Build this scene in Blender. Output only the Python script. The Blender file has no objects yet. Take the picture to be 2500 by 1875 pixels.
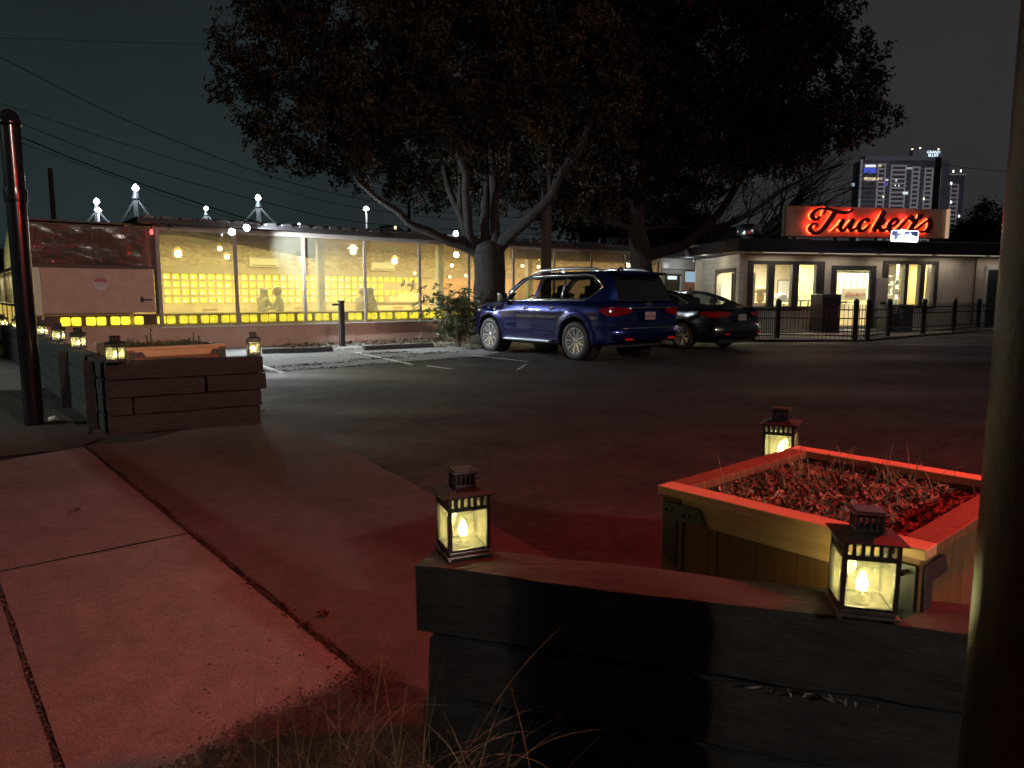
import bpy, bmesh, math, random
from mathutils import Vector, Matrix, noise
from mathutils.geometry import delaunay_2d_cdt
R = math.radians
rnd = random.Random(7)
scene = bpy.context.scene
COL = scene.collection

# ------------------------------------------------------------------ camera maths
F = 1740.0; CZ = 1.36; TH = math.atan((937.5 - 722.0) / F)
def ray(u, v):
    x = (u - 1250) / F; z = -(v - 937.5) / F
    return Vector((x, math.cos(TH) + z * math.sin(TH), -math.sin(TH) + z * math.cos(TH)))
def G(u, v, z=0.0):
    d = ray(u, v); t = (z - CZ) / d.z
    return Vector((t * d.x, t * d.y, z))
def at(u, v, y):
    d = ray(u, v); t = y / d.y
    return Vector((t * d.x, y, CZ + t * d.z))

# ------------------------------------------------------------------ materials
MATS = {}
def mat(name, col=(.5, .5, .5), rough=.6, metal=0., var=.0, scale=8., bump=0., bscale=30., emis=None, estr=0., col2=None,
        coat=0., spec=.5, detail=6., stretch=None, thr=None, aniso=None):
    if name in MATS: return MATS[name]
    m = bpy.data.materials.new(name); m.use_nodes = True
    nt = m.node_tree; b = nt.nodes['Principled BSDF']
    b.inputs['Base Color'].default_value = (*col, 1)
    b.inputs['Roughness'].default_value = rough
    b.inputs['Metallic'].default_value = metal
    b.inputs['Specular IOR Level'].default_value = spec
    if coat: b.inputs['Coat Weight'].default_value = coat; b.inputs['Coat Roughness'].default_value = .03
    if emis:
        b.inputs['Emission Color'].default_value = (*emis, 1); b.inputs['Emission Strength'].default_value = estr
    tc = nt.nodes.new('ShaderNodeTexCoord'); src = tc.outputs['Object']
    if stretch:
        mp = nt.nodes.new('ShaderNodeMapping'); mp.inputs['Scale'].default_value = stretch
        nt.links.new(src, mp.inputs['Vector']); src = mp.outputs['Vector']
    if var or col2:
        n = nt.nodes.new('ShaderNodeTexNoise'); n.inputs['Scale'].default_value = scale; n.inputs['Detail'].default_value = detail
        n.inputs['Roughness'].default_value = .65
        nt.links.new(src, n.inputs['Vector'])
        r = nt.nodes.new('ShaderNodeValToRGB'); r.color_ramp.elements[0].position = (thr or (.3, .7))[0]; r.color_ramp.elements[1].position = (thr or (.3, .7))[1]
        c2 = col2 if col2 else tuple(min(1, c * (1 + var)) for c in col)
        c1 = col if col2 else tuple(c * (1 - var) for c in col)
        r.color_ramp.elements[0].color = (*c1, 1); r.color_ramp.elements[1].color = (*c2, 1)
        nt.links.new(n.outputs['Fac'], r.inputs['Fac']); nt.links.new(r.outputs['Color'], b.inputs['Base Color'])
    if bump:
        n2 = nt.nodes.new('ShaderNodeTexNoise'); n2.inputs['Scale'].default_value = bscale; n2.inputs['Detail'].default_value = 8
        n2.inputs['Roughness'].default_value = .7
        nt.links.new(src, n2.inputs['Vector'])
        bp = nt.nodes.new('ShaderNodeBump'); bp.inputs['Strength'].default_value = bump; bp.inputs['Distance'].default_value = .02
        nt.links.new(n2.outputs['Fac'], bp.inputs['Height']); nt.links.new(bp.outputs['Normal'], b.inputs['Normal'])
    MATS[name] = m
    return m

def glassmat(name, tint=(1, 1, 1), trans=.8, veil=(.8, .8, .7), veilamt=.1, rough=.03, noisy=False, nsc=40):
    """thin pane: see-through, a mirror share by Fresnel, and a share of dusty film that scatters light"""
    if name in MATS: return MATS[name]
    m = bpy.data.materials.new(name); m.use_nodes = True; nt = m.node_tree; nt.nodes.clear()
    o = nt.nodes.new('ShaderNodeOutputMaterial'); tr = nt.nodes.new('ShaderNodeBsdfTransparent'); gl = nt.nodes.new('ShaderNodeBsdfGlossy')
    df = nt.nodes.new('ShaderNodeBsdfTranslucent'); d2 = nt.nodes.new('ShaderNodeBsdfDiffuse'); lw = nt.nodes.new('ShaderNodeLayerWeight'); pw = nt.nodes.new('ShaderNodeMath'); pw.operation = 'POWER'; pw.inputs[1].default_value = 5
    fr = nt.nodes.new('ShaderNodeMath'); fr.operation = 'MULTIPLY_ADD'; fr.inputs[1].default_value = .9; fr.inputs[2].default_value = .045
    nt.links.new(lw.outputs['Facing'], pw.inputs[0]); nt.links.new(pw.outputs[0], fr.inputs[0])
    tr.inputs['Color'].default_value = (*[t * trans for t in tint], 1); gl.inputs['Roughness'].default_value = rough
    df.inputs['Color'].default_value = (*veil, 1); d2.inputs['Color'].default_value = (*veil, 1)
    mA = nt.nodes.new('ShaderNodeMixShader'); mA.inputs[0].default_value = .5
    nt.links.new(df.outputs[0], mA.inputs[1]); nt.links.new(d2.outputs[0], mA.inputs[2])
    mB = nt.nodes.new('ShaderNodeMixShader'); mB.inputs[0].default_value = veilamt
    if noisy:
        tc = nt.nodes.new('ShaderNodeTexCoord'); n = nt.nodes.new('ShaderNodeTexNoise'); n.inputs['Scale'].default_value = nsc; n.inputs['Detail'].default_value = 7
        mr = nt.nodes.new('ShaderNodeMapRange'); mr.inputs[1].default_value = .35; mr.inputs[2].default_value = .75
        mr.inputs[3].default_value = veilamt * .8; mr.inputs[4].default_value = veilamt * 1.35
        nt.links.new(tc.outputs['Object'], n.inputs['Vector']); nt.links.new(n.outputs['Fac'], mr.inputs[0]); nt.links.new(mr.outputs[0], mB.inputs[0])
    nt.links.new(tr.outputs[0], mB.inputs[1]); nt.links.new(mA.outputs[0], mB.inputs[2])
    mC = nt.nodes.new('ShaderNodeMixShader'); nt.links.new(fr.outputs[0], mC.inputs[0])
    nt.links.new(mB.outputs[0], mC.inputs[1]); nt.links.new(gl.outputs[0], mC.inputs[2])
    nt.links.new(mC.outputs[0], o.inputs['Surface'])
    MATS[name] = m
    return m

def emat(name, col, s):
    if name in MATS: return MATS[name]
    return mat(name, (.02, .02, .02), .5, emis=col, estr=s)

# ------------------------------------------------------------------ mesh builder
class MB:
    def __init__(s): s.v = []; s.f = []
    def add(s, vs, fs):
        o = len(s.v); s.v += [tuple(p) for p in vs]; s.f += [tuple(i + o for i in f) for f in fs]; return s
    def box(s, x0, x1, y0, y1, z0, z1, M=None):
        vs = [Vector(p) for p in ((x0, y0, z0), (x1, y0, z0), (x1, y1, z0), (x0, y1, z0), (x0, y0, z1), (x1, y0, z1), (x1, y1, z1), (x0, y1, z1))]
        if M is not None: vs = [M @ p for p in vs]
        return s.add(vs, [(0, 3, 2, 1), (4, 5, 6, 7), (0, 1, 5, 4), (1, 2, 6, 5), (2, 3, 7, 6), (3, 0, 4, 7)])
    def quad(s, a, b, c, d): return s.add([a, b, c, d], [(0, 1, 2, 3)])
    def tube(s, pts, rad, n=8, cap=True):
        pts = [Vector(p) for p in pts]
        if not hasattr(rad, '__len__'): rad = [rad] * len(pts)
        rings = []; up = None
        for i, p in enumerate(pts):
            t = (pts[min(i + 1, len(pts) - 1)] - pts[max(i - 1, 0)])
            t = t.normalized() if t.length > 1e-9 else Vector((0, 0, 1))
            if up is None:
                up = Vector((0, 0, 1)) if abs(t.z) < .9 else Vector((1, 0, 0))
            a = t.cross(up)
            if a.length < 1e-6: a = t.cross(Vector((0, 1, 0)))
            a.normalize(); b = a.cross(t).normalized(); up = b
            rings.append([p + (a * math.cos(2 * math.pi * k / n) + b * math.sin(2 * math.pi * k / n)) * rad[i] for k in range(n)])
        vs = [q for r in rings for q in r]; fs = []
        for i in range(len(pts) - 1):
            for k in range(n):
                fs.append((i * n + k, i * n + (k + 1) % n, (i + 1) * n + (k + 1) % n, (i + 1) * n + k))
        if cap: fs.append(tuple(range(n))[::-1]); fs.append(tuple((len(pts) - 1) * n + k for k in range(n)))
        return s.add(vs, fs)
    def lathe(s, prof, n=24, M=None, axis='z'):
        vs = []; fs = []
        for (r, z) in prof:
            for k in range(n):
                a = 2 * math.pi * k / n
                p = Vector((r * math.cos(a), r * math.sin(a), z)) if axis == 'z' else Vector((r * math.cos(a), z, r * math.sin(a)))
                vs.append(M @ p if M is not None else p)
        for i in range(len(prof) - 1):
            for k in range(n):
                q = (i * n + k, i * n + (k + 1) % n, (i + 1) * n + (k + 1) % n, (i + 1) * n + k)
                fs.append(q if axis == 'z' else q[::-1])
        return s.add(vs, fs)
    def prism(s, poly, a0, a1, M):
        """poly in (x,z) plane extruded along y from a0 to a1"""
        n = len(poly); vs = [M @ Vector((p[0], a0, p[1])) for p in poly] + [M @ Vector((p[0], a1, p[1])) for p in poly]
        fs = [tuple(range(n)), tuple(range(2 * n - 1, n - 1, -1))] + [(i, i + n, (i + 1) % n + n, (i + 1) % n) for i in range(n)]
        return s.add(vs, fs)
    def build(s, name, m, parent=None, smooth=False, bevel=0., bseg=2, sub=0, loc=None, rz=0):
        me = bpy.data.meshes.new(name); me.from_pydata(s.v, [], s.f); me.update()
        o = bpy.data.objects.new(name, me); COL.objects.link(o)
        me.materials.append(m)
        if smooth: me.shade_smooth()
        if bevel:
            b = o.modifiers.new('b', 'BEVEL'); b.width = bevel; b.segments = bseg; b.limit_method = 'ANGLE'
        if sub:
            b = o.modifiers.new('s', 'SUBSURF'); b.levels = sub; b.render_levels = sub
        if parent: o.parent = parent
        if loc is not None: o.location = loc
        if rz: o.rotation_euler.z = rz
        return o

def fixn(o):
    bm = bmesh.new(); bm.from_mesh(o.data); bmesh.ops.recalc_face_normals(bm, faces=bm.faces); bm.to_mesh(o.data); bm.free(); return o
def empty(name, loc=(0, 0, 0), rz=0):
    o = bpy.data.objects.new(name, None); COL.objects.link(o); o.location = loc; o.rotation_euler.z = rz; o.empty_display_size = .1
    return o
def tag(o, label=None, cat=None, group=None, kind=None):
    if label: o['label'] = label
    if cat: o['category'] = cat
    if group: o['group'] = group
    if kind: o['kind'] = kind
    return o
def dup(o, parent=None):
    c = o.copy(); COL.objects.link(c); c.parent = parent
    for ch in list(o.children): dup(ch, c)
    return c
def lamp(name, kind, loc, power, col=(1, 1, 1), radius=.05, parent=None, target=None, spot=None, blend=.2, size=None, size_y=None):
    l = bpy.data.lights.new(name, kind); l.energy = power; l.color = col
    if kind in ('POINT', 'SPOT'): l.shadow_soft_size = radius
    if kind == 'SPOT': l.spot_size = R(spot); l.spot_blend = blend
    if kind == 'AREA':
        l.shape = 'RECTANGLE'; l.size = size; l.size_y = size_y or size
    o = bpy.data.objects.new(name, l); COL.objects.link(o); o.location = loc
    if parent: o.parent = parent
    if target is not None:
        o.rotation_euler = (Vector(target) - Vector(loc)).to_track_quat('-Z', 'Y').to_euler()
    return o
def text_obj(name, s, size, m, parent, M, extrude=.002, align='CENTER'):
    c = bpy.data.curves.new(name, 'FONT'); c.body = s; c.size = size; c.extrude = extrude; c.align_x = align; c.align_y = 'CENTER'; c.resolution_u = 3
    t = bpy.data.objects.new(name, c); COL.objects.link(t)
    dg = bpy.context.evaluated_depsgraph_get(); dg.update()
    me = bpy.data.meshes.new_from_object(t.evaluated_get(dg)); bpy.data.objects.remove(t)
    me.transform(M); me.materials.clear(); me.materials.append(m)
    o = bpy.data.objects.new(name, me); COL.objects.link(o); o.parent = parent
    return o
FACE = Matrix(((1, 0, 0, 0), (0, 0, -1, 0), (0, 1, 0, 0), (0, 0, 0, 1)))   # text lying in x/y -> standing, facing -y

# ------------------------------------------------------------------ world, camera
w = bpy.data.worlds.new('World'); scene.world = w; w.use_nodes = True
nt = w.node_tree; bg = nt.nodes['Background']
tc = nt.nodes.new('ShaderNodeTexCoord'); sp = nt.nodes.new('ShaderNodeSeparateXYZ'); nt.links.new(tc.outputs['Generated'], sp.inputs[0])
ramp = nt.nodes.new('ShaderNodeValToRGB'); nt.links.new(sp.outputs['Z'], ramp.inputs[0])
ramp.color_ramp.elements[0].position = 0; ramp.color_ramp.elements[0].color = (.0205, .0305, .0325, 1)
ramp.color_ramp.elements[1].position = .5; ramp.color_ramp.elements[1].color = (.0095, .0118, .0132, 1)
r2 = nt.nodes.new('ShaderNodeValToRGB'); nt.links.new(sp.outputs['Z'], r2.inputs[0])
r2.color_ramp.elements[0].color = (.0290, .0280, .0300, 1); r2.color_ramp.elements[1].position = .5; r2.color_ramp.elements[1].color = (.0265, .0240, .0250, 1)
mx = nt.nodes.new('ShaderNodeMix'); mx.data_type = 'RGBA'
mr = nt.nodes.new('ShaderNodeMapRange'); mr.inputs[1].default_value = -.35; mr.inputs[2].default_value = .5
nt.links.new(sp.outputs['X'], mr.inputs[0]); nt.links.new(mr.outputs[0], mx.inputs[0])
nt.links.new(ramp.outputs[0], mx.inputs[6]); nt.links.new(r2.outputs[0], mx.inputs[7])
nz = nt.nodes.new('ShaderNodeTexNoise'); nz.inputs['Scale'].default_value = 2.2; nz.inputs['Detail'].default_value = 5
nt.links.new(tc.outputs['Generated'], nz.inputs['Vector'])
mrn = nt.nodes.new('ShaderNodeMapRange'); mrn.inputs[3].default_value = .6; mrn.inputs[4].default_value = 1.4
nt.links.new(nz.outputs['Fac'], mrn.inputs[0])
nt.links.new(mx.outputs[2], bg.inputs['Color']); nt.links.new(mrn.outputs[0], bg.inputs['Strength'])

cam = bpy.data.cameras.new('camera'); co = bpy.data.objects.new('camera', cam); COL.objects.link(co)
cam.sensor_width = 36; cam.lens = F / 2500 * 36; cam.clip_end = 3000; cam.clip_start = .05
co.location = (0, 0, CZ); co.rotation_euler = (R(90) - TH, 0, 0); scene.camera = co
cam.dof.use_dof = True; cam.dof.focus_distance = 10; cam.dof.aperture_fstop = 8
scene.view_settings.view_transform = 'Standard'; scene.view_settings.look = 'None'
scene.render.resolution_x = 1024; scene.render.resolution_y = 768
scene.render.engine = 'CYCLES'
scene.cycles.max_bounces = 8; scene.cycles.transparent_max_bounces = 24

# ------------------------------------------------------------------ street frame: s along the kerb, n towards the lot
S = Vector((-.648, .762, 0)); N = Vector((.762, .648, 0))
def sn(s, n, z=0.): return S * s + N * n + Vector((0, 0, z))

# ================================================================== GROUND
def asphalt_mat():
    m = mat('asphalt', (.034, .030, .028), .85, var=.45, scale=1.3, bump=.5, bscale=90, spec=.22)
    nt = m.node_tree; b = nt.nodes['Principled BSDF']; tc = nt.nodes['Texture Coordinate']
    rampn = [x for x in nt.nodes if x.type == 'VALTORGB'][0]
    # coarse stone grain
    v = nt.nodes.new('ShaderNodeTexNoise'); v.inputs['Scale'].default_value = 140; v.inputs['Detail'].default_value = 3
    nt.links.new(tc.outputs['Object'], v.inputs['Vector'])
    r = nt.nodes.new('ShaderNodeMapRange'); r.inputs[1].default_value = .35; r.inputs[2].default_value = .75; r.inputs[3].default_value = .6; r.inputs[4].default_value = 2.0
    nt.links.new(v.outputs['Fac'], r.inputs[0])
    mm = nt.nodes.new('ShaderNodeMix'); mm.data_type = 'RGBA'; mm.blend_type = 'MULTIPLY'; mm.inputs[0].default_value = 1
    nt.links.new(rampn.outputs[0], mm.inputs[6]); nt.links.new(r.outputs[0], mm.inputs[7]); nt.links.new(mm.outputs[2], b.inputs['Base Color'])
    md = nt.nodes.new('ShaderNodeTexNoise'); md.inputs['Scale'].default_value = 9; md.inputs['Detail'].default_value = 9; md.inputs['Roughness'].default_value = .75
    nt.links.new(tc.outputs['Object'], md.inputs['Vector'])
    rm = nt.nodes.new('ShaderNodeMapRange'); rm.inputs[1].default_value = .38; rm.inputs[2].default_value = .66; rm.inputs[3].default_value = .7; rm.inputs[4].default_value = 1.45
    nt.links.new(md.outputs['Fac'], rm.inputs[0]); m3 = nt.nodes.new('ShaderNodeMix'); m3.data_type = 'RGBA'; m3.blend_type = 'MULTIPLY'; m3.inputs[0].default_value = 1
    nt.links.new(mm.outputs[2], m3.inputs[6]); nt.links.new(rm.outputs[0], m3.inputs[7])
    # crack network
    vc = nt.nodes.new('ShaderNodeTexVoronoi'); vc.feature = 'DISTANCE_TO_EDGE'; vc.inputs['Scale'].default_value = .45
    wn = nt.nodes.new('ShaderNodeTexNoise'); wn.inputs['Scale'].default_value = 2.5; wn.inputs['Detail'].default_value = 5
    ws = nt.nodes.new('ShaderNodeVectorMath'); ws.operation = 'SCALE'; ws.inputs['Scale'].default_value = .5; wa = nt.nodes.new('ShaderNodeVectorMath')
    nt.links.new(tc.outputs['Object'], wn.inputs['Vector']); nt.links.new(wn.outputs['Color'], ws.inputs[0]); nt.links.new(ws.outputs[0], wa.inputs[0]); nt.links.new(tc.outputs['Object'], wa.inputs[1]); nt.links.new(wa.outputs[0], vc.inputs['Vector'])
    rc_ = nt.nodes.new('ShaderNodeMapRange'); rc_.inputs[1].default_value = .002; rc_.inputs[2].default_value = .010; rc_.inputs[3].default_value = .6; rc_.inputs[4].default_value = 1
    nt.links.new(vc.outputs['Distance'], rc_.inputs[0]); m4 = nt.nodes.new('ShaderNodeMix'); m4.data_type = 'RGBA'; m4.blend_type = 'MULTIPLY'; m4.inputs[0].default_value = 1
    nt.links.new(m3.outputs[2], m4.inputs[6]); nt.links.new(rc_.outputs[0], m4.inputs[7]); nt.links.new(m4.outputs[2], b.inputs['Base Color'])
    # sealed, slightly shiny patches
    p = nt.nodes.new('ShaderNodeTexNoise'); p.inputs['Scale'].default_value = .35; p.inputs['Detail'].default_value = 5
    mp = nt.nodes.new('ShaderNodeMapping'); mp.inputs['Scale'].default_value = (.5, 1.6, 1)
    nt.links.new(tc.outputs['Object'], mp.inputs[0]); nt.links.new(mp.outputs[0], p.inputs['Vector'])
    r3 = nt.nodes.new('ShaderNodeMapRange'); r3.inputs[1].default_value = .4; r3.inputs[2].default_value = .65; r3.inputs[3].default_value = .9; r3.inputs[4].default_value = .6
    nt.links.new(p.outputs['Fac'], r3.inputs[0]); nt.links.new(r3.outputs[0], b.inputs['Roughness'])
    return m
def concrete_mat(name, c, stain=.5, sc=1.6, bump=.35):
    """pale slab with two sizes of stain and fine grain"""
    if name in MATS: return MATS[name]
    m = mat(name, c, .85, var=.22, scale=sc, bump=bump * 2, bscale=34, spec=.3)
    nt = m.node_tree; b = nt.nodes['Principled BSDF']; tc = nt.nodes['Texture Coordinate']
    base = [x for x in nt.nodes if x.type == 'VALTORGB'][0]
    v = nt.nodes.new('ShaderNodeTexNoise'); v.inputs['Scale'].default_value = 9; v.inputs['Detail'].default_value = 14; v.inputs['Roughness'].default_value = .85
    v.inputs['Distortion'].default_value = .15
    nt.links.new(tc.outputs['Object'], v.inputs['Vector'])
    r = nt.nodes.new('ShaderNodeMapRange'); r.inputs[1].default_value = .3; r.inputs[2].default_value = .7; r.inputs[3].default_value = 1 - stain; r.inputs[4].default_value = 1 + stain * .5
    nt.links.new(v.outputs['Fac'], r.inputs[0])
    mm = nt.nodes.new('ShaderNodeMix'); mm.data_type = 'RGBA'; mm.blend_type = 'MULTIPLY'; mm.inputs[0].default_value = 1
    nt.links.new(base.outputs[0], mm.inputs[6]); nt.links.new(r.outputs[0], mm.inputs[7])
    g = nt.nodes.new('ShaderNodeTexNoise'); g.inputs['Scale'].default_value = 220; g.inputs['Detail'].default_value = 2
    nt.links.new(tc.outputs['Object'], g.inputs['Vector'])
    r4 = nt.nodes.new('ShaderNodeMapRange'); r4.inputs[1].default_value = .3; r4.inputs[2].default_value = .7; r4.inputs[3].default_value = .8; r4.inputs[4].default_value = 1.15
    nt.links.new(g.outputs['Fac'], r4.inputs[0]); r4.inputs[3].default_value = .55; r4.inputs[4].default_value = 1.3
    m2 = nt.nodes.new('ShaderNodeMix'); m2.data_type = 'RGBA'; m2.blend_type = 'MULTIPLY'; m2.inputs[0].default_value = 1
    nt.links.new(mm.outputs[2], m2.inputs[6]); nt.links.new(r4.outputs[0], m2.inputs[7]); nt.links.new(m2.outputs[2], b.inputs['Base Color'])
    return m
def sheet(name, pts, m, z, kind='structure'):
    b = MB(); b.add([(p[0], p[1], z) for p in pts], [tuple(range(len(pts)))])
    return tag(fixn(b.build(name, m)), kind=kind)
def wavy(pts, amp=.012, step=.08, seed=0):
    """a polygon whose long edges wander a little, as broken concrete does"""
    out = []
    for i in range(len(pts)):
        a = Vector(pts[i]).to_3d(); b = Vector(pts[(i + 1) % len(pts)]).to_3d(); L = (b - a).length
        k = max(1, min(int(L / step), 160)); t = (b - a) / max(L, 1e-6); nn = Vector((-t.y, t.x, 0))
        for j in range(k):
            p = a + (b - a) * (j / k); o = 0 if j == 0 else noise.noise(Vector((p.x * 3 + seed, p.y * 3, seed))) * amp + noise.noise(Vector((p.x * 17, p.y * 17, seed))) * amp * .5
            out.append(p + nn * o)
    return out

M_ASPH = asphalt_mat()
M_SIDE = concrete_mat('sidewalk_concrete', (.20, .188, .176), .42, 1.1)
M_APRON = concrete_mat('apron_concrete', (.098, .088, .082), .45, .9, .3)
M_STALL = concrete_mat('stall_concrete', (.20, .20, .195), .5, .7, .4)
M_DIRT = mat('dirt', (.035, .030, .022), .95, var=.6, scale=25, bump=1., bscale=60)
M_WHITE = mat('road_paint', (.52, .52, .50), .7, col2=(.16, .16, .16), scale=14, thr=(.5, .72))
sheet('ground', [(-900, -60), (900, -60), (900, 1500), (-900, 1500)], M_ASPH, 0)
# pavement slabs, cut by their joints
M_S = M_SIDE
sheet('sidewalk', wavy([sn(4.19, .25), sn(4.19, 1.14), sn(-3, 1.14), sn(-3, .25)], .006, .05, 1), M_S, .012)
sheet('sidewalk', wavy([sn(7.0, .25), sn(7.3, 1.14), sn(4.21, 1.14), sn(4.21, .25)], .006, .05, 2), M_S, .012)
sheet('sidewalk', wavy([sn(7.0, -3), sn(7.0, .228), sn(-3, .228), sn(-3, -3)], .006, .05, 3), M_S, .012)
sheet('driveway_apron', wavy([sn(7.35, 1.172), sn(7.2, 1.6), sn(8.2, 2.9), sn(6.0, 2.95), sn(3.5, 2.6), sn(1.2, 2.3), sn(-1.5, 2.2), sn(-1.5, 1.172)], .02, .09, 4), M_APRON, .010)
sheet('dirt_bed', wavy([G(0, 1120), G(60, 1113), G(190, 1097), G(240, 1075), G(150, 1010), G(-200, 900), G(-500, 960), G(-300, 1150)], .06, .1, 5), M_DIRT, .016)
sheet('dirt_bed', wavy([(-.44, 2.36), (-.60, 2.15), (-.80, 1.98), (-1.0, 1.55), (-.6, 1.2), (2.2, .9), (2.3, 1.5), (.8, 1.72), (-.25, 2.0), (-.3, 2.3)], .05, .05, 6), M_DIRT, .018)
def edge_(r):
    P_ = [(-.44, 2.36), (-.60, 2.15), (-.80, 1.98), (-1.0, 1.55)]; i = r.randrange(3); k = r.random(); a = P_[i]; c = P_[i + 1]
    return (a[0] + (c[0] - a[0]) * k + r.gauss(-.03, .055), a[1] + (c[1] - a[1]) * k + r.gauss(.03, .055), .019 + abs(r.gauss(0, .003)))
# concrete parking stalls along the long restaurant
FO = Vector((-7.3, 18.5, 0)); FA = math.atan2(.62, .784); FD = Vector((math.cos(FA), math.sin(FA), 0)); FQ = Vector((-math.sin(FA), math.cos(FA), 0))
def fq(t, q, z=0.): return FO + FD * t + FQ * q + Vector((0, 0, z))
sheet('parking_stalls', wavy([fq(-8, -.0), fq(8.3, -.0), fq(8.0, -3.2), fq(6.6, -4.4), fq(4.0, -5.9), fq(-.8, -6.4), fq(-8, -6.6)], .12, .12, 7), M_STALL, .006)
def stripe(a, b, wdt=.10):
    a = Vector(a); b = Vector(b); t = (b - a).normalized(); n_ = Vector((-t.y, t.x, 0)) * wdt / 2
    tag(MB().add([a - n_, b - n_, b + n_, a + n_], [(0, 1, 2, 3)]).build('parking_stripe', M_WHITE), kind='structure').location.z = .011
stripe(G(590, 878), G(690, 911)); stripe(G(868, 861), G(1006, 891)); stripe(G(1042, 894), G(1104, 902)); stripe(G(1285, 890), G(1262, 905), .05)
stripe(G(1150, 868), G(1290, 884), .09)
# debris line at the slab joint, litter below the windows
def scatter(name, fn, n, m, smin, smax, flat=.35, kind='stuff', label=None, cat=None, parent=None, asp=(.3, .7), seed=1):
    rr = random.Random(seed); b = MB()
    for i in range(n):
        p = Vector(fn(rr)); a = rr.uniform(0, 6.28); l = rr.uniform(smin, smax); wd = l * rr.uniform(*asp)
        d = Vector((math.cos(a), math.sin(a), rr.uniform(-flat, flat))).normalized(); s_ = d.cross(Vector((rr.uniform(-flat, flat), rr.uniform(-flat, flat), 1))).normalized()
        up = s_.cross(d) * l * rr.uniform(-.25, .25)
        b.add([p - d * l / 2, p + s_ * wd / 2 + up, p + d * l / 2, p - s_ * wd / 2 + up], [(0, 1, 2, 3)])
    o = b.build(name, m, parent)
    if parent is None: tag(o, label, cat, kind=kind)
    else: o['kind'] = kind
    return o
M_LEAFL = mat('dry_leaf', (.16, .10, .055), .8, col2=(.06, .04, .022), scale=9)
M_WEED = mat('weed', (.05, .055, .02), .8, col2=(.09, .07, .03), scale=20)
scatter('joint_debris', lambda r: sn(r.uniform(.2, 5.9), 1.157 + r.gauss(0, .012), .014), 1700, mat('debris', (.03, .022, .015), .9, col2=(.09, .06, .035), scale=60), .006, .03, .8, label='dark weeds and crumbs filling the crack along the sidewalk edge', cat='debris', seed=3)
scatter('joint_debris', lambda r: sn(r.uniform(-.5, 7), .238 + r.gauss(0, .006), .014), 2200, mat('joint_crumbs', (.10, .07, .05), .9, col2=(.3, .25, .2), scale=60, thr=(.5, .65)), .004, .014, .8, label='loose gravel in the straight sidewalk joint at the lower left', cat='debris', seed=4)
def lit(r):
    t = r.choice([r.uniform(3.5, 9.2), r.gauss(6.6, 1.2), r.uniform(1.0, 9)]); q = -abs(r.gauss(0, .55)) - .1
    if t > 5.8: q *= 1.7
    return fq(t, q, .015 + abs(r.gauss(0, .03)))
scatter('leaf_litter', lit, 5200, M_LEAFL, .04, .13, .7, label='brown fallen leaves and bark heaped along the foot of the long restaurant wall', cat='leaf litter', seed=5)
def lit2(r):
    c = r.choice([(1.0, -2.6), (2.7, -2.3), (2.3, -3.9), (4.2, -1.9), (4.6, -2.9), (5.5, -2.3), (6.2, -3.3), (3.2, -4.7), (1.6, -5.2), (-.2, -5.6), (5.2, -4.2), (1.2, -1.6)])
    return fq(c[0] + r.gauss(0, .38), c[1] + r.gauss(0, .13), .010 + abs(r.gauss(0, .006)))
scatter('leaf_litter', lit2, 2600, mat('leaf_crumbs', (.05, .036, .022), .9, col2=(.015, .012, .01), scale=20), .02, .09, .3, label='dark drifts of leaf crumbs strewn over the pale parking stalls', cat='leaf litter', seed=6)
def lit3(r):
    t = r.uniform(-3, 9); return fq(t, -6.3 + (.25 * (t - 2) if t > 4 else 0) + r.gauss(0, .12), .010)
scatter('leaf_litter', lit3, 1500, MATS['leaf_crumbs'], .02, .08, .3, label='line of dark grit where the pale stalls meet the asphalt', cat='leaf litter', seed=8)
scatter('surface_pits', lambda r: sn(r.gauss(2.35, .28), min(1.08, r.gauss(.88, .13)), .0135), 30, mat('pit', (.01, .008, .007), .95), .010, .022, .02, label='small dark pits in the concrete near the end of the timber wall', cat='pits', seed=19, asp=(.6, .9))
scatter('soil_crumbs', edge_, 5200, mat('soil_crumb', (.022, .018, .013), .95, col2=(.06, .05, .035), scale=60), .003, .018, .6, label='dark soil crumbs washed over the sidewalk corner below the nearest timber wall', cat='soil', seed=9)
for (u, v, a, sz) in ((793, 1512, .4, .07), (186, 1253, 1.2, .09), (645, 1008, .2, .06)):
    p = G(u, v); b = MB()
    vs = [(0, 0, .006)]; k = 11
    for i in range(k * 2):
        rr_ = sz * (.5 if i % 2 == 0 else .16) * (1.2 - .5 * abs(math.cos(i * math.pi / (k * 2)))); vs.append((rr_ * math.cos(math.pi * i / k), rr_ * math.sin(math.pi * i / k), .006 + .012 * (i % 3)))
    b.add(vs, [(0, i, i % (k * 2) + 1) for i in range(1, k * 2 + 1)])
    o = b.build('fallen_leaf', M_LEAFL, loc=(p.x, p.y, .014), rz=a)
    tag(o, {793: 'curled tan leaf lying past the long crack near the front timber wall', 186: 'small pale leaf lying alone on the left sidewalk slab', 645: 'pale scrap of leaf at the foot of the timber wall end'}[u], 'leaf')

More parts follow.
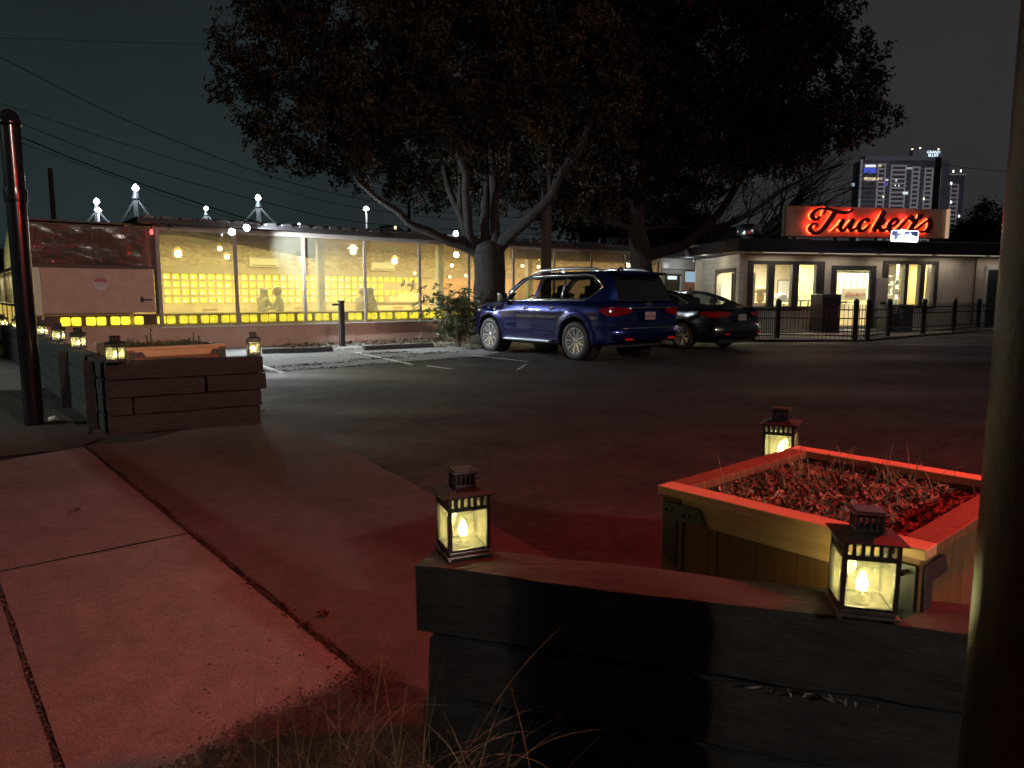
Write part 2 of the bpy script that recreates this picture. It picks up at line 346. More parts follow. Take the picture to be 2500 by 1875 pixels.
# ================================================================== TIMBER WALLS
M_TIMB = mat('black_timber', (.010, .009, .008), .8, col2=(.042, .034, .030), scale=5, bump=1.0, bscale=9, stretch=(1, 5, 7), thr=(.3, .8))
M_TIMG = mat('weathered_timber', (.011, .012, .011), .85, col2=(.048, .050, .046), scale=5, bump=1.0, bscale=9, stretch=(1, 4, 6), thr=(.3, .8))
def timber(p, q, h0, h1, depth, m, parent, seed, org, side=1, ragged=.008):
    """one sleeper from p to q (face line), body to the left of p->q if side=1; subdivided, knocked about"""
    p = Vector(p).to_3d() - org; q = Vector(q).to_3d() - org; p.z = q.z = 0
    L = (q - p).length; t = (q - p) / L; d = Vector((-t.y, t.x, 0)) * side
    nx = max(4, int(L / .07)); ny = 4; nz = 4; ch = .009
    b = MB(); idx = {}
    def V(i, j, k):
        if (i, j, k) in idx: return idx[(i, j, k)]
        x = L * i / nx; y = depth * j / ny; z = h0 + (h1 - h0) * k / nz
        onb = (i in (0, nx)) + (j in (0, ny)) + (k in (0, nz))
        P0 = Vector((x, y, z + seed * 3.1))
        a = ragged
        o = Vector((noise.noise(P0 * 5 + Vector((9, 0, 0))), noise.noise(P0 * 5), noise.noise(P0 * 4 + Vector((0, 7, 0))))) * a
        o += Vector((noise.noise(P0 * 23), noise.noise(P0 * 23 + Vector((3, 0, 0))), noise.noise(P0 * 23 + Vector((0, 5, 0))))) * a * .4
        if onb >= 2:
            if i == 0: x += ch
            if i == nx: x -= ch
            if j == 0: y += ch * .6
            if j == ny: y -= ch * .6
            if k == 0: z += ch * .7
            if k == nz: z -= ch * .7
        w_ = p + t * x + d * y + Vector((0, 0, z)) + t * o.x + d * o.y + Vector((0, 0, o.z))
        idx[(i, j, k)] = len(b.v); b.v.append(tuple(w_)); return idx[(i, j, k)]
    def quads(fn, A, B):
        for a_ in range(A):
            for c_ in range(B): b.f.append((fn(a_, c_), fn(a_ + 1, c_), fn(a_ + 1, c_ + 1), fn(a_, c_ + 1)))
    quads(lambda a, c: V(a, 0, c), nx, nz); quads(lambda a, c: V(a, ny, c), nx, nz)
    quads(lambda a, c: V(a, c, 0), nx, ny); quads(lambda a, c: V(a, c, nz), nx, ny)
    quads(lambda a, c: V(0, a, c), ny, nz); quads(lambda a, c: V(nx, a, c), ny, nz)
    o = fixn(b.build('timber', m, parent)); o.data.shade_smooth(); o.data.set_sharp_from_angle(angle=R(40)); return o
def timber_wall(name, segs, label, m, org, cat='timber wall'):
    t = tag(empty(name, org), label, cat)
    for i, (p, q, h0, h1, dep, side) in enumerate(segs):
        timber(p, q, h0, h1, dep, m, t, i + 1, Vector(org), side)
    return t
# right front wall (nearest): three courses
A0 = Vector((-.285, 1.955, 0)); A1 = Vector((1.75, 1.32, 0)); td = (A1 - A0).normalized(); tn = Vector((-td.y, td.x, 0))
timber_wall('timber_wall', [(A0, A0 + td * 1.5, .395, .60, .19, 1), (A0 + td * 1.505, A1, .392, .595, .19, 1),
                            (A0 + td * .035, A1, .203, .389, .183, 1),
                            (A0 + td * .02, A1, .0, .198, .19, 1)],
            'nearest black timber retaining wall with two lanterns on its top', M_TIMG, (A0.x, A0.y, 0))
timber_wall('timber_wall', [((1.02, 2.93, 0), (2.6, 2.55, 0), .40, .622, .19, 1), ((1.02, 2.93, 0), (2.6, 2.55, 0), .0, .397, .19, 1)],
            'short timber wall hidden behind the right planter with a lantern on its end', M_TIMB, (1.02, 2.93, 0))
# left corner wall
Lc = Vector((-3.93, 6.84, 0)); Lr = Vector((-2.66, 7.62, 0)); Ls = Vector((-.632, .775, 0)).normalized()
lt = (Lr - Lc).normalized()
segs = []
def course(p, q, z0, z1, cuts, dep=.2, side=1, in0=0., in1=0.):
    L = (q - p).length; t_ = (q - p).normalized(); c = [in0] + cuts + [L - in1]
    for a, b_ in zip(c[:-1], c[1:]): segs.append((p + t_ * (a + (.004 if a else 0)), p + t_ * b_, z0, z1, dep, side))
course(Lc, Lr, .54, .72, []); course(Lc, Lr, .365, .537, [.9], in1=-.02); course(Lc, Lr, .19, .362, [.22], in1=.03); course(Lc, Lr, .0, .187, [], in1=.05)
timber_wall('timber_wall', segs, 'black timber wall end facing the driveway with a planter box behind it', M_TIMB, (Lc.x, Lc.y, 0))
segs = []
LcB = Lc + lt * -.0; Lend = Lc + Ls * 12.5; off = lt * -.004
course(Lc + off + Ls * .0, Lend, .54, .72, [1.0, 3.4, 5.8, 8.2], side=-1, dep=.18); course(Lc + off, Lend, .36, .537, [.35, 2.6, 5.0, 7.4], side=-1, dep=.18)
course(Lc + off, Lend, .18, .357, [1.6, 4.0, 6.6, 9.0], side=-1, dep=.18); course(Lc + off, Lend, .0, .177, [.9, 3.0], side=-1, dep=.18)
segs = [(p + Ls * .215 if (p - Lc).length < .1 else p, q, a, b_, d, s_) for (p, q, a, b_, d, s_) in segs]
# soldier posts braced against it
tw = timber_wall('timber_wall', segs, 'long weathered timber wall along the sidewalk with a row of lanterns on top', M_TIMG, (Lc.x - .2, Lc.y, 0))
for k in (.55, 2.35):
    p = Lc + Ls * k - lt * .012 - Vector((Lc.x - .2, Lc.y, 0))
    MB().box(-.09, .0, -.05, .05, 0, .70, Matrix.Translation(p) @ Matrix.Rotation(math.atan2(lt.y, lt.x), 4, 'Z')).build('stake', M_TIMB, tw, bevel=.006)
# painted scar and bolt specks on the near wall
scatter('paint_flakes', lambda r: (A0 + td * r.choice([r.gauss(1.0, .12), r.gauss(1.12, .04)]) - tn * .012 + Vector((0, 0, .392 + r.gauss(0, .004)))), 18, mat('flake', (.22, .21, .18), .8), .015, .05, .3, asp=(.1, .3), label='pale flaked paint along the seam of the nearest timber wall', cat='paint flakes', seed=12)

# ================================================================== LANTERNS
M_BLK = mat('lantern_black', (.018, .016, .015), .38, metal=.0, var=.3, scale=30, spec=.6)
M_BASE = mat('lantern_base', (.10, .09, .08), .35, metal=.6, var=.3, scale=30)
M_LG = glassmat('dusty_lantern_glass', (1, 1, .95), .9, (.95, .95, .66), .15, .04, True, 110)
M_BULB = emat('bulb_glow', (1, .90, .42), 40.)
def make_lantern():
    t = empty('lantern')
    W = .058; H0 = .018; H1 = .150; H2 = .188
    b = MB(); b.box(-W - .012, W + .012, -W - .012, W + .012, .006, .014); b.box(-W - .004, W + .004, -W - .004, W + .004, .014, .024)
    for sx in (-1, 1):
        for sy in (-1, 1): b.box(sx * (W + .004) - .006, sx * (W + .004) + .006, sy * (W + .004) - .006, sy * (W + .004) + .006, 0, .006)
    b.build('base', M_BASE, t, bevel=.002)
    b = MB(); p = .0055
    for sx in (-1, 1):
        for sy in (-1, 1): b.box(sx * W - p, sx * W + p, sy * W - p, sy * W + p, .024, H2)
    for (z0, z1) in ((.024, .031), (H1 - .006, H1 + .006), (H2 - .006, H2)):
        for sy in (-1, 1):
            b.box(-W + p, W - p, sy * W - .003, sy * W + .003, z0, z1); b.box(sy * W - .003, sy * W + .003, -W + p, W - p, z0, z1)
    for k in range(1, 6):
        a = -W + 2 * W * k / 6.
        for sy in (-1, 1):
            b.box(a - .0045, a + .0045, sy * W - .0025, sy * W + .0025, H1 + .006, H2 - .006); b.box(sy * W - .0025, sy * W + .0025, a - .0045, a + .0045, H1 + .006, H2 - .006)
    b.build('frame', M_BLK, t)
    b = MB(); ro = W + .018; c = .030; z = H2
    ring = [[(-ro, -ro, z), (ro, -ro, z), (ro, ro, z), (-ro, ro, z)], [(-ro, -ro, z + .003), (ro, -ro, z + .003), (ro, ro, z + .003), (-ro, ro, z + .003)],
            [(-c, -c, z + .016), (c, -c, z + .016), (c, c, z + .016), (-c, c, z + .016)]]
    vs = [q for r_ in ring for q in r_]; fs = [(0, 3, 2, 1), (8, 9, 10, 11)] + [(i * 4 + k, i * 4 + (k + 1) % 4, i * 4 + 4 + (k + 1) % 4, i * 4 + 4 + k) for i in range(2) for k in range(4)]
    b.add(vs, fs); b.build('roof', M_BLK, t)
    b = MB(); c = .028; z0 = H2 + .016; z1 = z0 + .043
    for sx in (-1, 1):
        for sy in (-1, 1): b.box(sx * c - .004, sx * c + .004, sy * c - .004, sy * c + .004, z0, z1)
    for k in range(1, 4):
        a = -c + 2 * c * k / 4
        for sy in (-1, 1):
            b.box(a - .003, a + .003, sy * c - .002, sy * c + .002, z0, z1); b.box(sy * c - .002, sy * c + .002, a - .003, a + .003, z0, z1)
    for sy in (-1, 1):
        for (q0, q1) in ((z0, z0 + .007), (z1 - .007, z1)):
            b.box(-c, c, sy * c - .0025, sy * c + .0025, q0, q1); b.box(sy * c - .0025, sy * c + .0025, -c, c, q0, q1)
    o_ = .040; b.box(-o_, o_, -o_, o_, z1, z1 + .004); b.box(-o_ * .8, o_ * .8, -o_ * .8, o_ * .8, z1 + .004, z1 + .008)
    b.build('vent_cap', M_BLK, t, bevel=.001)
    pts = [Vector((.030 + .026 * math.sin(math.pi * k / 12), .030 * math.cos(math.pi * k / 12), z0 + .004 + .012 * math.sin(math.pi * k / 12))) for k in range(13)]
    MB().tube(pts, .0018, 6).build('handle', M_BLK, t, smooth=True)
    for k in range(4):
        Mx = Matrix.Rotation(k * math.pi / 2, 4, 'Z')
        MB().box(-W + p, W - p, -W - .001, -W + .001, .031, H1 - .006, Mx).build('glass_pane', M_LG, t)
    MB().lathe([(0, .024), (.022, .024), (.020, .027), (.011, .029), (.0105, .052), (0, .052)], 16).build('lamp_base', mat('candle_base', (.03, .03, .03), .5), t, smooth=True)
    MB().lathe([(0, .052), (.009, .053), (.0125, .062), (.0125, .072), (.008, .086), (.003, .098), (0, .1)], 14).build('bulb', M_BULB, t, smooth=True)
    pts = [Vector((.03 * math.cos(a) * (1 + .25 * math.sin(3 * a)), .028 * math.sin(a), .027 + .004 * math.sin(2 * a))) for a in [i * .5 for i in range(13)]]
    MB().tube(pts, .0013, 5).build('cord', M_BLK, t)
    return t
lan0 = make_lantern(); used = []
def lantern(u, v, z, rz, label, power, y=None, group=None):
    p = G(u, v, z) if y is None else at(u, v, y)
    t = lan0 if not used else dup(lan0); used.append(1)
    t.location = (p.x, p.y, z); t.rotation_euler.z = rz
    k_ = len(used); t.rotation_euler.x = .018 * math.sin(k_ * 2.3); t.rotation_euler.y = .02 * math.sin(k_ * 3.7)
    tag(t, label, 'lantern', 'black candle lanterns set along the timber walls')
    lamp("lantern_light", "POINT", (0, 0, .078), power * (1 + .25 * math.sin(len(used) * 1.9)), (1, .86, .38), .014, t)
    return t
lantern(1131, 1347, .605, R(22), 'lit lantern standing on the left end of the nearest timber wall', 2.6)
lantern(2100, 1490, .598, R(-12), 'lit lantern in front of the right planter box, largest in view', 3.4)
lantern(1905, 1130, .63, R(-30), 'lit lantern half hidden behind the back corner of the right planter', 2.4, y=3.02)
lantern(283, 884, .725, R(-4), 'lit lantern on the corner of the left timber wall beside its planter', 1.6)
lantern(620, 868, .725, R(28), 'lit lantern on the right end of the left timber wall, clear of the planter', 1.6)
lantern(193, 851, .725, R(2), 'lit lantern on the long wall, second from its corner', 1.6)
lantern(144, 833, .725, R(4), 'lit lantern on the long wall between two others, just right of the tall pole', 1.6)
lantern(104, 819, .725, R(6), 'lit lantern on the long wall close against the right edge of the tall pole', 1.6)
lantern(43, 803, .725, R(0), 'lit lantern on the long wall just left of the tall pole', 1.6)
lantern(8, 797, .725, R(0), 'lit lantern on the long wall farthest left at the picture edge', 1.6)

# ================================================================== PLANTERS
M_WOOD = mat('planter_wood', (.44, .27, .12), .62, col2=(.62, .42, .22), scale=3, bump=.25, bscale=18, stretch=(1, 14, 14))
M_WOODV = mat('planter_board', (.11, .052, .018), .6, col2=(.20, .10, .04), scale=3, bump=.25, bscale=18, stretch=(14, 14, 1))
M_BRKT = mat('bracket_metal', (.05, .055, .058), .45, metal=.5, spec=.5)
M_SOIL = mat('soil', (.035, .022, .014), .95, var=.6, scale=30, bump=1., bscale=50)
def planter(c0, c1, c3, H, label, seed, boards=5, nm=900, lowplants=True, z0=0.):
    """c0 = near corner shared by both seen faces, c1 along the left face, c3 along the right face (rim outer corners)"""
    c0 = Vector(c0).to_3d(); c0.z = 0; ex = (Vector(c1).to_3d() - c0); ex.z = 0; Lx = ex.length; ex.normalize()
    Ly = (Vector(c3).to_3d() - c0); Ly.z = 0; Ly = Ly.length
    t = empty('planter_box', (c0.x, c0.y, z0), math.atan2(ex.y, ex.x)); tag(t, label, 'planter')
    # local x along left face, local y: into box
    ey = (Vector(c3).to_3d() - c0); ey.z = 0
    sgn = 1 if ex.cross(ey).z > 0 else -1
    Y = lambda a: a * sgn
    def bx(b, x0, x1, y0, y1, z0_, z1_): b.box(x0, x1, min(Y(y0), Y(y1)), max(Y(y0), Y(y1)), z0_, z1_)
    rw = .075; rt = .028
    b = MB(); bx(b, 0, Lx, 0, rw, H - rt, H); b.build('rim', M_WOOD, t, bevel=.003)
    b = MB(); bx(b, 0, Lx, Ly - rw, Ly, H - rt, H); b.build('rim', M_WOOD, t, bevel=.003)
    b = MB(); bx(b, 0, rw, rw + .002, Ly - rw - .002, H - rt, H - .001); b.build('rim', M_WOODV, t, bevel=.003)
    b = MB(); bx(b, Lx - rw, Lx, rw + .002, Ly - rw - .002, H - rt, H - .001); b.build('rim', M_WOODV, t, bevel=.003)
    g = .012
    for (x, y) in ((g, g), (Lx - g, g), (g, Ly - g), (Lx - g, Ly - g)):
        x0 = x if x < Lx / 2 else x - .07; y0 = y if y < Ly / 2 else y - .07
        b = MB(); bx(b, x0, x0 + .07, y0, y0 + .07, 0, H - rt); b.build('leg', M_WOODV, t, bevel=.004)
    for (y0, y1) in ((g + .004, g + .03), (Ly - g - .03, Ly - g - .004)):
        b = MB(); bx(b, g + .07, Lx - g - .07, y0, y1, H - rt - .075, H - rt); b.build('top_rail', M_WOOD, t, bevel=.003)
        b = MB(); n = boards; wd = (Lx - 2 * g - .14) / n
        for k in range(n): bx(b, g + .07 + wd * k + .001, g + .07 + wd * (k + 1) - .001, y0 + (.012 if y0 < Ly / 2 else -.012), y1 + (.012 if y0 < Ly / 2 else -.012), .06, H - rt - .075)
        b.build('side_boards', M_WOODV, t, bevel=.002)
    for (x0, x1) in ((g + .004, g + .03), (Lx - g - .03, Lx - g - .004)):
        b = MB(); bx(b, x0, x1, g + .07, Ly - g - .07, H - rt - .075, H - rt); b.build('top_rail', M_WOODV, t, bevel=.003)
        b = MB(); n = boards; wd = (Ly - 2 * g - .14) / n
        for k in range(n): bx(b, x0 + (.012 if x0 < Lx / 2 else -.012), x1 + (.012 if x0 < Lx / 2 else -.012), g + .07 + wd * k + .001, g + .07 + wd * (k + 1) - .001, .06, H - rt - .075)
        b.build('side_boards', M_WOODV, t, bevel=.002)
    # steel corner gussets on both seen faces, with a bolt each
    zt = H - rt - .02; a = .018; Lg = .13; Hg = .17
    poly = [(0, 0), (Lg, 0), (Lg + .035, -.055), (Lg, -.055), (.035, -.055), (.035, -Hg), (0, -Hg + .03)]
    poly = [(0, 0), (Lg, 0), (Lg + .03, -.05), (.055, -.05), (.05, -.055), (.05, -Hg - .035), (0, -Hg)]
    for (x0, flip) in ((g + .01, 1), (Lx - g - .01, -1)):
        pl = [(x0 + flip * px, zt + pz) for (px, pz) in poly]
        b = MB(); b.prism(pl, Y(.004), Y(.011), Matrix.Identity(4)); fixn(b.build('bracket', M_BRKT, t))
    Mr = Matrix(((0, 1, 0, 0), (1, 0, 0, 0), (0, 0, 1, 0), (0, 0, 0, 1)))
    for (y0, flip) in ((g + .01, 1), (Ly - g - .01, -1)):
        pl = [(Y(y0 + flip * px), zt + pz) for (px, pz) in poly]
        b = MB(); b.prism(pl, .004, .011, Mr); fixn(b.build('bracket', M_BRKT, t))
    b = MB()
    for q in ((g + .035, zt - .02), (g + .10, zt - .028), (g + .035, zt - .14), (Lx - g - .035, zt - .02), (Lx - g - .1, zt - .028)):
        b.lathe([(0, -.004), (.006, -.003), (.007, 0), (.007, .01)], 8, Matrix.Translation((q[0], 0 if sgn > 0 else .0, q[1])), 'y')
    b.build('bolts', M_BASE, t, smooth=True)
    # soil, bark mulch, weeds
    rr = random.Random(seed); b = MB(); nx = 22
    hz = lambda x, y: H - .055 + .03 * noise.noise(Vector((x * 3, y * 3, seed))) + .012 * noise.noise(Vector((x * 14, y * 14, seed)))
    vs = []; fs = []
    for i in range(nx + 1):
        for j in range(nx + 1):
            x = .05 + (Lx - .1) * i / nx; y = .05 + (Ly - .1) * j / nx; vs.append((x, Y(y), hz(x, y)))
    for i in range(nx):
        for j in range(nx): q = i * (nx + 1) + j; fs.append((q, q + nx + 1, q + nx + 2, q + 1))
    b.add(vs, fs); fixn(b.build('soil', M_SOIL, t, smooth=True))
    def fm(r):
        x = r.uniform(.06, Lx - .06); y = r.uniform(.06, Ly - .06); return (x, Y(y), hz(x, y) + r.uniform(.0, .02))
    scatter('bark_mulch', fm, nm, mat('bark_chip', (.09, .055, .035), .8, col2=(.42, .30, .20), scale=14, thr=(.4, .65)), .008, .045, .8, parent=t, seed=seed, asp=(.12, .45))
    return t, Lx, Ly, Y, hz
M_GRASS = mat('grass_blade', (.06, .065, .03), .75, col2=(.24, .20, .12), scale=30)
def blade(b, p, L, w_, lean, az, curl=1., segs=6, rr=rnd):
    """a tapering bent strip"""
    p = Vector(p); d = Vector((math.cos(az), math.sin(az), 0)); sd = Vector((-d.y, d.x, 0)) * w_ / 2
    vs = []; fs = []; q = p.copy(); ang = lean * .3
    for i in range(segs + 1):
        k = i / segs; ww = sd * (1 - k ** 1.5)
        vs += [q - ww, q + ww + Vector((0, 0, w_ * .15))]
        q = q + (Vector((0, 0, 1)) * math.cos(ang) + d * math.sin(ang)) * L / segs; ang += lean * curl / segs * 1.3
    for i in range(segs): fs.append((2 * i, 2 * i + 1, 2 * i + 3, 2 * i + 2))
    b.add(vs, fs)
def low_plants(name, parent, pts, m, seed, n=14, L=(.03, .09), w_=(.006, .014), lean=(.4, 1.5)):
    rr = random.Random(seed); b = MB()
    for (x, y, z, s_) in pts:
        for k in range(n):
            blade(b, (x + rr.gauss(0, .012 * s_), y + rr.gauss(0, .012 * s_), z), rr.uniform(*L) * s_, rr.uniform(*w_), rr.uniform(*lean), rr.uniform(0, 6.28), segs=4)
    return b.build(name, m, parent)
# right planter
PH = .76
pn = G(2262, 1344, PH); pl = G(1605, 1184, PH); pr = G(2400, 1235, PH)
ex = (pl - pn).normalized(); ey = Vector((-ex.y, ex.x, 0)); ey = ey if ey.y > 0 else -ey
pf = G(1940, 1086, PH); Lyy = (pf - pl).length
pr = pn + (pf - pl)
t, Lx, Ly, Y, hz = planter(pn, pl, pn + ey * Lyy, PH, 'square cedar planter box with mulch, grass and black corner brackets at the right', 21, nm=8000)
rr = random.Random(4); pts = []
for k in range(150):
    x = min(Lx - .1, max(.1, rr.gauss(Lx * .62, .15))); y = min(Ly - .1, max(.1, rr.gauss(Ly * .55, .2))); pts.append((x, Y(y), hz(x, y), rr.uniform(.5, 1.1)))
low_plants('seedling_leaves', t, pts, mat('seedling', (.06, .075, .03), .7, col2=(.13, .12, .05), scale=9), 5, n=9, L=(.015, .06), w_=(.006, .016))
b = MB()
for k in range(130):
    x = min(Lx - .1, max(.1, rr.gauss(Lx * .58, .15))); y = min(Ly - .08, max(.1, rr.gauss(Ly * .62, .18)))
    blade(b, (x, Y(y), hz(x, y)), rr.uniform(.06, .19), .004, rr.uniform(.2, 1.6), rr.uniform(0, 6.28), 1.)
b.build('grass_blades', M_GRASS, t)['kind'] = 'stuff'
# left planter
PL = .83
fl = G(318, 852, PL); fr_ = G(553, 839, PL); br = G(487, 822, PL)
exl = Vector((-.73, -.683, 0)); eyl = Vector((-.683, .73, 0))
t, Lx, Ly, Y, hz = planter(fr_, fr_ + exl * 1.02, fr_ + eyl * 1.25, PL, 'cedar planter box with black brackets behind the left timber wall', 33, boards=6, nm=1600)
pts = []
for k in range(170):
    x = rr.uniform(.08, Lx - .08); y = rr.uniform(.1, Ly - .1); pts.append((x, Y(y), hz(x, y), rr.uniform(.7, 1.3)))
low_plants('seedling_leaves', t, pts, MATS['seedling'], 6, n=8, L=(.04, .10))
b = MB()
for (x, h) in ((.32, .16), (.34, .10), (.30, .12), (.62, .24), (.64, .15), (.88, .12)):
    p0 = Vector((Lx - (x if x > .5 else x), Y(.5), hz(.3, .5)))
    p0.x = {.32: .18, .34: .23, .30: .12, .62: Lx * .62, .64: Lx * .66, .88: Lx * .85}[x]
    b.tube([p0, p0 + Vector((.01, 0, h * .5)), p0 + Vector((.0, .01, h))], [.003, .0025, .001], 5)
    for j in range(16):
        blade(b, p0 + Vector((.0, 0, h * (.3 + .7 * j / 16))), rr.uniform(.025, .05), .014, 1.4, rr.uniform(0, 6.28), segs=3)
b.build('sprigs', MATS['seedling'], t)

# ================================================================== POSTS
M_POST = mat('black_pole_paint', (.006, .006, .007), .2, spec=.6, var=.2, scale=6)
M_POSTR = mat('worn_pole_paint', (.006, .005, .004), .34, spec=.45, col2=(.015, .012, .009), scale=22, bump=.2, bscale=60)
def round_post(name, x, y, r, h, m, label, cat):
    t = tag(empty(name, (x, y, 0)), label, cat)
    MB().lathe([(r, 0), (r, h)], 40).build('shaft', m, t, smooth=True)
    MB().lathe([(r, h), (r * 1.14, h), (r * 1.14, h + .05), (r * 1.0, h + .055), (r * .92, h + .10), (r * .6, h + .15), (0, h + .17)], 40).build('cap', m, t, smooth=True)
    return t
pp = G(85, 1040); topz = at(30, 308, pp.y).z
lp = round_post('metal_post', pp.x, pp.y, .090, topz, M_POST, 'tall glossy black pole with domed cap left of the planter wall', 'pole')
b = MB(); b.lathe([(.102, 2.30), (.104, 2.33), (.104, 2.40), (.102, 2.43)], 32); b.build('collar', M_POST, lp, smooth=True)
round_post('metal_post', .893, 1.088, .132, 3.3, M_POSTR, 'dark blurred pole close to the camera at the right edge', 'pole')
sc = G(118, 1032)
tag(MB().tube([(0, 0, .02), (.05, .015, .028), (.11, .0, .022)], [.022, .032, .012], 8).build('litter_scrap', mat('wrapper', (.5, .42, .38), .6), smooth=True, loc=(sc.x + .02, sc.y - .02, .02)), 'pinkish crumpled scrap on the ground at the foot of the tall left pole', 'litter')

# ================================================================== FOREGROUND GRASS
rr = random.Random(11); b = MB()
for k in range(270):
    c = rr.choice([(-.30, 1.72), (-.42, 1.85), (-.18, 1.70), (-.22, 1.60), (-.50, 1.78), (-.1, 1.62), (-.36, 1.66), (-.58, 1.72), (-.45, 1.66), (-.02, 1.6)])
    x = c[0] + rr.gauss(0, .06); y = c[1] + rr.gauss(0, .05)
    blade(b, (x, y, .01), rr.choice((rr.uniform(.08, .25), rr.uniform(.25, .5))), rr.uniform(.0015, .005), rr.uniform(.05, 1.7), rr.uniform(0, 6.28), rr.uniform(.5, 1.6), 8)
for (x, y, L, le, az) in ((-.18, 1.63, .62, .75, .35), (-.30, 1.74, .50, .16, 2.8), (-.36, 1.70, .44, .10, 1.2), (-.15, 1.60, .45, .5, -.2), (-.26, 1.70, .46, .3, .4), (-.10, 1.62, .36, .9, .2)):
    blade(b, (x, y, .01), L, .005, le, az, .8, 10)
tag(b.build('grass', M_GRASS), 'wild grass growing at the foot of the nearest timber wall', 'grass', kind='stuff')

# ================================================================== LONG RESTAURANT (local frame: t along the wall, q into the building)
def facade_t(u):
    k = (u - 1250) / F
    return (k * FO.y - FO.x) / (FD.x - k * FD.y)
def backt(u, q):
    k = (u - 1250) / F; A = FO + FQ * q
    return (k * A.y - A.x) / (FD.x - k * FD.y)
M_STUC = mat('pink_stucco', (.52, .35, .27), .85, var=.12, scale=3, bump=.25, bscale=90)
M_FRAME = mat('cream_frame', (.30, .26, .22), .6, var=.1, scale=6)
M_DARK = mat('dark_trim', (.022, .020, .020), .6)
M_BROWN = mat('brown_trim', (.06, .025, .02), .6)
M_PANE = glassmat('hazy_window_glass', (1, 1, .98), .95, (.85, .82, .60), .19, .02, True, 3)
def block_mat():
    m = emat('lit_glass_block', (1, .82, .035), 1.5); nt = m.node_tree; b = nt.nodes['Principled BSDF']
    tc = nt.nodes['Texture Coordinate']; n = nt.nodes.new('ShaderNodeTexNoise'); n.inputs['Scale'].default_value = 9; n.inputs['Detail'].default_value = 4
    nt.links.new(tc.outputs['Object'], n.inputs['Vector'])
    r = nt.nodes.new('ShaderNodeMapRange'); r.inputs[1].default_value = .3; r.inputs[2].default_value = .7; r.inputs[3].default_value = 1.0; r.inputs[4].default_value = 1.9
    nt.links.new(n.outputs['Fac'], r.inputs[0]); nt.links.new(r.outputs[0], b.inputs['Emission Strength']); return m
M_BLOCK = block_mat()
rb = tag(empty('restaurant', FO, FA), 'long low glass fronted restaurant glowing yellow across the lot', 'building')
T0, T1 = -4.32, 16.75
b = MB(); b.box(T0, 16.9, 0, .16, 0, .60); b.build('lower_wall', M_STUC, rb)
b = MB(); b.box(T0, 16.9, .03, .10, .601, .66); b.box(T0, 16.9, .03, .10, .90, .935)
for k in range(0, 32): pass
b.build('block_course', mat('warm_mortar', (.42, .33, .12), .8), rb)
# glass block row, in pairs
t_ = T0 + .60; n = 0
while t_ < 7.9:
    for k in range(2):
        if not (-2.0 < t_ < -1.75 or 3.05 < t_ < 3.3):
            bb = MB(); bb.box(t_, t_ + .196, .035, .10, .672, .868); bb.build('glass_block', M_BLOCK, rb, bevel=.045, bseg=3)
        t_ += .215
    t_ += .075
MB().box(T0, 7.9, .11, .14, .60, .93).build('block_backing', M_BROWN, rb)
# windows
TP = [-1.62 + 1.83 * k for k in range(11)]
for i, t0 in enumerate(TP):
    MB().box(t0 - .045, t0 + .045, -.03, .03, .60, 2.93).build('window_post', M_FRAME, rb, bevel=.006)
MB().box(TP[0] - .1, 16.9, -.05, .06, 2.93, 3.06).build('header_beam', M_FRAME, rb, bevel=.006)
MB().box(TP[0] - .02, 8.6, -.07, .02, .575, .605).build('window_sill', mat('white_sill', (.7, .68, .64), .5), rb)
for i in range(10):
    MB().box(TP[i] + .047, TP[i + 1] - .047, -.004, .004, .606, 2.928).build('window_pane', M_PANE, rb)
# roof: corrugated sheet
b = MB(); nx = 330; x0, x1 = -2.1, 17.4; pr_ = [(-.42, 3.16), (-.42, 3.19), (-.1, 3.24), (3.2, 3.46), (5.6, 3.2)]
vs = []
for i in range(nx + 1):
    x = x0 + (x1 - x0) * i / nx
    wv = .035 * (abs(math.sin(math.pi * x / .42)) ** .7) 
    for j, (q, z) in enumerate(pr_): vs.append((x, q - (.03 if j < 2 and wv > .02 else 0), z - (max(0, z - 3.19) * (1 - min(1, (x - x0) / 2.2))) + (wv if j > 0 else 0)))
m_ = len(pr_); fs = [(i * m_ + j, i * m_ + j + 1, (i + 1) * m_ + j + 1, (i + 1) * m_ + j) for i in range(nx) for j in range(m_ - 1)]
b.add(vs, fs); fixn(b.build('roof', mat('dark_roof_metal', (.06, .06, .062), .45, metal=.3, var=.3, scale=3), rb))
MB().box(x0, x1, -.40, -.36, 3.06, 3.19).build('fascia', M_DARK, rb)
MB().box(x0, x1, -.36, 5.4, 3.07, 3.10).build('soffit', M_DARK, rb)
# interior shell
M_IN = mat('interior_plaster', (.42, .33, .16), .9, var=.35, scale=1.6, bump=.3, bscale=12)
def stone_mat():
    m = mat('interior_flagstone', (.36, .28, .14), .9, col2=(.16, .12, .06), scale=1.5)
    nt = m.node_tree; b = nt.nodes['Principled BSDF']; tc = nt.nodes['Texture Coordinate']
    mp = nt.nodes.new('ShaderNodeMapping'); mp.inputs['Scale'].default_value = (7, 7, 17); nt.links.new(tc.outputs['Object'], mp.inputs[0])
    v = nt.nodes.new('ShaderNodeTexVoronoi'); v.inputs['Scale'].default_value = 1.0; v.inputs['Randomness'].default_value = 1
    nt.links.new(mp.outputs[0], v.inputs['Vector'])
    r = nt.nodes.new('ShaderNodeValToRGB'); r.color_ramp.elements[0].color = (.14, .10, .05, 1); r.color_ramp.elements[1].color = (.60, .48, .26, 1)
    nt.links.new(v.outputs['Color'], r.inputs[0]); nt.links.new(r.outputs[0], b.inputs['Base Color']); return m
M_STONE = stone_mat()
MB().box(-2.2, 24, 5.0, 5.15, .0, 2.06).build('back_wall', M_IN, rb)
MB().box(-2.2, 24, 4.98, 5.15, 2.30, 3.05).build('stone_wall_band', M_STONE, rb)
